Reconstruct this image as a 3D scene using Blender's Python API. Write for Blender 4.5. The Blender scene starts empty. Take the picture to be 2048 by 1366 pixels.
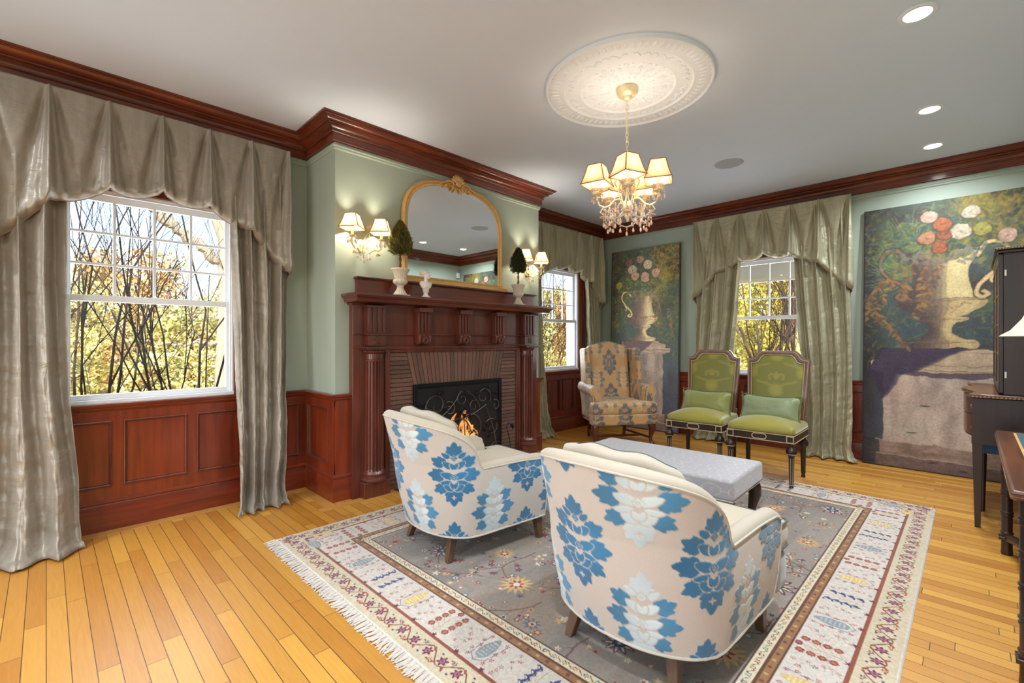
import bpy, math, random
import numpy as np
from mathutils import Vector, Matrix

PI = math.pi
SC = bpy.context.scene
COL = SC.collection
rnd = random.Random(7)
R = math.radians

# ------------------------------------------------------------------ tagging
def tag(o, label=None, cat=None, group=None, kind=None):
    if label: o['label'] = label
    if cat: o['category'] = cat
    if group: o['group'] = group
    if kind: o['kind'] = kind
    return o

def empty(name, loc=(0, 0, 0), rz=0.0, label=None, cat=None, group=None, kind=None):
    o = bpy.data.objects.new(name, None)
    COL.objects.link(o)
    o.location = loc
    o.rotation_euler = (0, 0, rz)
    o.empty_display_size = 0.1
    return tag(o, label, cat, group, kind)

def copy_tree(o, parent=None):
    c = o.copy(); COL.objects.link(c)
    c.parent = parent
    for ch in [x for x in bpy.data.objects if x.parent == o]:
        copy_tree(ch, c)
    return c

def lerp(a, b, t): return a + (b - a) * t
def sstep(a, b, x):
    t = np.clip((np.asarray(x, dtype=float) - a) / (b - a), 0, 1)
    return t * t * (3 - 2 * t)

# ------------------------------------------------------------------ mesh builder
class MB:
    def __init__(s): s.v = []; s.f = []
    def add(s, vs, fs):
        n = len(s.v); s.v += [tuple(p) for p in vs]; s.f += [tuple(i + n for i in f) for f in fs]; return s
    def box(s, x0, x1, y0, y1, z0, z1):
        return s.add([(x0,y0,z0),(x1,y0,z0),(x1,y1,z0),(x0,y1,z0),(x0,y0,z1),(x1,y0,z1),(x1,y1,z1),(x0,y1,z1)],
                     [(0,3,2,1),(4,5,6,7),(0,1,5,4),(1,2,6,5),(2,3,7,6),(3,0,4,7)])
    def obox(s, c, ax, hs):
        c = Vector(c); A = [Vector(a) * h for a, h in zip(ax, hs)]
        vs = [c + A[0]*i + A[1]*j + A[2]*k for k in (-1, 1) for (i, j) in ((-1,-1),(1,-1),(1,1),(-1,1))]
        return s.add(vs, [(0,3,2,1),(4,5,6,7),(0,1,5,4),(1,2,6,5),(2,3,7,6),(3,0,4,7)])
    def bar(s, a, b, w, t, up=(0, 0, 1)):
        a = Vector(a); b = Vector(b); d = (b - a); L = d.length; d.normalize()
        u = Vector(up); sd = d.cross(u)
        if sd.length < 1e-5: sd = d.cross(Vector((1, 0, 0)))
        sd.normalize(); u = sd.cross(d)
        return s.obox((a + b) / 2, (d, sd, u), (L / 2, w / 2, t / 2))
    def lathe(s, prof, c=(0, 0, 0), n=24, flute=None, sx=1.0, sy=1.0, cap=True, rot=0.0):
        vs = []; m = len(prof)
        for (r, z) in prof:
            for i in range(n):
                a = 2 * PI * i / n + rot
                rr = r
                if flute: rr = r * (1 + flute[1] * math.cos(flute[0] * a)) if r > 1e-6 else r
                vs.append((c[0] + rr * math.cos(a) * sx, c[1] + rr * math.sin(a) * sy, c[2] + z))
        fs = []
        for j in range(m - 1):
            for i in range(n):
                k = (i + 1) % n
                fs.append((j*n+i, j*n+k, (j+1)*n+k, (j+1)*n+i))
        if cap:
            fs.append(tuple(range(n - 1, -1, -1))); fs.append(tuple((m - 1) * n + i for i in range(n)))
        return s.add(vs, fs)
    def cyl(s, a, b, r0, r1=None, n=16):
        return s.tube([a, b], [r0, r1 if r1 is not None else r0], n)
    def tube(s, path, rad, n=8, closed=False, flat=1.0):
        P = [Vector(p) for p in path]; m = len(P)
        if not hasattr(rad, '__len__'): rad = [rad] * m
        vs = []; prev = None
        for i in range(m):
            if closed: t = P[(i + 1) % m] - P[(i - 1) % m]
            else: t = P[min(i + 1, m - 1)] - P[max(i - 1, 0)]
            if t.length < 1e-9: t = Vector((0, 0, 1))
            t.normalize()
            if prev is None:
                prev = t.cross(Vector((0, 0, 1)))
                if prev.length < 1e-3: prev = t.cross(Vector((1, 0, 0)))
            else:
                prev = prev - t * prev.dot(t)
                if prev.length < 1e-4: prev = t.cross(Vector((0.3, 1, 0.2)))
            prev.normalize(); bn = t.cross(prev)
            for k in range(n):
                a = 2 * PI * k / n
                vs.append(P[i] + prev * (math.cos(a) * rad[i]) + bn * (math.sin(a) * rad[i] * flat))
        fs = []
        for j in range(m if closed else m - 1):
            jj = (j + 1) % m
            for k in range(n):
                kk = (k + 1) % n
                fs.append((j*n+k, j*n+kk, jj*n+kk, jj*n+k))
        if not closed:
            fs.append(tuple(range(n - 1, -1, -1))); fs.append(tuple((m - 1) * n + k for k in range(n)))
        return s.add(vs, fs)
    def ell(s, c, r, n=12, m=8, rot=None):
        if not hasattr(r, '__len__'): r = (r, r, r)
        vs = [Vector((0, 0, -r[2]))]
        for j in range(1, m):
            ph = -PI / 2 + PI * j / m
            for i in range(n):
                a = 2 * PI * i / n
                vs.append(Vector((r[0]*math.cos(ph)*math.cos(a), r[1]*math.cos(ph)*math.sin(a), r[2]*math.sin(ph))))
        vs.append(Vector((0, 0, r[2])))
        if rot is not None: vs = [rot @ v for v in vs]
        c = Vector(c); vs = [v + c for v in vs]
        fs = [(0, 1 + (i + 1) % n, 1 + i) for i in range(n)]
        for j in range(m - 2):
            for i in range(n):
                k = (i + 1) % n; b = 1 + j * n
                fs.append((b + i, b + k, b + n + k, b + n + i))
        b = 1 + (m - 2) * n; L = len(vs) - 1
        fs += [(b + i, b + (i + 1) % n, L) for i in range(n)]
        return s.add(vs, fs)
    def prism(s, pts, d, o=(0, 0, 0), ax='z'):
        """closed outline pts (a,b) extruded d along ax"""
        n = len(pts)
        def P(a, b, c):
            return {'z': (o[0]+a, o[1]+b, o[2]+c), 'y': (o[0]+a, o[1]+c, o[2]+b), 'x': (o[0]+c, o[1]+a, o[2]+b)}[ax]
        vs = [P(a, b, 0) for a, b in pts] + [P(a, b, d) for a, b in pts]
        fs = [tuple(range(n)), tuple(range(2 * n - 1, n - 1, -1))] + [(i, i + n, (i + 1) % n + n, (i + 1) % n) for i in range(n)]
        return s.add(vs, fs)
    def loft(s, loops, closed=True, cap=True):
        n = len(loops[0]); m = len(loops); vs = [p for L in loops for p in L]; fs = []
        for j in range(m - 1):
            for i in range(n if closed else n - 1):
                k = (i + 1) % n
                fs.append((j*n+i, j*n+k, (j+1)*n+k, (j+1)*n+i))
        if cap and closed:
            fs.append(tuple(range(n - 1, -1, -1))); fs.append(tuple((m - 1) * n + i for i in range(n)))
        return s.add(vs, fs)
    def xf(s, M, start=0):
        s.v[start:] = [tuple(M @ Vector(p)) for p in s.v[start:]]; return s
    def build(s, name, mat, parent=None, smooth=True, bevel=0, ang=35, fix=True):
        me = bpy.data.meshes.new(name)
        me.from_pydata(s.v, [], s.f); me.validate(verbose=False)
        if fix:
            import bmesh
            b = bmesh.new(); b.from_mesh(me); bmesh.ops.recalc_face_normals(b, faces=b.faces); b.to_mesh(me); b.free()
        if smooth:
            me.shade_smooth()
            me.set_sharp_from_angle(angle=R(ang))
        o = bpy.data.objects.new(name, me); COL.objects.link(o)
        if mat: me.materials.append(mat)
        if parent: o.parent = parent
        if bevel:
            b = o.modifiers.new('Bevel', 'BEVEL'); b.width = bevel; b.segments = 2; b.limit_method = 'ANGLE'; b.angle_limit = R(40)
            b.harden_normals = False
        return o

def gridobj(name, P, mat, parent=None, cu=False, cv=False, color=None, flip=False, thick=0):
    """P: (nu,nv,3) array -> one smooth mesh; optional per-vertex colour"""
    P = np.asarray(P, dtype=np.float32); nu, nv = P.shape[:2]
    iu = np.arange(nu if cu else nu - 1); iv = np.arange(nv if cv else nv - 1)
    A, B = np.meshgrid(iu, iv, indexing='ij'); A2 = (A + 1) % nu; B2 = (B + 1) % nv
    q = np.stack([A*nv+B, A2*nv+B, A2*nv+B2, A*nv+B2], -1).reshape(-1, 4)
    if flip: q = q[:, ::-1]
    return rawobj(name, P.reshape(-1, 3), q, mat, parent, None if color is None else np.asarray(color).reshape(-1, 3), thick)

def rawobj(name, V, q, mat, parent=None, color=None, thick=0):
    me = bpy.data.meshes.new(name); k = q.shape[1]
    me.vertices.add(len(V)); me.vertices.foreach_set('co', np.asarray(V, dtype=np.float32).ravel())
    me.loops.add(q.size); me.loops.foreach_set('vertex_index', q.astype(np.int32).ravel())
    me.polygons.add(len(q)); me.polygons.foreach_set('loop_start', np.arange(0, q.size, k, dtype=np.int32))
    me.update(calc_edges=True); me.validate(verbose=False)
    me.shade_smooth()
    if color is not None: setcol(me, color)
    o = bpy.data.objects.new(name, me); COL.objects.link(o)
    if mat: me.materials.append(mat)
    if parent: o.parent = parent
    if thick:
        m = o.modifiers.new('Solid', 'SOLIDIFY'); m.thickness = thick; m.offset = 0
    return o

def setcol(me, c):
    a = me.color_attributes.new('Col', 'FLOAT_COLOR', 'POINT')
    d = np.ones((len(me.vertices), 4), dtype=np.float32); d[:, :3] = s2l(np.asarray(c, dtype=float))
    a.data.foreach_set('color', d.ravel())

def s2l(c):
    c = np.clip(np.asarray(c, dtype=float), 0, 1)
    return np.where(c <= 0.04045, c / 12.92, ((c + 0.055) / 1.055) ** 2.4)

def hexc(r, g, b): return tuple(float(x) for x in s2l(np.array([r, g, b]) / 255.0)) + (1.0,)

def softbox(size, r, step=0.03, bulge=0.0):
    """rounded, slightly pillowed box centred on the origin -> (V, quads)"""
    sx, sy, sz = size; V = []; Q = []; idx = {}
    hs = np.array(size) / 2
    ns = [max(2, int(round(d / step))) for d in size]
    for ax in range(3):
        a1, a2 = [(1, 2), (2, 0), (0, 1)][ax]
        for sg in (-1, 1):
            n1, n2 = ns[a1], ns[a2]
            base = {}
            for i in range(n1 + 1):
                for j in range(n2 + 1):
                    key = [0, 0, 0]; key[ax] = 0 if sg < 0 else ns[ax]; key[a1] = i; key[a2] = j; key = tuple(key)
                    if key not in idx:
                        idx[key] = len(V)
                        V.append([-hs[k] + size[k] * key[k] / ns[k] for k in range(3)])
                    base[(i, j)] = idx[key]
            for i in range(n1):
                for j in range(n2):
                    f = [base[(i, j)], base[(i+1, j)], base[(i+1, j+1)], base[(i, j+1)]]
                    Q.append(f if sg > 0 else f[::-1])
    V = np.array(V); inner = np.clip(V, -(hs - r), hs - r); d = V - inner
    L = np.linalg.norm(d, axis=1, keepdims=True); L[L == 0] = 1
    m = np.max(np.abs(d), axis=1, keepdims=True)
    V = inner + d / L * np.minimum(m, r)
    if bulge:
        u = V / hs
        k = (1 - np.abs(u[:, 0:1]) ** 2.2) * (1 - np.abs(u[:, 1:2]) ** 2.2)
        V[:, 2:3] += np.sign(V[:, 2:3]) * bulge * np.clip(k, 0, 1)
    return V, np.array(Q)

def sweep(path, prof, closed=False):
    """path of XY corners, room on the right-hand side; prof = (distance from wall, z)"""
    n = len(path); loops = []
    for i in range(n):
        p = Vector(path[i])
        ds = []
        if closed or i > 0: ds.append((Vector(path[i]) - Vector(path[i - 1])).normalized())
        if closed or i < n - 1: ds.append((Vector(path[(i + 1) % n]) - Vector(path[i])).normalized())
        ns = [Vector((d.y, -d.x)) for d in ds]
        m = ns[0] if len(ns) == 1 else (ns[0] + ns[1]) / (1 + ns[0].dot(ns[1]))
        loops.append([(p.x + m.x * d, p.y + m.y * d, z) for d, z in prof])
    if closed: loops.append(loops[0])
    b = MB(); b.loft(loops, closed=True, cap=not closed)
    return b

# ------------------------------------------------------------------ materials
def nm(name):
    m = bpy.data.materials.new(name); m.use_nodes = True
    nt = m.node_tree; b = nt.nodes['Principled BSDF']
    return m, nt, b

def mat(name, col, rough=0.5, metal=0.0, spec=0.5, coat=0.0, sheen=0.0, var=0.0, vscale=6.0, bump=0.0, bscale=200.0, emis=None, estr=0.0, trans=0.0, stretch=(1, 1, 1)):
    m, nt, b = nm(name); L = nt.links.new
    c = hexc(*col)
    b.inputs['Base Color'].default_value = c
    b.inputs['Roughness'].default_value = rough; b.inputs['Metallic'].default_value = metal
    b.inputs['Specular IOR Level'].default_value = spec
    b.inputs['Coat Weight'].default_value = coat; b.inputs['Coat Roughness'].default_value = 0.15
    b.inputs['Sheen Weight'].default_value = sheen; b.inputs['Sheen Roughness'].default_value = 0.4
    b.inputs['Transmission Weight'].default_value = trans
    tc = nt.nodes.new('ShaderNodeTexCoord'); mp = nt.nodes.new('ShaderNodeMapping'); mp.inputs['Scale'].default_value = stretch
    L(tc.outputs['Object'], mp.inputs['Vector'])
    n = nt.nodes.new('ShaderNodeTexNoise'); n.inputs['Scale'].default_value = vscale; n.inputs['Detail'].default_value = 5
    L(mp.outputs[0], n.inputs['Vector'])
    mx = nt.nodes.new('ShaderNodeMix'); mx.data_type = 'RGBA'
    k = 1 - var
    mx.inputs['A'].default_value = (c[0]*k, c[1]*k, c[2]*k, 1); k = 1 + var
    mx.inputs['B'].default_value = (min(1, c[0]*k), min(1, c[1]*k), min(1, c[2]*k), 1)
    L(n.outputs['Fac'], mx.inputs['Factor']); L(mx.outputs['Result'], b.inputs['Base Color'])
    if bump:
        n2 = nt.nodes.new('ShaderNodeTexNoise'); n2.inputs['Scale'].default_value = bscale; n2.inputs['Detail'].default_value = 3
        L(mp.outputs[0], n2.inputs['Vector'])
        bp = nt.nodes.new('ShaderNodeBump'); bp.inputs['Strength'].default_value = bump; bp.inputs['Distance'].default_value = 0.002
        L(n2.outputs['Fac'], bp.inputs['Height']); L(bp.outputs[0], b.inputs['Normal'])
    if emis:
        b.inputs['Emission Color'].default_value = hexc(*emis); b.inputs['Emission Strength'].default_value = estr
    return m

def wood(name, dark, light, scale, rough=0.28, coat=0.4, blend=0.5):
    m, nt, b = nm(name); L = nt.links.new
    tc = nt.nodes.new('ShaderNodeTexCoord'); mp = nt.nodes.new('ShaderNodeMapping'); mp.inputs['Scale'].default_value = scale
    L(tc.outputs['Object'], mp.inputs['Vector'])
    n = nt.nodes.new('ShaderNodeTexNoise'); n.inputs['Scale'].default_value = 3; n.inputs['Detail'].default_value = 8; n.inputs['Distortion'].default_value = 0.6
    L(mp.outputs[0], n.inputs['Vector'])
    n2 = nt.nodes.new('ShaderNodeTexNoise'); n2.inputs['Scale'].default_value = 1.3; n2.inputs['Detail'].default_value = 2
    L(tc.outputs['Object'], n2.inputs['Vector'])
    cr = nt.nodes.new('ShaderNodeValToRGB')
    cr.color_ramp.elements[0].position = 0.3; cr.color_ramp.elements[0].color = hexc(*dark)
    cr.color_ramp.elements[1].position = 0.72; cr.color_ramp.elements[1].color = hexc(*light)
    a = nt.nodes.new('ShaderNodeMath'); a.operation = 'MULTIPLY_ADD'; a.inputs[1].default_value = blend; 
    a2 = nt.nodes.new('ShaderNodeMath'); a2.operation = 'MULTIPLY'; a2.inputs[1].default_value = 1 - blend
    L(n2.outputs['Fac'], a2.inputs[0]); L(n.outputs['Fac'], a.inputs[0]); L(a2.outputs[0], a.inputs[2])
    L(a.outputs[0], cr.inputs['Fac']); L(cr.outputs[0], b.inputs['Base Color'])
    b.inputs['Roughness'].default_value = rough; b.inputs['Coat Weight'].default_value = coat; b.inputs['Coat Roughness'].default_value = 0.12
    bp = nt.nodes.new('ShaderNodeBump'); bp.inputs['Strength'].default_value = 0.12; bp.inputs['Distance'].default_value = 0.002
    L(n.outputs['Fac'], bp.inputs['Height']); L(bp.outputs[0], b.inputs['Normal'])
    return m

def attrmat(name, rough=0.8, sheen=0.0, bump=0.3, bscale=400.0, spec=0.3, coat=0.0, weave=False):
    m, nt, b = nm(name); L = nt.links.new
    a = nt.nodes.new('ShaderNodeAttribute'); a.attribute_name = 'Col'
    tc = nt.nodes.new('ShaderNodeTexCoord')
    n = nt.nodes.new('ShaderNodeTexNoise'); n.inputs['Scale'].default_value = bscale; n.inputs['Detail'].default_value = 2
    mp = nt.nodes.new('ShaderNodeMapping'); mp.inputs['Scale'].default_value = (1, 1, 0.25) if weave else (1, 1, 1)
    L(tc.outputs['Object'], mp.inputs[0]); L(mp.outputs[0], n.inputs['Vector'])
    mr = nt.nodes.new('ShaderNodeMapRange'); mr.inputs['To Min'].default_value = 0.82; mr.inputs['To Max'].default_value = 1.18
    L(n.outputs['Fac'], mr.inputs['Value'])
    mx = nt.nodes.new('ShaderNodeVectorMath'); mx.operation = 'SCALE'
    L(a.outputs['Color'], mx.inputs[0]); L(mr.outputs[0], mx.inputs['Scale']); L(mx.outputs[0], b.inputs['Base Color'])
    b.inputs['Roughness'].default_value = rough; b.inputs['Sheen Weight'].default_value = sheen
    b.inputs['Specular IOR Level'].default_value = spec; b.inputs['Coat Weight'].default_value = coat
    bp = nt.nodes.new('ShaderNodeBump'); bp.inputs['Strength'].default_value = bump; bp.inputs['Distance'].default_value = 0.001
    L(n.outputs['Fac'], bp.inputs['Height']); L(bp.outputs[0], b.inputs['Normal'])
    return m

# ------------------------------------------------------------------ pattern canvas (numpy raster, metres)
class Cv:
    def __init__(s, w, h, res, bg):
        s.w, s.h, s.res = w, h, res
        s.nx = int(round(w / res)) + 1; s.ny = int(round(h / res)) + 1
        s.a = np.zeros((s.nx, s.ny, 3)); s.a[:] = np.array(bg) / 255.0
        s.m = np.zeros((s.nx, s.ny))
        s.T = lambda x, y: (x, y)
    def region(s, x0, x1, y0, y1):
        i0 = max(0, int(math.floor(x0 / s.res))); i1 = min(s.nx, int(math.ceil(x1 / s.res)) + 1)
        j0 = max(0, int(math.floor(y0 / s.res))); j1 = min(s.ny, int(math.ceil(y1 / s.res)) + 1)
        if i0 >= i1 or j0 >= j1: return None
        X, Y = np.meshgrid(np.arange(i0, i1) * s.res, np.arange(j0, j1) * s.res, indexing='ij')
        return i0, i1, j0, j1, X, Y
    def blend(s, rg, M, col, al=1.0, mv=None):
        i0, i1, j0, j1 = rg[:4]
        k = (M * al)[..., None]
        s.a[i0:i1, j0:j1] = s.a[i0:i1, j0:j1] * (1 - k) + np.array(col) / 255.0 * k
        if mv is not None: s.m[i0:i1, j0:j1] = s.m[i0:i1, j0:j1] * (1 - M) + mv * M
    def poly(s, pts, col, al=1.0, mv=None):
        pts = [s.T(*p) for p in pts]
        xs = [p[0] for p in pts]; ys = [p[1] for p in pts]
        rg = s.region(min(xs), max(xs), min(ys), max(ys))
        if rg is None: return
        X, Y = rg[4], rg[5]; ins = np.zeros(X.shape, bool); n = len(pts)
        for i in range(n):
            x1, y1 = pts[i]; x2, y2 = pts[(i + 1) % n]
            if y1 == y2: continue
            c = ((y1 > Y) != (y2 > Y)) & (X < (x2 - x1) * (Y - y1) / (y2 - y1) + x1)
            ins ^= c
        s.blend(rg, ins.astype(float), col, al, mv)
    def ell(s, cx, cy, rx, ry, ang, col, al=1.0, mv=None, n=14):
        c, sn = math.cos(ang), math.sin(ang)
        s.poly([(cx + rx*math.cos(t)*c - ry*math.sin(t)*sn, cy + rx*math.cos(t)*sn + ry*math.sin(t)*c) for t in [2*PI*i/n for i in range(n)]], col, al, mv)
    def line(s, pts, w, col, al=1.0, mv=None):
        for (x1, y1), (x2, y2) in zip(pts, pts[1:]):
            dx, dy = x2 - x1, y2 - y1; L = math.hypot(dx, dy) or 1e-6; nx, ny = -dy / L * w / 2, dx / L * w / 2
            ex, ey = dx / L * w * .3, dy / L * w * .3
            s.poly([(x1+nx-ex, y1+ny-ey), (x2+nx+ex, y2+ny+ey), (x2-nx+ex, y2-ny+ey), (x1-nx-ex, y1-ny-ey)], col, al, mv)
    def rect(s, x0, x1, y0, y1, col, al=1.0): s.poly([(x0, y0), (x1, y0), (x1, y1), (x0, y1)], col, al)
    def flower(s, cx, cy, r, n, c1, c2, rot=0.0, deep=0.3, c3=None):
        m = n * 6
        s.poly([(cx + r*(1 - deep + deep*math.cos(n*t))*math.cos(t + rot), cy + r*(1 - deep + deep*math.cos(n*t))*math.sin(t + rot)) for t in [2*PI*i/m for i in range(m)]], c1)
        s.ell(cx, cy, r*.42, r*.42, 0, c2, n=10)
        if c3: s.ell(cx, cy, r*.18, r*.18, 0, c3, n=8)
    def leaf(s, cx, cy, L, W, ang, col, al=1.0, mv=None, lobes=0, tip=1.0):
        """leaf whose base sits at (cx,cy), pointing along ang"""
        pts = []; N = 22
        for side in (1, -1):
            rng = range(N + 1) if side > 0 else range(N - 1, 0, -1)
            for i in rng:
                t = i / N; w = (math.sin(PI * min(1, t * .96 + .04) ** 0.78) ** 0.62) * (1 if t < .98 else .3)
                if lobes: w *= .86 + .14 * math.cos(lobes * 2 * PI * t)
                a, b = t * L, side * w * W / 2
                pts.append((cx + a*math.cos(ang) - b*math.sin(ang), cy + a*math.sin(ang) + b*math.cos(ang)))
        s.poly(pts, col, al, mv)
    def sample(s, u, v, wrap=True):
        if wrap:
            x = (u / s.res) % (s.nx - 1); y = (v / s.res) % (s.ny - 1)
        else:
            x = np.clip(u / s.res, 0, s.nx - 1.001); y = np.clip(v / s.res, 0, s.ny - 1.001)
        i = np.floor(x).astype(int); j = np.floor(y).astype(int); fx = (x - i)[..., None]; fy = (y - j)[..., None]
        i2 = np.minimum(i + 1, s.nx - 1); j2 = np.minimum(j + 1, s.ny - 1)
        a = s.a
        c = a[i, j]*(1-fx)*(1-fy) + a[i2, j]*fx*(1-fy) + a[i, j2]*(1-fx)*fy + a[i2, j2]*fx*fy
        fx = fx[..., 0]; fy = fy[..., 0]; m = s.m
        k = m[i, j]*(1-fx)*(1-fy) + m[i2, j]*fx*(1-fy) + m[i, j2]*(1-fx)*fy + m[i2, j2]*fx*fy
        return c, k

def vnoise(x, y, seed=0, octv=4):
    """cheap value noise on numpy arrays, 0..1"""
    x = np.asarray(x, dtype=float); y = np.asarray(y, dtype=float)
    def h(i, j):
        v = np.sin(i * 127.1 + j * 311.7 + seed * 74.7) * 43758.5453
        return v - np.floor(v)
    t = 0; amp = 0.5; tot = 0
    for o in range(octv):
        i = np.floor(x); j = np.floor(y); fx = x - i; fy = y - j
        fx = fx*fx*(3-2*fx); fy = fy*fy*(3-2*fy)
        t = t + amp * (h(i, j)*(1-fx)*(1-fy) + h(i+1, j)*fx*(1-fy) + h(i, j+1)*(1-fx)*fy + h(i+1, j+1)*fx*fy)
        tot += amp; amp *= 0.5; x = x * 2.03 + 11.3; y = y * 2.03 + 5.7
    return t / tot
# ================================================================== materials
M = {}
M['plaster'] = mat('ceiling_paint', (213, 221, 234), 0.9, var=0.01)
M['green'] = mat('sage_wall_paint', (167, 177, 161), 0.55, var=0.015, vscale=3, spec=0.3)
M['mah_v'] = wood('mahogany_vertical', (78, 25, 14), (148, 60, 28), (9, 9, 0.7), rough=0.3)
M['mah_x'] = wood('mahogany_along_x', (72, 24, 14), (146, 58, 28), (0.7, 9, 9), rough=0.3)
M['mah_y'] = wood('mahogany_along_y', (72, 24, 14), (146, 58, 28), (9, 0.7, 9), rough=0.3)
M['mah_dark'] = wood('mahogany_mantel', (60, 26, 20), (126, 60, 42), (9, 9, 0.8), rough=0.3)
M['mah_darkx'] = wood('mahogany_mantel_long', (62, 27, 20), (128, 62, 42), (0.8, 9, 9), rough=0.3)
M['crown'] = wood('mahogany_crown', (66, 25, 14), (140, 62, 28), (1.2, 1.2, 9), rough=0.33)
M['white'] = mat('white_window_paint', (228, 230, 232), 0.4)
M['walnut'] = wood('dark_walnut', (28, 16, 14), (60, 36, 28), (8, 8, 0.8), rough=0.38, coat=.2)
M['walnutx'] = wood('dark_walnut_long', (62, 34, 20), (140, 78, 38), (0.8, 8, 8), rough=0.25)
M['gold'] = mat('gilt', (222, 176, 108), 0.45, 0.35, var=0.2, vscale=30)
M['black'] = mat('black_iron', (26, 28, 30), 0.45, 0.6, var=0.2)
M['iron'] = mat('bronze_iron', (104, 98, 92), 0.38, 0.8, var=0.3, vscale=40)

def glassmat(name, rough=0.0, tint=(1, 1, 1)):
    m, nt, b = nm(name); L = nt.links.new
    t = nt.nodes.new('ShaderNodeBsdfTransparent'); t.inputs[0].default_value = (*tint, 1)
    g = nt.nodes.new('ShaderNodeBsdfGlossy'); g.inputs['Roughness'].default_value = rough
    ge = nt.nodes.new('ShaderNodeNewGeometry'); dt = nt.nodes.new('ShaderNodeVectorMath'); dt.operation = 'DOT_PRODUCT'; L(ge.outputs['Incoming'], dt.inputs[0]); L(ge.outputs['Normal'], dt.inputs[1])
    ab = nt.nodes.new('ShaderNodeMath'); ab.operation = 'ABSOLUTE'; L(dt.outputs['Value'], ab.inputs[0])
    fr = nt.nodes.new('ShaderNodeMapRange'); fr.inputs['From Min'].default_value = 0; fr.inputs['From Max'].default_value = .5; fr.inputs['To Min'].default_value = .35; fr.inputs['To Max'].default_value = .03; L(ab.outputs[0], fr.inputs['Value'])
    mx = nt.nodes.new('ShaderNodeMixShader'); L(fr.outputs[0], mx.inputs[0]); L(t.outputs[0], mx.inputs[1]); L(g.outputs[0], mx.inputs[2])
    L(mx.outputs[0], nt.nodes['Material Output'].inputs['Surface']); nt.nodes.remove(b)
    return m
M['glass'] = glassmat('window_glass')

def floormat():
    m, nt, b = nm('oak_strip_floor'); L = nt.links.new; N = nt.nodes.new
    def math_(op, a, c=None, d=None):
        n = N('ShaderNodeMath'); n.operation = op
        for i, v in enumerate((a, c, d)):
            if v is None: continue
            if isinstance(v, (int, float)): n.inputs[i].default_value = v
            else: L(v, n.inputs[i])
        return n.outputs[0]
    tc = N('ShaderNodeTexCoord'); sp = N('ShaderNodeSeparateXYZ'); L(tc.outputs['Object'], sp.inputs[0])
    u = math_('DIVIDE', sp.outputs[0], 0.068)
    row = math_('FLOOR', u); fu = math_('FRACT', u)
    wn = N('ShaderNodeTexWhiteNoise'); wn.noise_dimensions = '1D'; L(row, wn.inputs['W'])
    v = math_('ADD', math_('DIVIDE', sp.outputs[1], 1.15), math_('MULTIPLY', wn.outputs['Value'], 9.0))
    colm = math_('FLOOR', v); fv = math_('FRACT', v)
    wn2 = N('ShaderNodeTexWhiteNoise'); wn2.noise_dimensions = '2D'; cb = N('ShaderNodeCombineXYZ'); L(row, cb.inputs[0]); L(colm, cb.inputs[1]); L(cb.outputs[0], wn2.inputs['Vector'])
    # seam mask
    du = math_('MINIMUM', fu, math_('SUBTRACT', 1.0, fu)); dv = math_('MINIMUM', fv, math_('SUBTRACT', 1.0, fv))
    s = math_('MAXIMUM', math_('LESS_THAN', du, 0.020), math_('LESS_THAN', dv, 0.0011))
    # grain
    mp = N('ShaderNodeMapping'); mp.inputs['Scale'].default_value = (26, 1.6, 1); 
    cb2 = N('ShaderNodeCombineXYZ'); L(sp.outputs[0], cb2.inputs[0]); L(math_('ADD', sp.outputs[1], math_('MULTIPLY', wn2.outputs['Value'], 17.0)), cb2.inputs[1])
    L(cb2.outputs[0], mp.inputs[0])
    g = N('ShaderNodeTexNoise'); g.inputs['Scale'].default_value = 4; g.inputs['Detail'].default_value = 8; g.inputs['Distortion'].default_value = 0.8; L(mp.outputs[0], g.inputs['Vector'])
    f = math_('MULTIPLY_ADD', wn2.outputs['Value'], 0.62, math_('MULTIPLY', g.outputs['Fac'], 0.42))
    cr = N('ShaderNodeValToRGB'); e = cr.color_ramp.elements
    e[0].position = 0.12; e[0].color = hexc(176, 111, 36); e[1].position = 0.9; e[1].color = hexc(218, 161, 68)
    L(f, cr.inputs['Fac'])
    mx = N('ShaderNodeMix'); mx.data_type = 'RGBA'; L(s, mx.inputs['Factor']); L(cr.outputs[0], mx.inputs['A']); mx.inputs['B'].default_value = hexc(74, 42, 18)
    L(mx.outputs['Result'], b.inputs['Base Color']); b.inputs['Roughness'].default_value = 0.42; b.inputs['Coat Weight'].default_value = 0.2; b.inputs['Coat Roughness'].default_value = 0.25
    bp = N('ShaderNodeBump'); bp.inputs['Strength'].default_value = 0.25; bp.inputs['Distance'].default_value = 0.001
    h = math_('SUBTRACT', math_('MULTIPLY', g.outputs['Fac'], 0.3), s); L(h, bp.inputs['Height']); L(bp.outputs[0], b.inputs['Normal'])
    return m
M['floor'] = floormat()
M['oakb'] = wood('oak_border', (190, 128, 58), (222, 164, 88), (1.5, 12, 12), rough=0.3, coat=0.35)
M['oakby'] = wood('oak_border_y', (190, 128, 58), (222, 164, 88), (12, 1.5, 12), rough=0.3, coat=0.35)

# ================================================================== room shell
XA, XB, YA, YR, H = -2.4, 6.07, 4.07, -0.555, 2.97
BX0, BX1, BY = 1.587, 3.976, 3.52
S = 'structure'
def struct(name, mb, m, **k): return tag(mb.build(name, m, **k), kind=S)

struct('floor', MB().box(XA - .2, XB + .2, YR - .2, YA + .2, -0.08, 0), M['floor'], smooth=False)
# ceiling with round holes for cans is not needed: cans are shallow fixtures set flush
struct('ceiling', MB().box(XA - .25, XB + .25, YR - .25, YA + .25, H, H + 0.15), M['plaster'], smooth=False)

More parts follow.
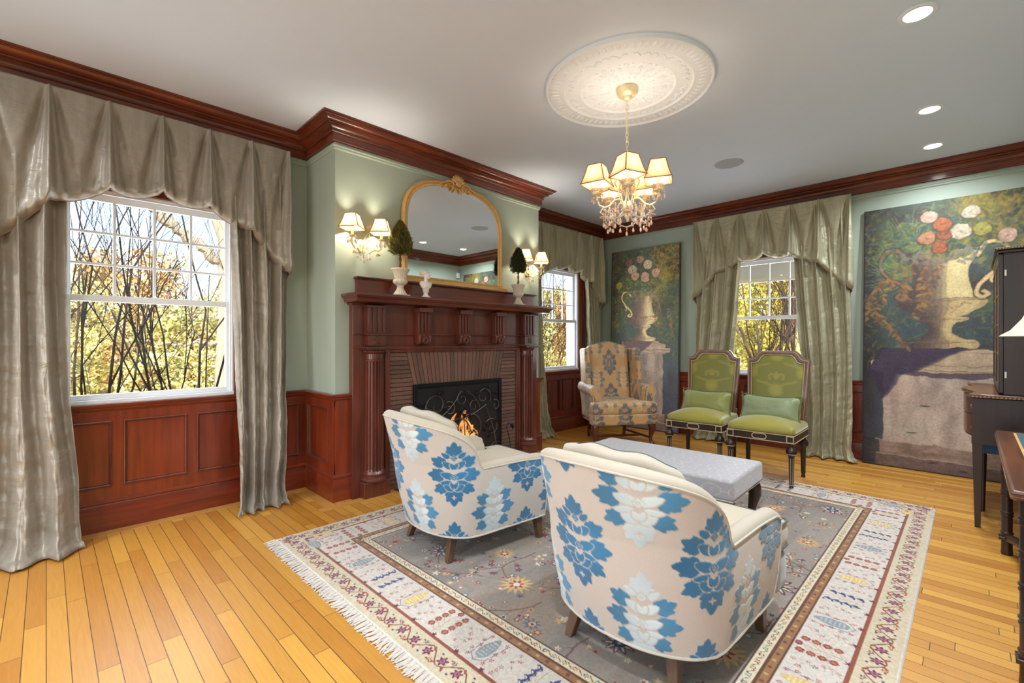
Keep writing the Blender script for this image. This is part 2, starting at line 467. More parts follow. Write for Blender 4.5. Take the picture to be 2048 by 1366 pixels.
WIN_Z0, WIN_Z1 = 0.85, 2.25
W1 = (0.065, 1.025); W2 = (4.50, 5.46); W3 = (1.25, 2.21)
T = 0.2
def wall_with_holes(a0, a1, holes, emit):
    """emit(a0,a1,z0,z1) boxes"""
    cur = a0
    for (h0, h1, z0, z1) in holes:
        emit(cur, h0, 0, H); emit(h0, h1, 0, z0); emit(h0, h1, z1, H); cur = h1
    emit(cur, a1, 0, H)
b = MB(); wall_with_holes(XA - T, XB + T, [(W1[0], W1[1], WIN_Z0, WIN_Z1), (W2[0], W2[1], WIN_Z0, WIN_Z1)], lambda p, q, z0, z1: b.box(p, q, YA, YA + T, z0, z1))
struct('wall_left', b, M['green'], smooth=False)
b2 = MB(); wall_with_holes(YR - T, YA, [(W3[0], W3[1], WIN_Z0, WIN_Z1)], lambda p, q, z0, z1: b2.box(XB, XB + T, p, q, z0, z1))
struct('wall_back', b2, M['green'], smooth=False)
struct('wall_right', MB().box(XA - T, XB, YR - T, YR, 0, H), M['green'], smooth=False)
# wall behind the camera, with openings for two made-up windows that carry fill light
b3 = MB(); FW = [(-0.1, 1.3, 0.5, 2.4), (2.1, 3.5, 0.5, 2.4)]
wall_with_holes(YR, YA, FW, lambda p, q, z0, z1: b3.box(XA - T, XA, p, q, z0, z1))
struct('wall_front', b3, M['green'], smooth=False)
# chimney breast with firebox opening
FB0, FB1, FBZ = 2.27, 3.29, 0.845
b4 = MB(); b4.box(BX0, FB0, BY, YA, 0, H).box(FB1, BX1, BY, YA, 0, H).box(FB0, FB1, BY, YA, FBZ, H)
struct('wall_chimney', b4, M['green'], smooth=False)

outline = [(XA, YR), (XA, YA), (BX0, YA), (BX0, BY), (BX1, BY), (BX1, YA), (XB, YA), (XB, YR)]
crown = [(0, 2.803), (.026, 2.803), (.032, 2.806), (.032, 2.814), (.028, 2.817), (.028, 2.862), (.038, 2.864), (.044, 2.869), (.044, 2.875), (.037, 2.879), (.041, 2.890), (.052, 2.901), (.070, 2.908), (.082, 2.909), (.082, 2.919), (.076, 2.921), (.094, 2.924), (.110, 2.932), (.120, 2.943), (.124, 2.950), (.136, 2.950), (.136, 2.956), (.147, 2.958), (.147, 2.969), (0, 2.969)]
struct('trim_1', sweep(outline, crown, closed=True), M['crown'], ang=25)
pm = [(0, 2.748), (.006, 2.748), (.012, 2.756), (.012, 2.768), (.020, 2.772), (.020, 2.782), (.008, 2.786), (.008, 2.801), (0, 2.801)]
struct('trim_2', sweep(outline, pm, closed=True), M['green'], ang=25)

# ------------------------------------------------------------------ wainscot
def panelled(name, A, B, nrm, cuts, mwood, mlong):
    """wainscot run from A to B (XY); nrm = inward normal; cuts = stile centres along the run"""
    A = Vector(A); B = Vector(B); d = (B - A); L = d.length; d.normalize(); n = Vector(nrm)
    def pt(s, o, z): p = A + d * s + n * o; return (p.x, p.y, z)
    def bx(mb, s0, s1, o0, o1, z0, z1):
        mb.add([pt(s0,o0,z0),pt(s1,o0,z0),pt(s1,o1,z0),pt(s0,o1,z0),pt(s0,o0,z1),pt(s1,o0,z1),pt(s1,o1,z1),pt(s0,o1,z1)],
               [(0,3,2,1),(4,5,6,7),(0,1,5,4),(1,2,6,5),(2,3,7,6),(3,0,4,7)])
    mb = MB(); mo = MB()
    bx(mb, 0, L, 0.001, 0.006, 0.02, 0.80)                       # back board
    z0, z1 = 0.285, 0.722
    bx(mb, 0, L, 0.001, 0.020, 0.18, z0); bx(mb, 0, L, 0.001, 0.020, z1, 0.80)
    e = sorted(cuts); prevs = 0
    for c0, c1 in e: bx(mb, c0, c1, 0.001, 0.020, z0, z1)
    gaps = []; cur = None
    for i in range(len(e) - 1): gaps.append((e[i][1], e[i + 1][0]))
    for g0, g1 in gaps:                                           # raised panel + bolection moulding
        if g1 - g0 < .05: continue
        w = 0.018
        prof = [(0, 0.0195), (0.001, 0.029), (0.006, 0.031), (0.010, 0.022), (0.014, 0.020), (w, 0.007)]
        ring = []
        for (k, o) in prof:
            ring.append([pt(g0 + k, o, z0 + k), pt(g1 - k, o, z0 + k), pt(g1 - k, o, z1 - k), pt(g0 + k, o, z1 - k)])
        mo.loft(ring, closed=True, cap=False)
        bx(mb, g0 + w, g1 - w, 0.004, 0.0085, z0 + w, z1 - w)
    o = struct(name, mb, mwood, ang=20); mo.build('panel_moulding', M['mah_dark'], o, ang=30); return o
railp = [(0, 0.782), (.020, 0.782), (.024, 0.790), (.030, 0.796), (.030, 0.806), (.042, 0.814), (.044, 0.824), (.036, 0.832), (0, 0.834)]
basep = [(0, 0.0), (.030, 0.0), (.030, 0.165), (.026, 0.176), (.033, 0.184), (.033, 0.194), (.020, 0.206), (0, 0.208)]
# stiles on the left wall measured from x = XA
def cutlist(L, first, pitch, sw):
    out = []; s = first
    while s - sw > 0: s -= pitch
    while s < L:
        out.append((max(0, s), min(L, s + sw))); s += pitch
    if out[0][0] > 0: out.insert(0, (0, min(.06, out[0][0])))
    if out[-1][1] < L: out.append((max(out[-1][1], L - .06), L))
    return out
panelled('trim_3', (XA, YA), (BX0, YA), (0, -1), [c for c in cutlist(BX0 - XA, 0.310 - XA, 0.414, 0.058)][:-1] + [(BX0 - XA - .075, BX0 - XA)], M['mah_v'], M['mah_x'])
panelled('trim_4', (BX0, YA), (BX0, BY), (-1, 0), [(0, .07), (YA - BY - .07, YA - BY)], M['mah_v'], M['mah_y'])
struct('trim_5', MB().box(BX0, 1.705, BY - .02, BY, 0.02, .8).box(3.87, BX1, BY - .02, BY, .02, .8), M['mah_v'])
panelled('trim_6', (BX1, BY), (BX1, YA), (1, 0), [(0, .07), (YA - BY - .07, YA - BY)], M['mah_v'], M['mah_y'])
panelled('trim_7', (BX1, YA), (XB, YA), (0, -1), [(0, .1), (.40, .46), (.72, .78), (1.04, 1.10), (1.36, 1.42), (1.68, 1.74), (2.03, 2.094)], M['mah_v'], M['mah_x'])
panelled('trim_8', (XB, YA), (XB, YR), (-1, 0), cutlist(YA - YR, .35, .42, .06), M['mah_v'], M['mah_y'])
panelled('trim_9', (XB, YR), (XA, YR), (0, 1), cutlist(XB - XA, .35, .42, .06), M['mah_v'], M['mah_x'])
left_run = [(XA, YA), (BX0, YA), (BX0, BY), (1.702, BY)]
right_run = [(3.868, BY), (BX1, BY), (BX1, YA), (XB, YA), (XB, YR), (XA, YR), (XA, YA)]
struct('trim_10', sweep(left_run, railp), M['mah_x'], ang=25)
struct('trim_11', sweep(right_run, railp), M['mah_x'], ang=25)
struct('baseboard_left', sweep(left_run, basep), M['mah_x'], ang=25)
struct('baseboard_back', sweep(right_run, basep), M['mah_x'], ang=25)
# border boards let into the floor
struct('trim_12', MB().box(XA, 1.50, 3.955, 4.035, -.01, 0.0012).box(1.42, 2.00, 3.36, 3.44, -.01, 0.0012).box(3.6, 3.99, 3.36, 3.44, -.01, 0.0012), M['oakb'], smooth=False)
struct('trim_13', MB().box(1.475, 1.552, 3.40, 3.955, -.01, 0.001).box(1.985, 2.055, 3.095, 3.36, -.01, .0012), M['oakby'], smooth=False)

# ------------------------------------------------------------------ windows
def window(name, A, d, n, w, label=None):
    """A = inside lower corner of the opening (XY on the room face), d = along wall, n = outward"""
    A = Vector(A); d = Vector(d); n = Vector(n)
    root = empty(name, (A.x, A.y, 0), kind=S)
    def pt(s, o, z): return (d.x*s + n.x*o, d.y*s + n.y*o, z)
    def bx(mb, s0, s1, o0, o1, z0, z1):
        mb.add([pt(s0,o0,z0),pt(s1,o0,z0),pt(s1,o1,z0),pt(s0,o1,z0),pt(s0,o0,z1),pt(s1,o0,z1),pt(s1,o1,z1),pt(s0,o1,z1)],
               [(0,3,2,1),(4,5,6,7),(0,1,5,4),(1,2,6,5),(2,3,7,6),(3,0,4,7)])
    z0, z1 = WIN_Z0, WIN_Z1; zm = 1.533
    f = MB()                                                   # white jamb lining and stops
    for s0, s1 in ((0, .014), (w - .014, w)): bx(f, s0, s1, -.008, .2, z0, z1)
    bx(f, 0, w, -.008, .2, z1 - .014, z1); bx(f, 0, w, -.02, .2, z0 - .012, z0 + .012)
    for s0, s1 in ((.012, .026), (w - .026, w - .012)): bx(f, s0, s1, .0, .02, z0 + .01, z1 - .01)
    bx(f, .01, w - .01, 0, .02, z1 - .03, z1 - .012)
    f.build('window_frame', M['white'], root, bevel=.002)
    lo = MB(); o0, o1 = .022, .055                             # lower sash
    bx(lo, .014, .045, o0, o1, z0 + .012, zm + .02); bx(lo, w - .045, w - .014, o0, o1, z0 + .012, zm + .02)
    bx(lo, .045, w - .045, o0, o1, z0 + .012, z0 + .046); bx(lo, .045, w - .045, o0, o1, zm - .022, zm + .02)
    a = lo.build('lower_sash', M['white'], root, bevel=.003)
    g = MB(); bx(g, .04, w - .04, .036, .040, z0 + .04, zm - .015); g.build('pane', M['glass'], a, smooth=False)
    lk = MB(); lk.lathe([(.014, 0), (.014, .006), (.006, .012), (0, .013)], pt(w / 2, .04, zm + .018), 12); lk.build('sash_lock', M['white'], a)
    up = MB(); o0, o1 = .06, .092                              # upper sash, 4 x 3 lights
    bx(up, .014, .045, o0, o1, zm - .02, z1 - .014); bx(up, w - .045, w - .014, o0, o1, zm - .02, z1 - .014)
    bx(up, .045, w - .045, o0, o1, zm - .02, zm + .022); bx(up, .045, w - .045, o0, o1, z1 - .066, z1 - .014)
    a = up.build('upper_sash', M['white'], root, bevel=.003)
    gz0, gz1 = zm + .022, z1 - .066; gs0, gs1 = .045, w - .045
    mt = MB()
    for i in range(1, 4):
        s = lerp(gs0, gs1, i / 4); bx(mt, s - .008, s + .008, o0 + .004, o1 - .004, gz0, gz1)
    for i in range(1, 3):
        z = lerp(gz0, gz1, i / 3); bx(mt, gs0, gs1, o0 + .006, o1 - .006, z - .008, z + .008)
    mt.build('muntins', M['white'], a, bevel=.002)
    g = MB(); bx(g, .04, w - .04, .074, .078, zm, z1 - .05); g.build('pane', M['glass'], a, smooth=False)
    cs = MB()                                                  # mahogany casing
    for s0, s1 in ((-.13, -.002), (w + .002, w + .13)):
        bx(cs, s0, s1, -.022, -.001, z0 - .01, z1 + .13)
        bx(cs, *( (s0, s0 + .02) if s0 < 0 else (s1 - .02, s1) ), -.034, -.02, z0 - .01, z1 + .15)
    bx(cs, -.13, w + .13, -.022, -.001, z1 + .002, z1 + .13); bx(cs, -.14, w + .14, -.036, -.001, z1 + .13, z1 + .155)
    cs.build('window_casing', M['mah_v'], root, bevel=.003)
    sl = MB(); bx(sl, -.14, w + .14, -.052, -.0, z0 - .030, z0 - .012); bx(sl, -.13, w + .13, -.036, -.0, z0 - .052, z0 - .03)
    sl.build('window_sill', M['mah_x'], root, bevel=.004)
    return root
window('window_1', (W1[0], YA), (1, 0), (0, 1), W1[1] - W1[0])
window('window_2', (W2[0], YA), (1, 0), (0, 1), W2[1] - W2[0])
window('window_3', (XB, W3[1]), (0, -1), (1, 0), W3[1] - W3[0])
# unseen sash windows made up to hold the fill lamps behind the camera
for i, (p, q, z0, z1) in enumerate(FW):
    r = empty('window_%d' % (4 + i), (XA, p, 0), kind=S); w = q - p; f = MB()
    for s in (0, w / 2 - .03, w - .06): f.box(-.15, -.08, s, s + .06, z0, z1)
    for z in (z0, (z0 + z1) / 2, z1 - .06): f.box(-.15, -.08, 0, w, z, z + .06)
    f.box(-.16, .02, -.08, 0, z0 - .08, z1 + .08).box(-.16, .02, w, w + .08, z0 - .08, z1 + .08).box(-.16, .02, 0, w, z1, z1 + .08).box(-.16, .02, 0, w, z0 - .08, z0)
    f.build('window_frame', M['white'], r)

# ================================================================== ceiling fixtures
def recessed(x, y, lab):
    r = empty('recessed_light', (x, y, H), label=lab, cat='ceiling light', group='recessed lights in the ceiling')
    MB().lathe([(.058, -.001), (.060, -.007), (.080, -.006), (.084, -.001)], n=40, cap=False).build('trim_ring', M['white'], r)
    MB().lathe([(.0, -.0015), (.056, -.0015)], n=32, cap=False).build('lens', M['lens'], r, fix=False)
    return r
M['lens'] = mat('lit_downlight_lens', (255, 255, 255), 0.4, emis=(255, 250, 242), estr=16)
for x, y, lab in ((3.223, .20, 'round recessed ceiling downlight nearest the top right corner, largest and brightest'),
                  (4.62, .22, 'round recessed ceiling downlight in the middle of the right-hand row'),
                  (5.50, .24, 'round recessed ceiling downlight closest to the crown moulding above the large painting')):
    recessed(x, y, lab)
for i, (x, y) in enumerate(((1.8, .2), (.2, .2), (-1.2, .3), (-1.2, 2.0), (-1.2, 3.5))):  # extra fixtures out of view, added for more light
    o = recessed(x, y, 'added recessed ceiling downlight out of view, put in to brighten the room')
sp = MB(); sp.lathe([(0, -.006), (.108, -.006), (.114, -.004), (.116, 0)], n=48, cap=False)
o = sp.build('ceiling_speaker', mat('speaker_grille_grey', (176, 178, 182), 0.8, bump=.5, bscale=900), ang=60)
o.location = (4.66, 1.667, H); tag(o, 'flat round grey speaker grille set in the ceiling between chandelier and downlights', 'speaker')
o.scale = (1.12, 1.12, 1)

# medallion
MX, MY = 2.765, 1.651
md = empty('ceiling_medallion', (MX, MY, H), label='large round white plaster medallion with carved rings on the ceiling above the chandelier', cat='ceiling medallion')
PL = mat('white_plaster', (228, 230, 234), 0.8)
MB().lathe([(.548, 0), (.546, -.026), (.538, -.030), (.528, -.014), (.515, -.020), (.445, -.016), (.435, -.020), (.425, -.024), (.412, -.014), (.34, -.014), (.325, -.022), (.312, -.026), (.30, -.014), (.11, -.014), (.10, -.022), (.085, -.026), (0, -.026)], n=128, cap=False).build('disc', PL, md, ang=30)
lf = MB()
for k in range(72):                                            # outer leaf ring
    a = 2 * PI * k / 72; rot = Matrix.Rotation(a, 4, 'Z')
    s0 = len(lf.v); lf.ell((.482, 0, -.019), (.030, .014, .008), 8, 6); lf.xf(rot, s0)
    s0 = len(lf.v); lf.ell((.525, .02, -.013), (.008, .008, .008), 6, 4); lf.xf(rot, s0)
lf.build('leaf_ring', PL, md)
sc = MB()
for k in range(8):                                             # scroll ring with rosettes
    a = 2 * PI * k / 8 + .2; rot = Matrix.Rotation(a, 4, 'Z')
    s0 = len(sc.v); sc.ell((.378, 0, -.016), (.022, .022, .010), 12, 6)
    for sg in (-1, 1):
        pts = []
        for i in range(20):
            t = i / 19; th = sg * (.08 + .26 * t); rr = .378 + .016 * math.sin(t * 9)
            pts.append((rr * math.cos(th), rr * math.sin(th), -.016))
        sc.tube(pts, [.007 - .004 * i / 19 for i in range(20)], 6)
        sc.ell((.366 * math.cos(sg*.2), .366 * math.sin(sg*.2), -.015), (.018, .010, .008), 8, 5)
    sc.xf(rot, s0)
sc.build('scroll_ring', PL, md)
ac = MB()
for k in range(12):                                            # inner acanthus rosette
    a = 2 * PI * k / 12; rot = Matrix.Rotation(a, 4, 'Z'); s0 = len(ac.v)
    ac.ell((.19, 0, -.014), (.085, .022, .012), 10, 6); ac.ell((.275, 0, -.014), (.022, .016, .010), 8, 5)
    for sg in (-1, 1):
        ac.ell((.22, sg*.035, -.013), (.035, .010, .009), 8, 5, Matrix.Rotation(sg*.7, 3, 'Z'))
        ac.ell((.16, sg*.026, -.013), (.030, .009, .008), 8, 5, Matrix.Rotation(sg*.7, 3, 'Z'))
    for j in range(5):
        for sg in (-1, 1): ac.ell((.13 + .04 * j, sg * (.012 + .009 * j), -.013), (.015, .006, .008), 6, 5, Matrix.Rotation(sg * 1.0, 3, 'Z'))
    ac.xf(rot, s0)
ac.build('acanthus_rosette', PL, md)
# ================================================================== mantel
CX = 2.785
fm = empty('fireplace_mantel', (CX, BY, 0), label='dark mahogany fireplace mantel with fluted columns, scroll brackets and deep shelf', cat='fireplace mantel')
D, DX = M['mah_dark'], M['mah_darkx']
# local: x from centre, y negative = into room, z up
BO = 0.780                       # half opening to brick
bd = MB()
bd.box(-1.085, -BO, -.065, -.001, 0, 1.19).box(BO, 1.085, -.065, -.001, 0, 1.19)
bd.box(-1.085, 1.085, -.065, -.001, 1.19, 1.55)
bd.box(-BO, BO, -.065, -.001, 1.155, 1.19)
bd.build('surround', D, fm, bevel=.003)
im = MB()                        # inner moulding round the brick
for s in (-1, 1):
    a, c = sorted((s * BO, s * (BO - .022))); im.box(a, c, -.075, -.03, 0, 1.178)
    a, c = sorted((s * (BO + .002), s * (BO + .028))); im.box(a, c, -.082, -.06, 0, 1.20)
im.box(-BO + .022, BO - .022, -.075, -.03, 1.155, 1.178).box(-BO - .028, BO + .028, -.082, -.06, 1.178, 1.204)
im.build('inner_moulding', D, fm, bevel=.004)
ml = MB(); ml.box(-1.08, 1.08, -.076, -.06, 1.298, 1.312).box(-1.08, 1.08, -.08, -.06, 1.302, 1.308); ml.box(-1.08, 1.08, -.072, -.06, 1.212, 1.218)
ml.build('frieze_bead', DX, fm, bevel=.002)
sh = MB()                        # shelf: moulded edge via stacked profile
prof = [(-1.095, -.075, 1.535), (-1.105, -.085, 1.548), (-1.10, -.10, 1.552), (-1.125, -.215, 1.556), (-1.128, -.225, 1.568), (-1.128, -.232, 1.580), (-1.142, -.245, 1.588), (-1.142, -.252, 1.596), (-1.150, -.262, 1.600), (-1.150, -.262, 1.620)]
loops = [[(x, -.001, z), (-x, -.001, z), (-x, y, z), (x, y, z)] for x, y, z in prof]
sh.loft(loops, closed=True, cap=True); sh.build('shelf', DX, fm, ang=20)
op = MB(); op.box(-1.035, 1.065, -.035, -.001, 1.621, 1.752); op.build('backboard', M['mah_x'], fm, bevel=.002)
oc = MB(); oc.box(-1.05, 1.08, -.075, -.001, 1.753, 1.766).box(-1.042, 1.072, -.05, -.001, 1.745, 1.753); oc.build('backboard_cap', DX, fm, bevel=.003)
def consolebox(mb, x0, x1, y, z0, z1):
    """block with three vertical flutes on its face"""
    w = x1 - x0; k = w / 7
    mb.box(x0, x1, y + .012, -.06, z0, z1)
    for i in range(4): mb.box(x0 + k*2*i, x0 + k*(2*i + 1), y, y + .014, z0 + .001, z1 - .001)
    mb.box(x0, x1, y, y + .014, z1 - .012, z1).box(x0, x1, y, y + .014, z0, z0 + .006)
for s in (-1, 1):
    xc = s * .907
    cb = MB(); consolebox(cb, xc - .078, xc + .078, -.125, 1.312, 1.535); cb.box(xc - .09, xc + .09, -.13, -.06, 1.520, 1.536)
    cb.build('fluted_block', D, fm, bevel=.002)
    rb = MB(); rb.box(xc - .078, xc + .078, -.125, -.06, 1.212, 1.296).box(xc - .088, xc + .088, -.136, -.06, 1.297, 1.311)
    for k in range(4):
        a = PI / 4 + k * PI / 2
        rb.ell((xc + .026 * math.cos(a), -.126, 1.254 + .022 * math.sin(a)), (.022, .006, .008), 8, 6, Matrix.Rotation(-a, 3, 'Y'))
        rb.ell((xc + .03 * math.cos(a + PI/4), -.126, 1.254 + .028 * math.sin(a + PI/4)), (.005, .005, .005), 6, 4)
    rb.ell((xc, -.127, 1.254), (.010, .007, .010), 10, 6)
    rb.build('rosette_block', D, fm, bevel=.0015)
    co = empty('column', (xc, -.072, 0)); co.parent = fm
    n = 216; loops = []
    for z, r in ((.205, .083), (.21, .080), (.225, .077), (1.07, .074), (1.085, .075)):
        L = []
        for i in range(n):
            a = 2 * PI * i / n; f = max(0, math.cos(18 * a)) ** .7; L.append((( r - .010 * f) * math.cos(a), (r - .010 * f) * math.sin(a), z))
        loops.append(L)
    sb = MB(); sb.loft(loops); sb.build('shaft', D, co, ang=50)
    MB().lathe([(.076, 1.085), (.078, 1.09), (.078, 1.10), (.074, 1.105), (.074, 1.145), (.080, 1.15), (.084, 1.158), (.09, 1.165), (.092, 1.172), (.086, 1.178)], n=40).build('capital', D, co, ang=30)
    ca = MB(); ca.box(-.10, .10, -.10, .06, 1.178, 1.188).box(-.115, .115, -.112, .06, 1.188, 1.203)
    for i in range(13):
        a = -PI + PI * i / 12; ca.ell((.086 * math.cos(a), .086 * math.sin(a), 1.168), (.009, .009, .009), 8, 6)
    ca.build('abacus', D, co, bevel=.002)
    MB().lathe([(.098, .125), (.104, .132), (.104, .145), (.096, .155), (.088, .160), (.088, .170), (.092, .176), (.094, .186), (.088, .196), (.083, .205)], n=48).build('base_ring', D, co, ang=30)
    MB().box(-.115, .115, -.062, .06, 0.001, .125).build('plinth', D, co, bevel=.004)
for xc in (-.455, 0, .455):
    br = MB(); consolebox(br, xc - .062, xc + .062, -.125, 1.312, 1.53); br.box(xc - .068, xc + .068, -.16, -.06, 1.50, 1.536)
    br.box(xc - .062, xc + .062, -.125, -.06, 1.285, 1.312)
    pts = []
    for i in range(30):
        t = i / 29; a = -PI / 2 + t * PI * 2.6; r = .040 * (1 - .75 * t); pts.append((-.108 - r * math.cos(a), 1.262 + r * math.sin(a)))
    br.lathe([(0, -.062), (.036, -.062), (.040, -.055), (.034, -.04), (.034, .04), (.040, .055), (.036, .062), (0, .062)], n=24, cap=False)
    st = len(br.v) - 24 * 8; br.xf(Matrix.Translation((xc, -.105, 1.258)) @ Matrix.Rotation(PI / 2, 4, 'Y'), st)
    for k in range(3):
        br.tube([(xc + .030 * math.cos(a) * (1 - .25*k) , -.146 - .002 * k, 1.258 + .030 * math.sin(a) * (1 - .25*k)) for a in [PI * i / 12 - PI for i in range(25)]], .004, 6)
    for s in (-1, 1):
        br.ell((xc + s * .05, -.135, 1.285), (.013, .014, .02), 8, 6)
    br.box(xc - .05, xc + .05, -.10, -.06, 1.225, 1.262)
    br.build('bracket', D, fm, bevel=.0015)

# ------------------------------------------------------------------ brick facing
def brickmat():
    m, nt, b = nm('roman_brick'); L = nt.links.new
    a = nt.nodes.new('ShaderNodeAttribute'); a.attribute_name = 'Col'
    tc = nt.nodes.new('ShaderNodeTexCoord'); n = nt.nodes.new('ShaderNodeTexNoise'); n.inputs['Scale'].default_value = 260; L(tc.outputs['Object'], n.inputs['Vector'])
    cr = nt.nodes.new('ShaderNodeValToRGB'); cr.color_ramp.elements[0].position = .36; cr.color_ramp.elements[0].color = (.32, .3, .3, 1); cr.color_ramp.elements[1].position = .46; cr.color_ramp.elements[1].color = (1, 1, 1, 1)
    L(n.outputs['Fac'], cr.inputs[0])
    mx = nt.nodes.new('ShaderNodeMix'); mx.data_type = 'RGBA'; mx.blend_type = 'MULTIPLY'; mx.inputs['Factor'].default_value = .8
    L(a.outputs['Color'], mx.inputs['A']); L(cr.outputs[0], mx.inputs['B']); L(mx.outputs['Result'], b.inputs['Base Color'])
    b.inputs['Roughness'].default_value = .75
    bp = nt.nodes.new('ShaderNodeBump'); bp.inputs['Strength'].default_value = .4; bp.inputs['Distance'].default_value = .002; L(n.outputs['Fac'], bp.inputs['Height']); L(bp.outputs[0], b.inputs['Normal'])
    return m
M['brick'] = brickmat()
bf = empty('brick_facing', (CX, BY, 0), label='flush brown roman brick facing around the firebox, with a flat arch of upright bricks', cat='brickwork')
def bricks(name, quads, base=(0, 0)):
    V = []; F = []; Cc = []
    for q in quads:
        n = len(V); k = rnd.uniform(.9, 1.1); c = [min(255, v * k) / 255 for v in (116 + rnd.uniform(-4, 4), 82 + rnd.uniform(-3, 3), 68)]
        cx = sum(p[0] for p in q) / 4; cz = sum(p[1] for p in q) / 4
        for (x, z) in q: V.append((x, -.056, z)); Cc.append(c)
        F += [(n, n+1, n+2, n+3)]
        for (x, z) in q: V.append((x, -.046, z)); Cc.append(c)
        F += [(n + i, n + 4 + i, n + 4 + (i + 1) % 4, n + (i + 1) % 4) for i in range(4)]
    me = bpy.data.meshes.new(name); me.from_pydata(V, [], F); setcol(me, Cc)
    o = bpy.data.objects.new(name, me); COL.objects.link(o); me.materials.append(M['brick']); o.parent = bf; return o
F0, F1 = FB0 - CX, FB1 - CX
g = .0026
qs = []; nr = 31; zh = 1.154 / nr
AX0, AX1 = F0 - .08, F1 + .08     # arch springs wider at the top
for s in (-1, 1):
    qs = []
    for r in range(nr):
        z0, z1 = r * zh + g, (r + 1) * zh - g
        out = s * (BO - .0235)
        def inner(z):
            if z < FBZ: return F0 if s < 0 else F1
            t = (z - FBZ) / (1.155 - FBZ); return lerp(F0, F0 - .075, t) if s < 0 else lerp(F1, F1 + .075, t)
        a0, a1 = inner(z0), inner(z1)
        if s < 0: qs.append([(out, z0), (a0 - g, z0), (a1 - g, z1), (out, z1)])
        else: qs.append([(a0 + g, z0), (out, z0), (out, z1), (a1 + g, z1)])
    bricks('side_courses', qs)

qs = []; n = 25
for i in range(n):
    b0, b1 = lerp(F0, F1, i / n) + g, lerp(F0, F1, (i + 1) / n) - g
    t0, t1 = lerp(F0 - .075, F1 + .075, i / n) + g, lerp(F0 - .075, F1 + .075, (i + 1) / n) - g
    qs.append([(b0, FBZ), (b1, FBZ), (t1, 1.155), (t0, 1.155)])
bricks('flat_arch', qs)
MB().box(-BO + .0235, F0, -.047, -.001, 0, 1.153).box(F1, BO - .0235, -.047, -.001, 0, 1.153).box(F0, F1, -.047, -.001, FBZ, 1.153).build('mortar_bed', mat('dark_mortar', (34, 25, 22), .95), bf, smooth=False)
# firebox
fb = empty('firebox', (CX, BY, 0), label='sooty black firebox recess behind the scrolled screen', cat='firebox')
soot = mat('soot', (30, 26, 25), .9, var=.3)
MB().box(F0 + .001, F0 + .02, -.046, .50, 0.001, FBZ - .02).box(F1 - .02, F1 - .001, -.046, .50, 0.001, FBZ - .02).box(F0 + .02, F1 - .02, .48, .50, .001, FBZ - .02).build('lining', soot, fb)
MB().box(F0 + .001, F1 - .001, -.046, .50, FBZ - .02, FBZ - .001).build('damper_plate', soot, fb)
MB().box(F0 + .02, F1 - .02, -.046, .48, .001, .02).build('inner_hearth', soot, fb)
# hearth tiles
ht = MB(); hm = mat('oxblood_tile', (92, 44, 34), .25, var=.35, vscale=14, coat=.3)
for i in range(15):
    for j in range(4):
        ht.box(2.06 + i*.1, 2.157 + i*.1, 3.095 + j*.09, 3.182 + j*.09, 0, .004)
o = ht.build('hearth_tiles', hm, bevel=.001); tag(o, 'dark red square hearth tiles set in the floor before the fireplace', 'hearth')
# logs and fire
lg = empty('log_fire', (CX + .07, BY + .2, .02), label='burning logs with orange flames inside the fireplace', cat='fire')
bark = mat('charred_log', (58, 38, 26), .9, var=.5, vscale=20)
for a, c, r in (((-.25, .0, .075), (.28, .03, .085), .05), ((-.2, .12, .08), (.25, .1, .07), .045), ((-.15, .02, .16), (.3, .12, .15), .04), ((.05, -.03, .15), (-.22, .14, .17), .035)):
    MB().cyl(a, c, r, r * .9, 12).build('log', bark, lg)
def firemat():
    m, nt, b = nm('flame'); L = nt.links.new
    nt.nodes.remove(b)
    tc = nt.nodes.new('ShaderNodeTexCoord'); sp = nt.nodes.new('ShaderNodeSeparateXYZ'); L(tc.outputs['Object'], sp.inputs[0])
    cr = nt.nodes.new('ShaderNodeValToRGB'); e = cr.color_ramp.elements
    e[0].position = .1; e[0].color = (1, .55, .16, 1); e[1].position = .5; e[1].color = (1, .22, .03, 1)
    L(sp.outputs[2], cr.inputs[0]); em = nt.nodes.new('ShaderNodeEmission'); em.inputs[1].default_value = 7; L(cr.outputs[0], em.inputs[0])
    tr = nt.nodes.new('ShaderNodeBsdfTransparent'); lw = nt.nodes.new('ShaderNodeTexNoise'); lw.inputs['Scale'].default_value = 14; L(tc.outputs['Object'], lw.inputs['Vector'])
    c2 = nt.nodes.new('ShaderNodeValToRGB'); c2.color_ramp.elements[0].position = .42; c2.color_ramp.elements[1].position = .62; L(lw.outputs['Fac'], c2.inputs[0])
    mx = nt.nodes.new('ShaderNodeMixShader'); L(c2.outputs[0], mx.inputs[0]); L(tr.outputs[0], mx.inputs[1]); L(em.outputs[0], mx.inputs[2])
    L(mx.outputs[0], nt.nodes['Material Output'].inputs[0]); return m
FM_ = firemat()
for x, y, h_, r in ((.10, .05, .40, .05), (.20, .02, .46, .055), (.29, .05, .34, .045), (-.02, .08, .34, .05), (-.16, .05, .26, .05), (.37, .06, .26, .035)):
    pts = [(x + .02 * math.sin(i * 1.3 + x * 20), y + .015 * math.cos(i * 1.7), .09 + h_ * i / 9) for i in range(10)]
    MB().tube(pts, [r * math.sin(PI * (0.25 + .75 * i / 9)) + .002 for i in range(10)], 10, flat=.6).build('flame', FM_, lg)

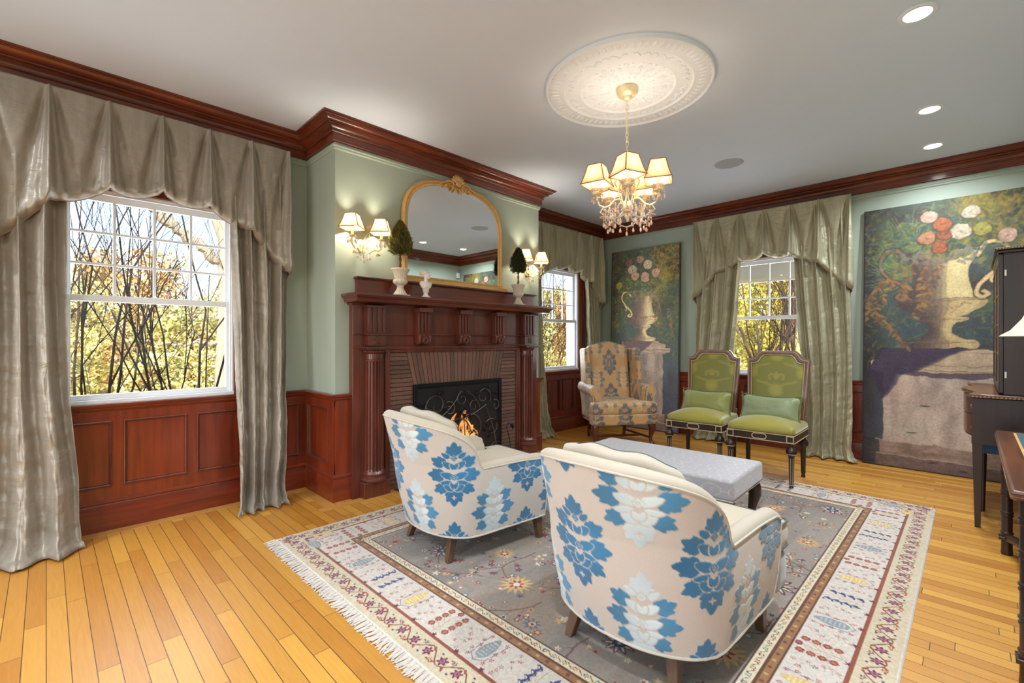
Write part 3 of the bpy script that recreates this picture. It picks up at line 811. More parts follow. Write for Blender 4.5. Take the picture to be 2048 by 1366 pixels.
# ------------------------------------------------------------------ fire screen
SX0, SX1, SZ1 = F0 - .018, F1 + .018, .87
fs = empty('fireplace_screen', (CX, BY - .075, 0), label='black iron fireplace screen with scrolling vines and leaves', cat='fireplace screen')
f = MB(); w = .035
f.box(SX0, SX0 + w, -.012, .012, .002, SZ1).box(SX1 - w, SX1, -.012, .012, .002, SZ1).box(SX0 + w, SX1 - w, -.012, .012, SZ1 - w, SZ1).box(SX0 + w, SX1 - w, -.012, .012, .002, .03)
f.build('frame', M['black'], fs, bevel=.003)
def meshmat():
    m, nt, b = nm('fine_wire_mesh'); L = nt.links.new
    b.inputs['Base Color'].default_value = (.012, .013, .015, 1); b.inputs['Roughness'].default_value = .6
    tc = nt.nodes.new('ShaderNodeTexCoord'); sp = nt.nodes.new('ShaderNodeSeparateXYZ'); L(tc.outputs['Object'], sp.inputs[0])
    outs = []
    for k in (0, 2):
        a = nt.nodes.new('ShaderNodeMath'); a.operation = 'MULTIPLY'; a.inputs[1].default_value = 400; L(sp.outputs[k], a.inputs[0])
        f_ = nt.nodes.new('ShaderNodeMath'); f_.operation = 'FRACT'; L(a.outputs[0], f_.inputs[0])
        g_ = nt.nodes.new('ShaderNodeMath'); g_.operation = 'GREATER_THAN'; g_.inputs[1].default_value = .34; L(f_.outputs[0], g_.inputs[0]); outs.append(g_)
    mlt = nt.nodes.new('ShaderNodeMath'); mlt.operation = 'MULTIPLY'; L(outs[0].outputs[0], mlt.inputs[0]); L(outs[1].outputs[0], mlt.inputs[1])
    tr = nt.nodes.new('ShaderNodeBsdfTransparent'); mx = nt.nodes.new('ShaderNodeMixShader')
    L(mlt.outputs[0], mx.inputs[0]); L(b.outputs[0], mx.inputs[1]); L(tr.outputs[0], mx.inputs[2]); L(mx.outputs[0], nt.nodes['Material Output'].inputs[0]); return m
MB().box(SX0 + w, SX1 - w, .003, .005, .03, SZ1 - w).build('mesh_panel', meshmat(), fs, smooth=False)
def spiral(cx, cz, r, a0, turns, sg=1, n=40, y=-.016, dec=.75):
    return [(cx + r*(1 - dec*i/n) * math.cos(a0 + sg*turns*2*PI*i/n), y, cz + r*(1 - dec*i/n) * math.sin(a0 + sg*turns*2*PI*i/n)) for i in range(n + 1)]
cur = 0
for (x, z, r, a0, tn, sg) in ((-.30, .66, .125, -2.4, 1.1, -1), (.27, .70, .10, -.6, 1.1, 1), (-.07, .38, .17, 0, .95, 1), (.12, .40, .18, 3.1, .95, -1), (-.36, .36, .11, .8, 1.0, 1), (.38, .38, .10, 2.4, 1, -1), (.0, .70, .07, 1.5, 1.2, 1), (-.15, .62, .07, 2.0, 1.2, -1), (.14, .62, .06, .6, 1.2, 1), (-.42, .6, .05, 1, 1, 1), (.43, .6, .06, 2, 1, -1), (-.2, .14, .10, .5, 1, 1), (.2, .14, .10, 2.6, 1, -1), (-.4, .16, .07, 1, 1, -1), (.42, .16, .07, 1, 1, 1)):
    p = spiral(x, z, r, a0, tn, sg)
    MB().tube(p, [.006 - .0035 * i / 40 for i in range(41)], 7).build('scroll', M['iron'], fs)
for a, c in (((-.45, .10), (-.28, .54)), ((.45, .12), (.30, .60)), ((0, .05), (0, .62)), ((-.24, .56), (-.02, .78)), ((.22, .60), (.05, .78)), ((-.02, .5), (.3, .62))):
    pts = [(lerp(a[0], c[0], t) + .03 * math.sin(t * PI), -.016, lerp(a[1], c[1], t)) for t in [i / 12 for i in range(13)]]
    MB().tube(pts, .0045, 7).build('stem', M['iron'], fs)
lr = random.Random(3)
for k in range(34):
    x = lr.uniform(SX0 + .07, SX1 - .07); z = lr.uniform(.08, SZ1 - .07); a = lr.uniform(0, 2 * PI)
    rot = Matrix.Rotation(a, 3, 'Y')
    lb = MB(); lb.ell((x, -.024, z), (.030, .006, .014), 10, 6, rot)
    for sg in (-1, 1):
        q = rot @ Vector((-.010, 0, sg * .014)); lb.ell((x + q.x, -.024, z + q.z), (.016, .005, .009), 8, 5, Matrix.Rotation(a + sg * .8, 3, 'Y'))
    lb.build('leaf', M['black'], fs)
# curled iron poker with leaf
pk = empty('fire_poker', (3.345, 3.385, 0), label='thin black iron stem with a curled leaf, standing right of the fire screen', cat='fireplace tool')
MB().tube([(.05, 0, .0), (.045, 0, .10), (.03, 0, .22), (.0, 0, .33), (-.015, 0, .37), (.0, 0, .40), (.02, -.0, .405), (.035, 0, .39)], [.004] * 8, 7).build('stem', M['black'], pk)
MB().ell((.06, -.005, .375), (.03, .006, .022), 10, 6, Matrix.Rotation(.7, 3, 'Y')).ell((.072, -.005, .355), (.018, .006, .022), 8, 6).build('leaf', M['black'], pk)

# ------------------------------------------------------------------ overmantel mirror
mr = empty('overmantel_mirror', (2.765, BY - .012, 1.767), label='arched gilt-framed mirror with shell crest standing on the mantel', cat='mirror')
def arch(hw, z0, zt, shoulder, n=28):
    pts = [(-hw, z0), (-hw, shoulder)]
    for i in range(1, n):
        a = PI - PI * i / n; ca, sa = math.cos(a), math.sin(a); e = .78
        pts.append((hw * abs(ca) ** e * (1 if ca > 0 else -1), shoulder + (zt - shoulder) * abs(sa) ** e))
    return pts + [(hw, shoulder), (hw, z0)]
prof = [(0, -.001), (0, .022), (.008, .032), (.018, .036), (.026, .030), (.032, .022), (.040, .026), (.050, .022), (.056, .014), (.060, .014)]   # (inset, depth)
loops = []
for k, d in prof:
    A = arch(.597 - k, 0, .985 - k, .56)
    loops.append([(x, -d, z) for x, z in A])
fr = MB(); fr.loft(loops, closed=False, cap=False)
fr.build('frame', M['gold'], mr, ang=40)
bb = MB(); bb.box(-.66, .66, -.045, -.0, .0, .040).box(-.64, .64, -.038, -.0, .040, .058).build('frame_base', M['gold'], mr, bevel=.006)
gl = arch(.541, .055, .930, .56); g2 = MB(); g2.add([(x, -.0145, z) for x, z in gl] + [(x, -.006, z) for x, z in gl], [tuple(range(len(gl)))] + [(i, (i+1) % len(gl), (i+1) % len(gl) + len(gl), i + len(gl)) for i in range(len(gl))])
mm, nt, pb = nm('mirror_silver'); pb.inputs['Metallic'].default_value = 1; pb.inputs['Roughness'].default_value = .005; pb.inputs['Base Color'].default_value = (.9, .93, .92, 1)
g2.build('mirror_glass', mm, mr, smooth=False)
cr_ = MB()
for k in range(7):
    a = lerp(-1.25, 1.25, k / 6) + PI / 2
    cr_.ell((.052 * math.cos(a), -.042, .985 + .04 * math.sin(a)), (.036, .014, .017), 10, 6, Matrix.Rotation(-a, 3, 'Y'))
cr_.ell((0, -.048, .975), (.038, .016, .03), 12, 8)
cr_.build('shell_crest', M['gold'], mr)
for s in (-1, 1):
    c2 = MB()
    p = [(s * x, -.04, z) for x, z in [( .04 + .06 * math.cos(t) * (1 - t / 9) + .05, .955 + .035 * math.sin(t) * (1 - t / 9)) for t in [i * .35 for i in range(20)]]]
    c2.tube(p, [.012 - .008 * i / 19 for i in range(20)], 8)
    for i, (x, z) in enumerate(((.17, .955), (.20, .945), (.145, .935), (.06, .925), (.03, .918))):
        c2.ell((s * x, -.036, z), (.026, .010, .012), 8, 6, Matrix.Rotation(s * (.3 + i * .2), 3, 'Y'))
    c2.build('scroll_leaf', M['gold'], mr)

# ------------------------------------------------------------------ topiaries
stone = mat('cast_stone', (214, 198, 178), .85, var=.12, vscale=40, bump=.3, bscale=120)
def topiary(x, y, z, urn_h, R0, th, fh, fr_, lab, seed, greens):
    r = empty('potted_topiary', (x, y, z), label=lab, cat='topiary', group='topiaries on the mantel')
    k = urn_h / .20
    u = MB(); u.box(-.052*k, .052*k, -.052*k, .052*k, 0, .012*k)
    u.lathe([(.050*k, .012*k), (.044*k, .022*k), (.026*k, .052*k), (.022*k, .070*k), (.026*k, .078*k), (.030*k, .082*k)], n=48, flute=(16, .05))
    u.lathe([(.022*k, .080*k), (.045*k, .092*k), (.052*k, .104*k), (.050*k, .118*k), (.044*k, .125*k)], n=48, flute=(12, .04))
    u.lathe([(.042*k, .122*k), (.046*k, .150*k), (.054*k, .175*k), (.064*k, .190*k), (.068*k, .197*k), (.066*k, .203*k), (.058*k, .200*k), (.05*k, .19*k)], n=64, flute=(20, .03))
    u.build('urn', stone, r, ang=40)
    ms = MB(); ms.ell((0, 0, .195*k), (.055*k, .055*k, .014), 14, 6); ms.build('moss', mat('moss', (150, 130, 60), .95, var=.4, vscale=60), r)
    st = MB()
    for j in range(2):
        st.tube([(.006 * math.cos(i * .9 + j * PI), .006 * math.sin(i * .9 + j * PI), .19*k + th * i / 10) for i in range(11)], .0055, 6)
    st.build('stem', mat('topiary_stem', (104, 74, 48), .9, var=.3, vscale=60), r)
    z0 = .19*k + th - .01; q = random.Random(seed); V = []; Q = []; Cc = []
    core = []
    for i in range(4600):
        t = q.random() ** .9; a = q.uniform(0, 2 * PI)
        rad = fr_ * (math.sin(PI * min(1, (t * .93 + .07)) ** .62)) ** .8 * q.uniform(.70, 1.0) * (1 + .10 * math.sin(a * 5 + t * 14))
        p = Vector((rad * math.cos(a), rad * math.sin(a), z0 + fh * t))
        d = Vector((math.cos(a) * q.uniform(.2, 1), math.sin(a) * q.uniform(.2, 1), q.uniform(.2, 1.3) - (.6 if t < .15 else 0))).normalized()
        L = q.uniform(.012, .030); sd = d.cross(Vector((q.random() - .5, q.random() - .5, q.random() - .5))).normalized() * .0021
        n = len(V); V += [p - sd, p + sd, p + d * L + sd * .4, p + d * L - sd * .4]; Q.append((n, n+1, n+2, n+3))
        c = np.array(greens[q.randrange(len(greens))]) * q.uniform(.7, 1.2); Cc += [c / 255] * 4
    me = rawobj('foliage', np.array([tuple(v) for v in V]), np.array(Q), M['leafattr'], r, np.array(Cc))
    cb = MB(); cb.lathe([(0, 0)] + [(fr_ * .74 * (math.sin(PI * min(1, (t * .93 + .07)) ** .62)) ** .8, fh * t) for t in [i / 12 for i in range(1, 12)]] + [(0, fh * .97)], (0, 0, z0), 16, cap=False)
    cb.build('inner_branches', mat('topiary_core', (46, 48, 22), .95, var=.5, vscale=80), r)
    return r
M['leafattr'] = attrmat('needle_leaves', .7, bump=0, bscale=50)
topiary(2.075, 3.37, 1.621, .225, .06, .145, .265, .092, 'left topiary with yellow-green pointed crown in a cream fluted urn on the mantel', 5, [(112, 112, 40), (88, 92, 34), (132, 96, 44), (70, 78, 36)])
topiary(3.487, 3.37, 1.621, .215, .06, .150, .245, .080, 'right topiary with dark green pointed crown in a cream fluted urn on the mantel', 9, [(58, 66, 34), (44, 54, 30), (70, 70, 36)])

# ------------------------------------------------------------------ bust
bu = empty('marble_bust', (2.301, 3.33, 1.621), rz=R(-92), label='small white classical bust of a woman with hair in a bun, on the mantel', cat='bust')
wm = mat('white_marble', (238, 226, 216), .45, var=.04, vscale=30)
MB().lathe([(.032, 0), (.032, .007), (.027, .011), (.018, .018), (.015, .028), (.015, .034), (.020, .038), (.022, .046)], n=32).build('socle', wm, bu, ang=40)
h = MB()     # facing +x: classical female bust, remeshed to one skin
h.ell((0, 0, .086), (.026, .044, .028), 16, 10); h.ell((-.002, .029, .096), (.018, .019, .020), 12, 8); h.ell((-.002, -.029, .096), (.018, .019, .020), 12, 8); h.ell((-.002, 0, .100), (.020, .040, .014), 14, 8)
h.ell((.012, .014, .078), (.016, .015, .016), 12, 8); h.ell((.012, -.014, .078), (.016, .015, .016), 12, 8)
h.ell((0, 0, .060), (.019, .026, .022), 12, 8)
h.tube([(-.003, 0, .090), (-.001, 0, .110), (.002, 0, .126), (.005, 0, .142)], [.024, .0165, .0140, .0145], 14)
hs_ = len(h.v); h.ell((.006, 0, .163), (.021, .0175, .024), 16, 12); h.ell((.013, 0, .152), (.013, .012, .016), 12, 8)
h.tube([(.022, 0, .170), (.0285, 0, .158), (.024, 0, .155)], [.003, .004, .003], 8)
h.ell((.0235, 0, .148), (.004, .005, .0025), 8, 6); h.ell((.0205, 0, .141), (.005, .006, .005), 8, 6)
h.ell((-.002, 0, .172), (.0235, .0205, .019), 16, 10); h.ell((-.026, 0, .170), (.014, .013, .013), 12, 8)
h.tube([(.016, .010, .180), (.004, .021, .172), (-.016, .014, .168)], [.005, .006, .005], 8); h.tube([(.016, -.010, .180), (.004, -.021, .172), (-.016, -.014, .168)], [.005, .006, .005], 8)
h.xf(Matrix.Translation((0, 0, .150)) @ Matrix.Rotation(R(48), 4, 'Z') @ Matrix.Scale(1.12, 4) @ Matrix.Translation((0, 0, -.153)), hs_); h.tube([(.014, .030, .092), (.02, .01, .08), (.018, -.012, .070), (.008, -.03, .066)], [.005, .007, .007, .006], 8)
o = h.build('figure', wm, bu)
md_ = o.modifiers.new('Remesh', 'REMESH'); md_.mode = 'VOXEL'; md_.voxel_size = .0014; md_.use_smooth_shade = True
sm = o.modifiers.new('Smooth', 'SMOOTH'); sm.factor = .5; sm.iterations = 2
bu.scale = (1.24, 1.24, 1.24)
# ================================================================== silk drapery
def silk(name, col, dark, rough=.40):
    m, nt, b = nm(name); L = nt.links.new; N = nt.nodes.new
    tc = N('ShaderNodeTexCoord')
    mp = N('ShaderNodeMapping'); mp.inputs['Scale'].default_value = (14, 14, 1.2); L(tc.outputs['Object'], mp.inputs[0])
    n = N('ShaderNodeTexNoise'); n.inputs['Scale'].default_value = 1.6; n.inputs['Detail'].default_value = 4; L(mp.outputs[0], n.inputs['Vector'])
    mp2 = N('ShaderNodeMapping'); mp2.inputs['Scale'].default_value = (60, 60, 900); L(tc.outputs['Object'], mp2.inputs[0])
    sl = N('ShaderNodeTexNoise'); sl.inputs['Scale'].default_value = 1; sl.inputs['Detail'].default_value = 3; L(mp2.outputs[0], sl.inputs['Vector'])
    cr = N('ShaderNodeValToRGB'); cr.color_ramp.elements[0].position = .35; cr.color_ramp.elements[0].color = hexc(*dark); cr.color_ramp.elements[1].position = .65; cr.color_ramp.elements[1].color = hexc(*col)
    ad = N('ShaderNodeMath'); ad.operation = 'MULTIPLY_ADD'; ad.inputs[1].default_value = .35; L(sl.outputs['Fac'], ad.inputs[0])
    m2 = N('ShaderNodeMath'); m2.operation = 'MULTIPLY'; m2.inputs[1].default_value = .65; L(n.outputs['Fac'], m2.inputs[0]); L(m2.outputs[0], ad.inputs[2])
    L(ad.outputs[0], cr.inputs[0]); L(cr.outputs[0], b.inputs['Base Color'])
    b.inputs['Roughness'].default_value = rough; b.inputs['Metallic'].default_value = .2; b.inputs['Sheen Weight'].default_value = .5; b.inputs['Sheen Roughness'].default_value = .3
    b.inputs['Anisotropic'].default_value = .5
    mp3 = N('ShaderNodeMapping'); mp3.inputs['Scale'].default_value = (7, 7, 16); L(tc.outputs['Object'], mp3.inputs[0])
    w = N('ShaderNodeTexNoise'); w.inputs['Scale'].default_value = 1; w.inputs['Detail'].default_value = 5; w.inputs['Distortion'].default_value = 1.2; L(mp3.outputs[0], w.inputs['Vector'])
    cw = N('ShaderNodeMath'); cw.operation = 'POWER'; cw.inputs[1].default_value = 1.0; L(w.outputs['Fac'], cw.inputs[0])
    bp = N('ShaderNodeBump'); bp.inputs['Strength'].default_value = .4; bp.inputs['Distance'].default_value = .015; L(cw.outputs[0], bp.inputs['Height'])
    bp2 = N('ShaderNodeBump'); bp2.inputs['Strength'].default_value = .25; bp2.inputs['Distance'].default_value = .0006; L(sl.outputs['Fac'], bp2.inputs['Height']); L(bp.outputs[0], bp2.inputs['Normal'])
    L(bp2.outputs[0], b.inputs['Normal'])
    return m
M['silk1'] = silk('taupe_silk', (166, 156, 142), (142, 132, 118))
M['silk3'] = silk('sage_gold_silk', (190, 182, 152), (160, 152, 122))
M['cord'] = mat('twisted_cord', (150, 128, 112), .7, var=.4, vscale=150)

def frame_for(A, d, n):
    """matrix: local x along wall, local y into the room, z up"""
    m = Matrix(((d[0], n[0], 0, A[0]), (d[1], n[1], 0, A[1]), (0, 0, 1, 0), (0, 0, 0, 1))); return m

VH_P = [0, .3, .45, .62, .78, .9, 1.0]; VH_Z = [2.262, 2.225, 2.19, 2.125, 2.01, 1.89, 1.79]
def valance(name, A, d, n, mt_, lab, seed):
    """centre A on the wall; width 1.66; 7 pinch pleats"""
    W, DP, ZT = 1.66, .125, 2.795; q = np.random.RandomState(seed)
    root = empty(name, (A[0], A[1], 0), label=lab, cat='valance', group='pleated silk valances over the windows')
    root.rotation_euler = (0, 0, math.atan2(d[1], d[0]))
    sgn = 1 if (d[0]*n[1] - d[1]*n[0]) > 0 else -1
    ns, nz = 620, 90; s = np.linspace(-DP, W + DP, ns); v = np.linspace(0, 1, nz)
    S_, V_ = np.meshgrid(s, v, indexing='ij')
    x = np.clip(S_, 0, W) - W / 2; yb = DP - np.clip(-S_, 0, DP) - np.clip(S_ - W, 0, DP)
    p = np.minimum(1, np.abs(x) / (W / 2))
    zb = np.interp(p, VH_P, VH_Z)
    ph = (S_ / (W / 6)) % 1.0; dx = np.minimum(ph, 1 - ph) * (W / 6)       # distance to nearest pleat
    swag = .030 * (np.sin(PI * ph) ** 1.2) * (p < .96)
    zb = zb - swag + .014 * (dx < .03) * (1 - dx / .03)
    zb = np.where((S_ < 0) | (S_ > W), 1.79 - .10 * np.minimum(1, (np.maximum(-S_, S_ - W)) / DP) ** .8 + .0, zb)
    z = ZT - (ZT - zb) * V_
    dn = (ZT - z)                                                            # drop from the top
    wd = .012 + .072 * np.clip(dn / .55, 0, 1.2) ** .9; am = .022 + .030 * np.clip(dn / .4, 0, 1.3)
    tt = np.clip(dx / wd, 0, 1); bump = am * (.5 + .5 * np.cos(PI * tt))
    sd = np.where(ph < .5, ph, ph - 1) * (W / 6)
    k1 = 2.6 * PI * sd / np.maximum(wd, .01)
    bump = bump * (1 - .62 * (1 - np.cos(k1 + .6 * vnoise(S_ * 3, dn * 3, seed))) / 2)
    bump = bump - .026 * np.clip(dn / .10, 0, 1) * np.exp(-((dx - wd * 1.15) / (wd * .45 + .006)) ** 2) + .006 * np.sin(PI * ph) ** 2
    wr = (vnoise(S_ * 9 + dn * 2, dn * 5, seed + 3, 4) - .5) * .028 * np.clip(dn / .2, .15, 1)
    wr2 = (vnoise(S_ * 30, dn * 4, seed + 5, 3) - .5) * .010 * np.clip((V_ - .72) / .28, 0, 1)
    puff = .02 * np.exp(-((V_ - .93) / .06) ** 2)
    off = bump + wr + wr2 + puff * .6 - .028 * np.exp(-((V_ - 1.0) / .03) ** 2)
    cornerL = np.clip(S_ / .02, -1, 1)
    side = (S_ < 0) | (S_ > W)
    X = np.where(S_ < 0, x - off * .5, np.where(S_ > W, x + off * .5, x)); Y = np.where(side, yb, yb + off)
    Y = np.maximum(Y, .003)
    Y = np.where(V_ > .99, Y - .01, Y)
    # the two tails swing out at the bottom
    P = np.stack([X, Y * sgn, z], -1)
    o = gridobj('valance_cloth', P, mt_, root)
    so = o.modifiers.new('Solid', 'SOLIDIFY'); so.thickness = .003; so.offset = 0
    e = P[:, -1, :]; cd = MB(); cd.tube([tuple(t) for t in e[::3]], .0042, 6); cd.build('cord_trim', M['cord'], root)
    bo = MB(); y0, y1 = sorted((.001 * sgn, (DP - .012) * sgn)); bo.box(-W/2 + .012, W/2 - .012, y0, y1, ZT - .024, ZT - .004); bo.build('valance_board', M['white'], root)
    return root
valance('window_valance', (.566, YA), (1, 0), (0, -1), M['silk1'], 'taupe silk valance with pinch pleats over the large window at the left', 1)
valance('window_valance', (5.065, YA), (1, 0), (0, -1), M['silk3'], 'gold-green silk valance over the small window between chimney breast and room corner', 2)
valance('window_valance', (XB, 1.735), (0, 1), (-1, 0), M['silk3'], 'gold-green silk valance over the window behind the two green chairs', 3)

def curtain(A, d, n, prof, nf, mt_, lab, seed, amp=.05, base=.10, puddle=.10):
    """prof: list of (z, xl, xr, y) ; folds nf"""
    root = empty('curtain_panel', (A[0], A[1], 0), label=lab, cat='curtain', group='floor-length silk curtain panels')
    root.rotation_euler = (0, 0, math.atan2(d[1], d[0])); sgn = 1 if (d[0]*n[1] - d[1]*n[0]) > 0 else -1
    ns, nz = 46 * nf, 200; s = np.linspace(0, 1, ns); v = np.linspace(0, 1, nz)
    zt = prof[0][0]; S_, V_ = np.meshgrid(s, v, indexing='ij'); Z = zt * (1 - V_)
    pz = [p[0] for p in prof][::-1]
    xl = np.interp(Z, pz, [p[1] for p in prof][::-1]); xr = np.interp(Z, pz, [p[2] for p in prof][::-1]); yb = np.interp(Z, pz, [p[3] for p in prof][::-1])
    warp = (vnoise(S_ * 2.5, Z * .8, seed, 2) - .5) * .10
    u = S_ + warp * np.sin(PI * S_)
    ph = u * nf * 2 * PI + .8 * np.sin(Z * 1.7 + seed)
    w = np.sin(ph) + .30 * np.sin(2 * ph + 1.1 + Z) + .25 * np.sin(.5 * ph + seed)
    A_ = amp * (.75 + .5 * vnoise(S_ * 4, Z * 1.1, seed + 2, 2)) * (1 + .35 * np.clip((.5 - Z) / .5, 0, 1))
    x = lerp(xl, xr, S_) + .35 * A_ * np.cos(ph) * np.sin(PI * S_) ** .5
    cr = (vnoise(S_ * nf * 1.8 + 3, Z * 6, seed + 7, 4) - .5) * .060 * np.clip(1.05 - Z / 2.6, .25, 1)
    cr += (vnoise(S_ * nf * 1.2, Z * 26 + S_ * 5, seed + 9, 3) - .5) * .016
    y = yb + A_ * w + cr
    pd = np.clip((.16 - Z) / .16, 0, 1)
    y = y + puddle * pd ** 2.2 * (.5 + vnoise(S_ * nf, Z * 4, seed + 4, 2)); x = x + (S_ - .5) * .08 * pd ** 1.5 + .03 * pd * (vnoise(S_ * nf * 2, Z * 20, seed + 11, 2) - .5)
    Zf = np.maximum(Z, .0) + .022 * (pd > .8) * vnoise(S_ * nf * 2, Z * 30, seed + 1, 3) + .004
    P = np.stack([x, np.maximum(y, .004) * sgn, Zf], -1)
    o = gridobj('curtain_cloth', P, mt_, root); so = o.modifiers.new('Solid', 'SOLIDIFY'); so.thickness = .0025; so.offset = 0
    return root
# left window (local x = world x, origin at the wall)
curtain((0, YA), (1, 0), (0, -1), [(2.74, -.36, .10, .075), (2.2, -.36, .09, .08), (1.5, -.37, .09, .10), (.9, -.40, .10, .15), (.4, -.44, .14, .22), (.12, -.46, .14, .27), (0, -.48, .12, .31)], 4, M['silk1'], 'leftmost taupe silk curtain panel flaring out onto the floor at the left edge', 11, .035, puddle=.07)
curtain((0, YA), (1, 0), (0, -1), [(2.74, .97, 1.40, .075), (2.0, .985, 1.40, .085), (1.5, 1.0, 1.385, .10), (1.0, 1.0, 1.36, .16), (.5, .995, 1.33, .25), (.15, .985, 1.29, .31), (0, .99, 1.25, .33)], 4, M['silk1'], 'taupe silk curtain panel between the large window and the chimney breast', 15, .034, puddle=.06)
curtain((0, YA), (1, 0), (0, -1), [(2.74, 4.25, 4.56, .075), (1.5, 4.26, 4.57, .09), (.8, 4.28, 4.60, .12), (.12, 4.30, 4.64, .16), (0, 4.28, 4.66, .20)], 5, M['silk3'], 'narrow sliver of green-gold curtain hanging just right of the mantel column', 21, .03, puddle=.05)
curtain((0, YA), (1, 0), (0, -1), [(2.74, 5.50, 5.86, .075), (1.5, 5.56, 5.86, .09), (.8, 5.58, 5.88, .11), (.12, 5.56, 5.90, .14), (0, 5.56, 5.90, .16)], 5, M['silk3'], 'green-gold curtain panel in the room corner behind the wing chair', 25, .03, puddle=.04)
# back-wall window (local x = world y)
curtain((XB, 0), (0, 1), (-1, 0), [(2.74, .93, 1.43, .075), (2.2, .92, 1.43, .085), (1.6, .90, 1.40, .10), (1.0, .88, 1.34, .14), (.4, .87, 1.30, .19), (.12, .88, 1.29, .22), (0, .86, 1.28, .23)], 4, M['silk3'], 'wide sage silk curtain panel right of the back window, beside the large painting', 31, .038, puddle=.05)
curtain((XB, 0), (0, 1), (-1, 0), [(2.74, 2.02, 2.55, .075), (2.2, 2.0, 2.55, .085), (1.6, 2.03, 2.54, .10), (1.0, 2.08, 2.54, .13), (.4, 2.06, 2.52, .17), (0, 2.04, 2.52, .2)], 4, M['silk3'], 'sage silk curtain panel left of the back window, behind the left green chair', 35, .038, puddle=.05)

# ================================================================== rug
RX0, RX1, RY0, RY1 = 1.005, 4.64, .185, 3.09
RW, RH = RX1 - RX0, RY1 - RY0
RES = .004
cv = Cv(RW, RH, RES, (138, 128, 120))
Xg, Yg = np.meshgrid(np.arange(cv.nx) * RES, np.arange(cv.ny) * RES, indexing='ij')
# abrash in the grey field
nz = vnoise(Xg * 1.2, Yg * 9, 4, 4)[..., None]
cv.a[:] = np.array([140, 129, 120]) / 255 * (.80 + .38 * nz); tn = np.clip((vnoise(Xg * .8, Yg * 5, 14, 4) - .48) * 4, 0, 1)[..., None]; cv.a[:] = cv.a * (1 - .45 * tn) + .45 * tn * np.array([158, 132, 104]) / 255
q = random.Random(12)
NAVY, RED, GOLD, CRM, BRN, TEAL, PLUM, ROSE = (44, 58, 92), (140, 48, 56), (196, 158, 104), (208, 194, 168), (122, 84, 60), (74, 110, 128), (96, 52, 72), (178, 112, 104)
def big_blossom(x, y, r, k, rot):
    if k == 0:
        cv.flower(x, y, r, 12, CRM, RED, rot, .35, NAVY); cv.flower(x, y, r * .7, 12, NAVY, RED, rot, .25, CRM)
    elif k == 1:
        for i in range(10):
            a = rot + 2 * PI * i / 10; cv.leaf(x, y, r * 1.1, r * .36, a, PLUM); cv.leaf(x, y, r * .9, r * .18, a, CRM)
        cv.ell(x, y, r * .42, r * .42, 0, NAVY); cv.flower(x, y, r * .3, 5, TEAL, CRM, rot)
    elif k == 2:
        cv.flower(x, y, r, 9, GOLD, ROSE, rot, .3); cv.ell(x, y, r * .55, r * .55, 0, (206, 170, 140)); cv.flower(x, y, r * .4, 6, RED, CRM, rot)
        for i in range(5): cv.leaf(x, y, r * .9, r * .25, rot + i * .35 - .7, CRM)
    else:
        for i in range(14): cv.leaf(x, y, r, r * .22, rot + 2 * PI * i / 14, GOLD)
        cv.flower(x, y, r * .5, 7, RED, CRM, rot)
FI = .425       # border width to the field
# field: branching vines
def vine(p, a, L, w, dpt):
    x, y = p; pts = [p]
    for i in range(8):
        a += q.uniform(-.28, .28); x += L / 8 * math.cos(a); y += L / 8 * math.sin(a); pts.append((x, y))
    cv.line(pts, w, (112, 84, 72))
    for (px, py) in pts[1::2]:
        s = q.choice((-1, 1)); b = a + s * q.uniform(.7, 1.3); l = q.uniform(.03, .07)
        ex, ey = px + l * math.cos(b), py + l * math.sin(b); cv.line([(px, py), (ex, ey)], .005, (120, 92, 78))
        c = q.choice((RED, NAVY, GOLD, CRM, ROSE, PLUM, BRN)); cv.flower(ex, ey, q.uniform(.013, .024), 5, c, q.choice((CRM, GOLD, RED, NAVY)), q.random())
    if dpt:
        for s in (-1, 1): vine(pts[-1], a + s * q.uniform(.5, .9), L * .8, w * .8, dpt - 1)
for i in range(8):
    for j in range(6):
        x = FI + .2 + (RW - 2*FI - .4) * i / 7 + q.uniform(-.06, .06); y = FI + .18 + (RH - 2*FI - .36) * j / 5 + q.uniform(-.06, .06)
        vine((x, y), q.uniform(0, 2 * PI), .26, .009, 1)
for i in range(420):
    x = q.uniform(FI, RW - FI); y = q.uniform(FI, RH - FI); c = q.choice((RED, NAVY, GOLD, CRM, ROSE, PLUM, TEAL, BRN))
    cv.flower(x, y, q.uniform(.012, .026), 5, c, q.choice((CRM, RED, GOLD)), q.random())
for i in range(8):
    for j in range(7):
        x = FI + .13 + (RW - 2*FI - .26) * i / 7 + (.09 if j % 2 else -.03) + q.uniform(-.04, .04); y = FI + .12 + (RH - 2*FI - .24) * j / 6 + q.uniform(-.03, .03)
        if (i + j) % 2: big_blossom(x, y, q.uniform(.065, .10), (i * 3 + j) % 4, q.random() * 6)
        else:
            a = q.random() * 6
            for b in range(9): cv.flower(x + q.gauss(0, .05), y + q.gauss(0, .05), q.uniform(.012, .022), 6, q.choice(((176, 132, 96), RED, NAVY, (96, 70, 74), ROSE, (188, 150, 110))), q.choice((CRM, GOLD)), b)
            cv.flower(x, y, q.uniform(.03, .045), 8, q.choice(((150, 110, 84), (104, 60, 66), (88, 96, 116))), q.choice((GOLD, RED, CRM)), a, .3, NAVY)
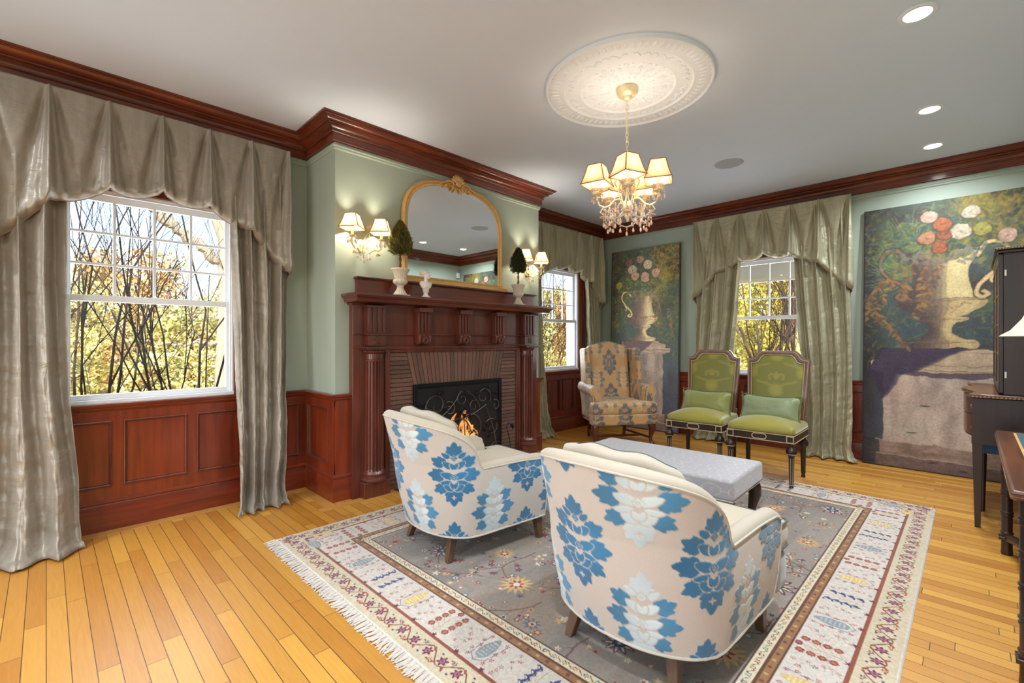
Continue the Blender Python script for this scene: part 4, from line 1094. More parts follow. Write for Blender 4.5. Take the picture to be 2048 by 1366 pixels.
# borders --------------------------------------------------------------
def side_T(k):
    """map (t along side, w inward from the edge) to canvas"""
    return [lambda t, w: (w, t), lambda t, w: (RW - w, RH - t), lambda t, w: (RW - t, w), lambda t, w: (t, RH - w)][k]
def ring(w0, w1, col):
    for k in range(4):
        cv.T = side_T(k); L = RH if k < 2 else RW
        cv.poly([(w0, w0), (w1, w1), (L - w1, w1), (L - w0, w0)] if False else [(w0, w0), (L - w0, w0), (L - w1, w1), (w1, w1)], col)
    cv.T = lambda x, y: (x, y)
CREAM, WHITE = (198, 183, 156), (203, 191, 180)
ring(0, .012, (214, 204, 190)); ring(.012, .132, CREAM); ring(.018, .024, (200, 182, 150))
ring(.132, .146, (138, 72, 52)); ring(.146, .335, WHITE)
ring(.335, .344, (96, 56, 44)); ring(.344, .372, (146, 104, 66)); ring(.372, .381, (96, 56, 44)); ring(.381, .424, (214, 198, 166)); ring(.424, .432, (84, 60, 60))
for k in range(4):
    L = RH if k < 2 else RW; cv.T = side_T(k)
    # outer meander with purple flowers
    pitch = .092; n = int(L / pitch); pitch = L / n
    cv.line([(t, .074 + .030 * math.sin(2 * PI * t / (2 * pitch))) for t in np.linspace(.02, L - .02, n * 8)], .006, (122, 68, 52))
    for i in range(n):
        t = (i + .5) * pitch; w = .074 + .030 * math.sin(2 * PI * t / (2 * pitch)); s = 1 if w > .074 else -1
        cv.flower(t, .072 - s * .002, .027, 6, (104, 40, 56), (168, 96, 128), i, .25, NAVY)
        cv.flower(t + pitch * .5, .072 + s * .026, .013, 5, (150, 56, 44) if i % 2 else NAVY, GOLD, i)
        for sg in (-1, 1):
            cv.leaf(t + sg * .022, .072 + s * .018, .026, .011, s * (PI/2) + sg * .7, (150, 72, 50)); cv.ell(t + sg * .03, .072 - s * .030, .006, .006, 0, NAVY if sg > 0 else (150, 56, 44), n=7)
    # red line buds
    for i in range(int(L / .15)): cv.flower((i + .5) * .15, .149, .015, 5, (128, 42, 48), (70, 44, 74), i)
    # white main border: plants pointing inward
    pitch = .245; n = int((L - .30) / pitch); pitch = (L - .30) / n
    for i in range(n + 1):
        t = .15 + i * pitch; kd = i % 4
        cv.line([(t, .155), (t + .004, .32)], .004, (170, 158, 140))
        if kd in (0, 2):
            c = (136, 142, 146) if kd == 0 else (206, 176, 112); c2 = (176, 180, 180) if kd == 0 else (226, 204, 150)
            cv.leaf(t, .185, .135, .062, PI/2, c)
            for a in range(6):
                for b in range(-1, 2): cv.ell(t + b * .016 * (1 - abs(a - 2) * .12), .205 + a * .017, .0055, .0055, 0, c2, n=6)
            for sg in (-1, 1):
                for b in range(5):
                    cv.flower(t + sg * (.045 + .006 * (b % 2) * 2), .175 + b * .034, .0115, 5, (158, 72, 72), (206, 150, 140), b)
                cv.line([(t, .165), (t + sg * .04, .19), (t + sg * .05, .315)], .0035, (96, 112, 140))
        elif kd == 1:
            for sg in (-1, 1):
                for b in range(4):
                    cv.line([(t, .17 + b * .025), (t + sg * .045, .19 + b * .036)], .0035, (190, 160, 120)); cv.flower(t + sg * .048, .19 + b * .038, .019, 8, (142, 74, 58), (176, 110, 84), b, .12)
            cv.flower(t, .318, .0175, 8, (138, 60, 58), (176, 110, 84), 0, .12)
        else:
            for sg in (-1, 1):
                for b in range(4):
                    x_, y_ = t + sg * .045, .195 + b * .036; cv.line([(t, .17 + b * .022), (x_, y_)], .003, (190, 160, 120))
                    cv.leaf(x_ - .02, y_, .042, .020, .5 * sg, (58, 68, 108)); cv.leaf(x_ - .014, y_ + .001, .028, .009, .5 * sg, (210, 204, 204)); cv.leaf(x_, y_ - .018, .036, .014, PI/2 + .3, (58, 68, 108))
        for b in range(7):
            tt_, ww = t + pitch / 2 + q.uniform(-.035, .035), .165 + b * .024; cv.flower(tt_, ww, q.uniform(.008, .013), 5, q.choice(((150, 78, 70), (140, 96, 84), (96, 84, 104), (170, 120, 96))), (206, 170, 150), b)
            cv.line([(t + pitch / 2, ww - .01), (tt_, ww)], .003, (168, 156, 150))
    # inner guard bands
    n = int(L / .05)
    for i in range(n):
        t = (i + .5) * L / n
        if .33 < t < L - .33:
            cv.ell(t, .358, .009, .008, 0, (110, 62, 58) if i % 2 else (186, 150, 104), n=8)
            cv.flower(t, .402, .0135, 6, (NAVY, (140, 52, 56), (96, 74, 52), TEAL)[i % 4], CRM, i)
            cv.line([(t + .012, .392), (t + .038, .412)], .004, (120, 84, 60))
cv.T = lambda x, y: (x, y)
wv = vnoise(Xg * 120, Yg * 120, 9, 2)[..., None]
cv.a *= (.92 + .16 * wv)
hgt = .011 + .0012 * vnoise(Xg * 70, Yg * 70, 2, 2) - .006 * np.clip(1 - np.minimum.reduce([Xg, Yg, RW - Xg, RH - Yg]) / .01, 0, 1)
hgt[0, :] = hgt[-1, :] = .0008; hgt[:, 0] = hgt[:, -1] = .0008
rug = empty('area_rug', (RX0, RY0, 0), label='large oriental rug with grey floral field, cream tree border and fringed ends', cat='rug')
M['rug'] = attrmat('wool_pile', .95, sheen=.3, bump=.6, bscale=700, spec=.1)
gridobj('pile', np.stack([Xg, Yg, hgt], -1), M['rug'], rug, color=cv.a)
fm_ = mat('cotton_fringe', (206, 196, 186), .95, var=.15, vscale=80)
fq = random.Random(5)
for ex, sg in ((0, -1), (RW, 1)):
    V = []; Q = []; st = .0045; n = int(RH / st)
    for i in range(n):
        y = (i + .5) * RH / n; dx = fq.uniform(.045, .068) * (1 if sg < 0 else .28); dy = fq.uniform(-.014, .014) + .010 * math.sin(i * .09); w = .0026; z = fq.uniform(.001, .004)
        b = len(V)
        for k in range(4):
            t = k / 3; xx = ex + sg * dx * t; yy = y + dy * t * t; zz = .006 * (1 - t) + z + .003 * math.sin(t * 3 + i)
            V += [(xx, yy - w, max(.0006, zz)), (xx, yy + w, max(.0006, zz + .0015))]
            if k: Q.append((b + 2*k - 2, b + 2*k - 1, b + 2*k + 1, b + 2*k))
    o = rawobj('fringe', np.array(V), np.array(Q), fm_, rug); tag(o, kind='stuff')

# ================================================================== paintings
def bez(P, n=14):
    """Catmull-Rom through points"""
    out = []
    for i in range(len(P) - 1):
        p0, p1, p2, p3 = P[max(i-1, 0)], P[i], P[i+1], P[min(i+2, len(P)-1)]
        for k in range(n):
            t = k / n
            out.append(tuple(.5 * (2*p1[j] + (p2[j]-p0[j])*t + (2*p0[j]-5*p1[j]+4*p2[j]-p3[j])*t*t + (3*p1[j]-p0[j]-3*p2[j]+p3[j])*t**3) for j in (0, 1)))
    return out + [P[-1]]

def floral_canvas(w, h, seed, big):
    c = Cv(w, h, .004, (70, 74, 60)); q = random.Random(seed)
    X, Y = np.meshgrid(np.arange(c.nx) * .004, np.arange(c.ny) * .004, indexing='ij')
    N = lambda sx, sy, k, o=5: vnoise(X * sx + k, Y * sy, seed + k, o)
    A = lambda *k: np.array(k) / 255.0
    def lay(col, m): 
        m = np.clip(m, 0, 1)[..., None]; c.a[:] = c.a * (1 - m) + A(*col) * m
    f = Y / h; u = X / w
    c.a[:] = A(74, 82, 72)
    lay((58, 70, 84), (N(2, 2, 1) - .4) * 3 * np.clip(1.25 - f * 1.1, .2, 1))
    lay((88, 98, 62), (N(3, 3, 2) - .45) * 4 * np.clip(f * 2 - .7, 0, 1))
    lay((140, 124, 62), (N(2.4, 2.4, 3) - .52) * 5 * np.clip(f * 2 - 1.0, 0, 1) * np.clip(u * 1.6 - .2, 0, 1))
    lay((66, 54, 48), (N(5, 4, 4) - .5) * 3)
    lay((84, 84, 98), np.clip(.50 - f, 0, 1) * 2.2 * N(3, 2, 5))
    if big: lay((48, 42, 44), (.16 - u) * 7 * (.4 + N(4, 3, 6)))
    else: lay((70, 74, 84), np.clip(.6 - f, 0, 1) * 1.5); lay((72, 60, 60), np.clip(.3 - u, 0, 1) * 3 * np.clip(f * 3 - 1.9, 0, 1))
    greens = [(92, 110, 66), (72, 88, 60), (118, 122, 68), (60, 72, 70), (104, 90, 58), (84, 102, 92), (140, 122, 62), (78, 64, 54), (66, 82, 88)]
    for i in range(1500):
        x, y = q.uniform(0, w), h * (.36 + .64 * q.random() ** .8); a = q.uniform(0, 2 * PI)
        c.leaf(x, y, q.uniform(.03, .10), q.uniform(.008, .022), a, q.choice(greens), q.uniform(.15, .5))
    for i in range(260):                                        # warm patch upper right
        x, y = w * q.uniform(.6, 1), h * q.uniform(.82, 1); c.leaf(x, y, q.uniform(.04, .10), .02, q.uniform(0, 6.28), q.choice([(150, 128, 60), (168, 128, 66), (128, 112, 58), (110, 104, 58)]), .4)
    if big:
        for i in range(240):
            a = q.uniform(PI * .15, PI * 1.3); L = q.uniform(.15, .46); x0, y0 = .40 + q.uniform(-.04, .06), 2.05 + q.uniform(-.22, .12)
            c.line(bez([(x0, y0), (x0 + L*.5*math.cos(a), y0 + L*.5*math.sin(a)), (x0 + L*math.cos(a - .15), y0 + L*math.sin(a - .15))], 4), .007, q.choice([(112, 130, 78), (132, 138, 84), (78, 102, 70), (92, 112, 82), (66, 84, 66)]), .45)
    k = 1.0 if big else .75; ux = w * (.487 if big else .49); zb = h * (.455 if big else .483)
    PT = lambda x, y: (ux + x * k, zb + y * k)
    def shaded(profR, profL, cols, xs=None):
        """urn piece: fill, then soft shade from the left as stacked strips"""
        R_ = bez(profR, 6); L_ = bez(profL, 6)
        c.poly([PT(*p) for p in R_] + [PT(*p) for p in L_[::-1]], cols[0])
        for i in range(7):
            t = i / 7; al = .28
            mid = [((lerp(l[0], r[0], .62 - .08 * i)), l[1]) for l, r in zip(L_, R_)]
            c.poly([PT(*p) for p in mid] + [PT(*p) for p in L_[::-1]], cols[1], al)
        hi = [((lerp(l[0], r[0], .72)), l[1]) for l, r in zip(L_, R_)]; hi2 = [((lerp(l[0], r[0], .92)), l[1]) for l, r in zip(L_, R_)]
        c.poly([PT(*p) for p in hi] + [PT(*p) for p in hi2[::-1]], cols[2], .5)
    sym = lambda P: (P, [(-x, y) for x, y in P])
    if big: ST, SD, SH = (180, 152, 108), (66, 54, 58), (204, 180, 128)
    else: ST, SD, SH = (176, 150, 116), (84, 70, 68), (206, 184, 136)
    # pedestal shaft with stained stone
    pw = .42 * (1 if big else .76)
    c.poly([(ux - pw, 0), (ux + pw, 0), (ux + pw, zb - .24*k), (ux - pw, zb - .24*k)], (184, 162, 146) if big else (150, 132, 118))
    i0, i1, j0, j1, XX, YY = c.region(ux - pw + .004, ux + pw - .004, 0, zb - .24*k)
    nn = vnoise(XX * 9, YY * 2.2, seed + 5, 5)[..., None]; mm = vnoise(XX * 4 + 3, YY * 3, seed + 6, 5)[..., None]; st = vnoise(XX * 5, YY * 5, seed + 9, 5)[..., None]
    B = c.a[i0:i1, j0:j1] * (.70 + .55 * nn); wg = np.clip((mm - .45) * 3, 0, 1); B = B * (1 - wg * .30) + np.array([120, 90, 80]) / 255 * wg * .30
    wg = np.clip((st - .55) * 5, 0, 1); c.a[i0:i1, j0:j1] = B * (1 - wg * .4) + np.array([176, 168, 150]) / 255 * wg * .4
    bs = [(-.055, 0, .11, (112, 92, 84)), (-.03, .115, .125, (140, 118, 104))]
    c.poly([(ux - pw - .055, 0), (ux + pw + .055, 0), (ux + pw + .055, .105), (ux - pw - .055, .12)], (108, 88, 82)); c.poly([(ux - pw - .028, .12), (ux + pw + .028, .105), (ux + pw + .028, .24), (ux - pw - .028, .26)], (142, 118, 104))
    i0, i1, j0, j1, XX, YY = c.region(0, w, 0, .26); c.a[i0:i1, j0:j1] *= (.72 + .5 * vnoise(XX * 12, YY * 30, 3, 5))[..., None]
    for y0 in (.118, .255): c.line([(ux - pw - .05, y0 + .006), (ux + pw + .05, y0 - .010)], .010, (176, 154, 134), .7)
    for m_ in ((ux - .05, .085), (ux + .16, .05), (ux - .1, .62), (ux - .2, .36)): c.ell(m_[0], m_[1], .035, .006, .1, (52, 38, 38), .8)
    # capital mouldings
    lit = (178, 152, 124) if big else (150, 128, 112)
    c.poly([PT(-.46, -.24), PT(.45, -.24), PT(.56, -.20), PT(.56, -.135), PT(-.52, -.125), PT(-.52, -.20)], lit)
    for yy, col in ((-.215, (112, 90, 82)), (-.165, (120, 98, 86)), (-.13, (206, 182, 150)), (-.205, (196, 172, 144))): c.line([PT(-.51, yy + .004), PT(.555, yy - .006)], .007, col, .8)
    c.poly([PT(-.45, -.125), PT(.47, -.135), PT(.47, -.05), PT(.36, -.025), PT(.30, 0), PT(-.36, 0), PT(-.43, -.03)], tuple(v * 1.03 for v in lit))
    c.line([PT(-.43, -.04), PT(.45, -.05)], .006, (122, 100, 88), .7)
    if big:
        for sft in range(5):
            e = sft * .012
            c.poly([PT(-.44, 0), PT(.26 - e, 0), PT(.10 - e, -.06), PT(-.02 - e, -.14), PT(-.16 - e, -.24), PT(-.26 - e, -.27), PT(-.42, -.52 + e), PT(-.43, -.52 + e), PT(-.53, -.2)], (56, 46, 66), .38)
        c.poly([PT(-.30, -.24), PT(.56, -.225), PT(.50, -.27), PT(.2, -.29), PT(-.3, -.27)], (66, 54, 66), .75)
    else:
        for sft in range(4): e = sft * .012; c.poly([PT(-.40, 0), PT(.24 - e, 0), PT(.10 - e, -.13), PT(-.06 - e, -.24), PT(-.46, -.26)], (84, 68, 72), .35)
    # urn
    c.ell(*PT(0, .01), .28*k, .020*k, 0, (60, 48, 54), .5)
    shaded(*sym([(.10, .08), (.24, .075), (.265, .045), (.255, .01), (.20, 0)]), (ST, SD, SH))
    shaded(*sym([(.14, .255), (.10, .225), (.080, .18), (.095, .13), (.15, .09), (.2, .075)]), (ST, SD, SH))
    shaded(*sym([(.12, .30), (.18, .285), (.185, .265), (.15, .245)]), (ST, SD, SH))
    shaded(*sym([(.285, .46), (.315, .45), (.31, .42), (.25, .35), (.16, .305), (.10, .295)]), (ST, SD, SH))
    shaded(*sym([(.30, .93), (.285, .89), (.235, .84), (.205, .76), (.195, .66), (.215, .55), (.245, .49), (.25, .465)]), (SH if big else ST, SD, (214, 192, 138) if big else SH))
    for yy, rr in ((.455, .30), (.475, .25), (.88, .275), (.90, .285), (.275, .18), (.062, .25)): c.line([PT(rr * math.cos(t), yy + .012 * math.sin(t)) for t in np.linspace(PI, 2*PI, 14)], .006, (120, 92, 74), .7)
    for i in range(9): c.leaf(*PT(-.06 + i * .034, .40 + .008 * math.sin(i)), .03*k, .016*k, 1.2 + i, (138, 108, 76), .7)
    for s in (-1, 1) if big else (-1,):
        P = bez([(s*.25, .86), (s*.30, .955), (s*.38, .965), (s*.445, .88), (s*.42, .76), (s*.34, .67), (s*.27, .60), (s*.245, .52), (s*.275, .475), (s*.315, .50), (s*.29, .53)], 10)
        P2 = bez([(s*.40, .74), (s*.36, .66), (s*.34, .62), (s*.37, .60)], 8)
        cc = (186, 156, 112) if (s > 0 or not big) else (112, 88, 70)
        for wd, col, al in ((.046, (62, 50, 46), .8), (.034, cc, 1), (.012, tuple(min(255, v * 1.18) for v in cc), .9)):
            c.line([PT(*p) for p in P], wd * k, col, al); c.line([PT(*p) for p in P2], wd * .7 * k, col, al)
    # trailing leaves
    ors = [(140, 98, 64), (156, 112, 66), (120, 84, 60), (146, 120, 70), (126, 92, 78), (106, 80, 60)]
    strands = [[(-.06, .92), (-.16, .64), (-.12, .40)], [(-.16, .92), (-.3, .66), (-.24, .50)], [(.04, .9), (-.06, .62), (-.2, .30)], [(-.3, .82), (-.42, .5), (-.55, .30)], [(-.35, .72), (-.52, .62), (-.58, .40)], [(.50, .66), (.42, .4), (.36, .18)], [(.46, .45), (.52, .3), (.46, .10)], [(-.5, .36), (-.36, .20), (-.24, .02)], [(.54, .75), (.50, .55), (.56, .40)]]
    if not big: strands = [[(.12, .95), (.30, .6), (.28, .3)], [(-.5, .9), (-.62, .5), (-.55, .2)], [(.5, .6), (.58, .3), (.62, .1)], [(-.3, .95), (-.1, 1.0), (.2, .97)], [(.22, .9), (.34, .7), (.36, .45)]]
    for st_ in strands:
        for t in np.linspace(0, 1, 17):
            a_, b_, c_ = st_; x_ = (1-t)**2*a_[0] + 2*t*(1-t)*b_[0] + t*t*c_[0]; y_ = (1-t)**2*a_[1] + 2*t*(1-t)*b_[1] + t*t*c_[1]
            for s in (-1, 1):
                col = q.choice(ors if big else [(140, 104, 72), (120, 96, 66), (150, 122, 70), (104, 86, 66)]); a = PI * 1.5 + s * q.uniform(.5, 1.3)
                c.leaf(*PT(x_ + q.uniform(-.02, .02), y_), q.uniform(.035, .065) * k, .026 * k, a, col, q.uniform(.5, .9)); 
    for i in range(420):
        x_, y_ = PT(q.gauss(0, .26), .98 + q.gauss(.08, .10)); c.leaf(x_, y_, .065 * k, .026 * k, q.uniform(0, 2 * PI), q.choice(greens), .55)
    for i in range(50):
        x_, y_ = PT(q.gauss(.05, .16), .90 + q.gauss(0, .04)); c.leaf(x_, y_, .07 * k, .035 * k, q.uniform(3.5, 6), q.choice([(110, 108, 96), (124, 116, 104), (128, 116, 70), (100, 104, 70)]), .7)
    def rose(x_, y_, r, col):
        L = [tuple(v * m for v in col) for m in (.62, .78, .9, 1.0)]
        c.ell(x_, y_ - r * .1, r * 1.12, r * 1.05, 0, tuple(v * .42 for v in col), .5)
        for ring_, (m, n) in enumerate(((1.0, 7), (.72, 6), (.45, 4))):
            off = q.random() * 6
            for i in range(n):
                a = off + 2 * PI * i / n; px, py = x_ + r * m * .55 * math.cos(a), y_ + r * m * .55 * math.sin(a)
                c.ell(px, py, r * m * .52, r * m * .42, a + PI/2, L[1 + (i + ring_) % 2], 1, n=16); c.ell(px + r*.04, py + r*.05, r * m * .42, r * m * .30, a + PI/2, L[2 + (i % 2)], .85, n=16)
        c.ell(x_, y_, r * .20, r * .17, .4, L[0], .75); c.ell(x_ + r*.05, y_ + r*.05, r * .10, r * .08, .4, L[3], .9)
        for i in range(4): c.leaf(x_ + r * q.uniform(-1, 1), y_ - r, r * .8, r * .35, q.uniform(3.3, 6.1), q.choice(greens), .6)
    WH, PK, OR_, YL, SA = ((204, 182, 156), (196, 156, 134), (166, 96, 62), (164, 152, 78), (184, 126, 94)) if big else ((190, 170, 146), (184, 148, 128), (160, 92, 60), (150, 138, 76), (170, 120, 90))
    if big: RS = [(.0, .98, .045, OR_), (.03, 1.08, .05, (170, 92, 58)), (-.078, 1.26, .058, PK), (.21, 1.26, .060, WH), (.02, 1.18, .062, OR_), (-.10, 1.06, .066, SA), (.142, 1.09, .068, WH), (.277, 1.09, .058, YL), (.437, 1.01, .060, PK), (-.01, .96, .05, OR_)]
    else: RS = [((x - 285) / 301, (212 - y / 3.333) / 104.8, r, col) for x, y, r, col in ((190, 175, .085, (128, 96, 88)), (265, 162, .075, (158, 126, 110)), (215, 225, .09, WH), (315, 200, .088, WH), (230, 270, .085, PK), (295, 282, .09, PK), (362, 258, .08, PK), (127, 325, .065, (164, 148, 78)), (400, 152, .045, (160, 122, 90)))]
    for dx, dy, r, col in RS: rose(ux + dx * k, zb + dy * k, r * k * 1.08, col)
    wx, wy = vnoise(X * 11, Y * 11, 21, 3) - .5, vnoise(X * 11, Y * 11, 22, 3) - .5       # painterly wobble
    jit = np.random.RandomState(seed); a0, _ = c.sample(X + wx * .035, Y + wy * .035, wrap=False)
    a1, _ = c.sample(X + wx * .035 + .006 * jit.uniform(-1, 1, X.shape), Y + wy * .035 + .006 * jit.uniform(-1, 1, X.shape), wrap=False)
    c.a = .5 * a0 + .5 * a1
    c.a = (c.a * .98 if big else c.a * 1.36) + .04 * A(150, 140, 130)
    c.a *= (.90 + .2 * vnoise(X * 90, Y * 90, 3, 2)[..., None]) * (.92 + .16 * vnoise(X * 14, Y * 5, 13, 4)[..., None])
    c.rect(0, .010, 0, h, (44, 36, 34), .7); c.rect(w - .012, w, 0, h, (50, 42, 38), .7); c.rect(0, w, 0, .012, (60, 46, 42), .7)
    return c

def painting(name, lean, w, h, seed, lab, big):
    yl, xt, xb = lean; c = floral_canvas(w, h, seed, big)
    X, Y = np.meshgrid(np.arange(c.nx) * .004, np.arange(c.ny) * .004, indexing='ij')
    # place: local x = canvas u mapped to -Y world; lean back to the wall
    ang = math.atan2(xt - xb, h)
    r = empty(name, (xb, yl, 0.004), label=lab, cat='painting', group='unframed floral canvases leaning on the back wall')
    r.rotation_euler = (0, 0, -PI / 2)                        # local +x -> world -y ; local +y -> world +x
    L = math.cos(ang); Sx = math.sin(ang)
    P = np.stack([X, Y * Sx, Y * L], -1)
    gridobj('canvas', P, M['paint'], r, color=c.a)
    e = MB(); nrm = Vector((0, L, -Sx)); up = Vector((0, Sx, L)); cx_ = Vector((w / 2, 0, 0)) + up * h / 2 + nrm * .017
    e.obox(cx_, ((1, 0, 0), up, nrm), (w / 2, h / 2, .0155)); e.build('stretcher', mat('raw_canvas_edge', (96, 82, 70), .9, var=.2), r)
    return r
M['paint'] = attrmat('oil_on_canvas', .6, bump=.35, bscale=260, spec=.25)
painting('floral_painting', (.795, 6.035, 5.905), 1.20, 2.60, 3, 'large unframed painting of a rose-filled urn on a pedestal, right of the back window', True)
painting('floral_painting', (3.86, 6.035, 5.97), 1.07, 2.58, 8, 'narrower faded painting of an urn with pale roses, leaning behind the wing chair', False)
# ================================================================== damask tiles
def damask(bg, cols, dk=.86):
    """tile .40 x .43 m: column 0 = all-dark motif; column 1 = pale centre with dark sides (half-drop repeat)"""
    W, Hh = .40, .43
    c = Cv(W, Hh, .002, bg)
    blue, blue2, pale = cols
    def fan(X, Y, L, Wd, a, col, g=.0035):
        parts = ((0, 1, 1), (.55, .80, .8), (-.55, .80, .8), (1.05, .58, .7), (-1.05, .58, .7))
        for k in (1, 0):
            for da, fl, fw in parts:
                e = g if k else 0
                c.leaf(X - e * math.cos(a + da), Y - e * math.sin(a + da), L * fl + 2 * e, Wd * fw + 2 * e, a + da, bg if k else col, 1, 0 if k else 1)
    def oval(X, Y, L, Wd, a, col, g=.003):
        c.leaf(X - g * math.cos(a), Y - g * math.sin(a), L + 2 * g, Wd + 2 * g, a, bg, 1, 0); c.leaf(X, Y, L, Wd, a, col, 1, 1)
    def motif(cx, cy, typ):
        main = pale if typ else blue; side = blue2 if typ else blue
        for oy in (-Hh, 0, Hh):
            for ox in (-W, 0, W):
                X, Y = cx + ox, cy + oy
                if X < -.2 or X > W + .2 or Y < -.25 or Y > Hh + .25: continue
                for s in (1, -1):
                    A = lambda a: a if s > 0 else PI - a
                    fan(X + s*.045, Y + .050, .062, .036, A(.55), side); fan(X + s*.040, Y - .070, .060, .036, A(-.50), side); fan(X + s*.050, Y - .010, .072, .042, A(.05), side)
                fan(X, Y + .100, .070, .036, PI/2, main); fan(X, Y - .095, .082, .046, -PI/2, main)
                for s in (1, -1):
                    A = lambda a: a if s > 0 else PI - a
                    oval(X + s*.020, Y + .082, .042, .024, A(.75), main)
                    oval(X + s*.006, Y + .030, .052, .034, A(.62), main); oval(X + s*.004, Y - .022, .060, .036, A(.40), main)
                    oval(X + s*.010, Y - .048, .052, .026, A(-.05), main); oval(X + s*.003, Y - .088, .048, .032, A(.55), main)
                for (yy, r) in ((.082, .017), (-.020, .018)):
                    for rr, col, mv in ((r + .003, bg, 0), (r, main, 1), (r * .5, bg, 0), (r * .28, main, 1)): c.poly([(X, Y+yy+rr), (X+rr*.85, Y+yy), (X, Y+yy-rr), (X-rr*.85, Y+yy)], col, 1, mv)
                for yy in (.040, -.062):
                    for e, col, mv in ((.003, bg, 0), (0, main, 1)):
                        for s in (1, -1): c.leaf(X, Y + yy - .018 - e, .036 + 2*e, .020 + 2*e, PI/2 - s*.42, col, 1, mv)
                for a in range(4): c.leaf(X, Y - .128, .013, .006, a * PI/2, bg, 1, 0)
    motif(.10, .10, 0); motif(.30, .10 + Hh / 2, 1)
    X, Y = np.meshgrid(np.arange(c.nx) * .002, np.arange(c.ny) * .002, indexing='ij')
    t = .90 + .22 * (.5 + .5 * np.sin(2*PI*X/W*1 + 1) * np.sin(2*PI*Y/Hh))
    c.a *= np.where(c.m > .5, t, 1)[..., None]
    return c
DB = damask((200, 189, 180), ((54, 112, 152), (70, 126, 164), (194, 208, 214)))
DW = damask((196, 152, 102), ((104, 102, 102), (126, 122, 118), (204, 168, 122)))

def paint_tri(V, N, tile, su=1.0, off=(0, 0, 0)):
    """box-projected tile colours and relief mask"""
    V = V + np.array(off); a = np.abs(N); k = np.argmax(a * np.array([1, 1, .9]), axis=1)
    u = np.where(k == 0, V[:, 1], V[:, 0]); v = np.where(k == 2, V[:, 1], V[:, 2])
    return tile.sample(u / su, v / su)

def fabricobj(name, V, Q, mt_, parent, tile=None, off=(0, 0, 0), su=1.0, plain=None, relief=.0012, vary=None):
    me_ = None
    tri = V[Q]; n = np.cross(tri[:, 2] - tri[:, 0], tri[:, 3] - tri[:, 1]); N = np.zeros_like(V)
    for i in range(4): np.add.at(N, Q[:, i], n)
    N /= np.maximum(np.linalg.norm(N, axis=1, keepdims=True), 1e-9)
    if tile is not None:
        c, m = paint_tri(V, N, tile, su, off); V = V + N * (relief * m)[:, None]
    else: c = np.broadcast_to(np.array(plain) / 255.0, V.shape).copy()
    return rawobj(name, V, Q, mt_, parent, c)
M['fab'] = attrmat('woven_damask', .75, sheen=.35, bump=.35, bscale=900, spec=.2, weave=True)
M['fabw'] = attrmat('satin_damask', .45, sheen=.3, bump=.2, bscale=900, spec=.4, weave=True)
M['linen'] = mat('pale_velvet', (190, 176, 158), .7, sheen=.5, var=.05, vscale=9, bump=.25, bscale=500)
M['piping'] = mat('piping', (196, 188, 174), .7, var=.1, vscale=50)
M['pipdark'] = mat('dark_piping', (96, 100, 98), .7)
M['legoak'] = wood('brown_oak_leg', (70, 48, 34), (112, 82, 60), (9, 9, 1), rough=.45, coat=.1)

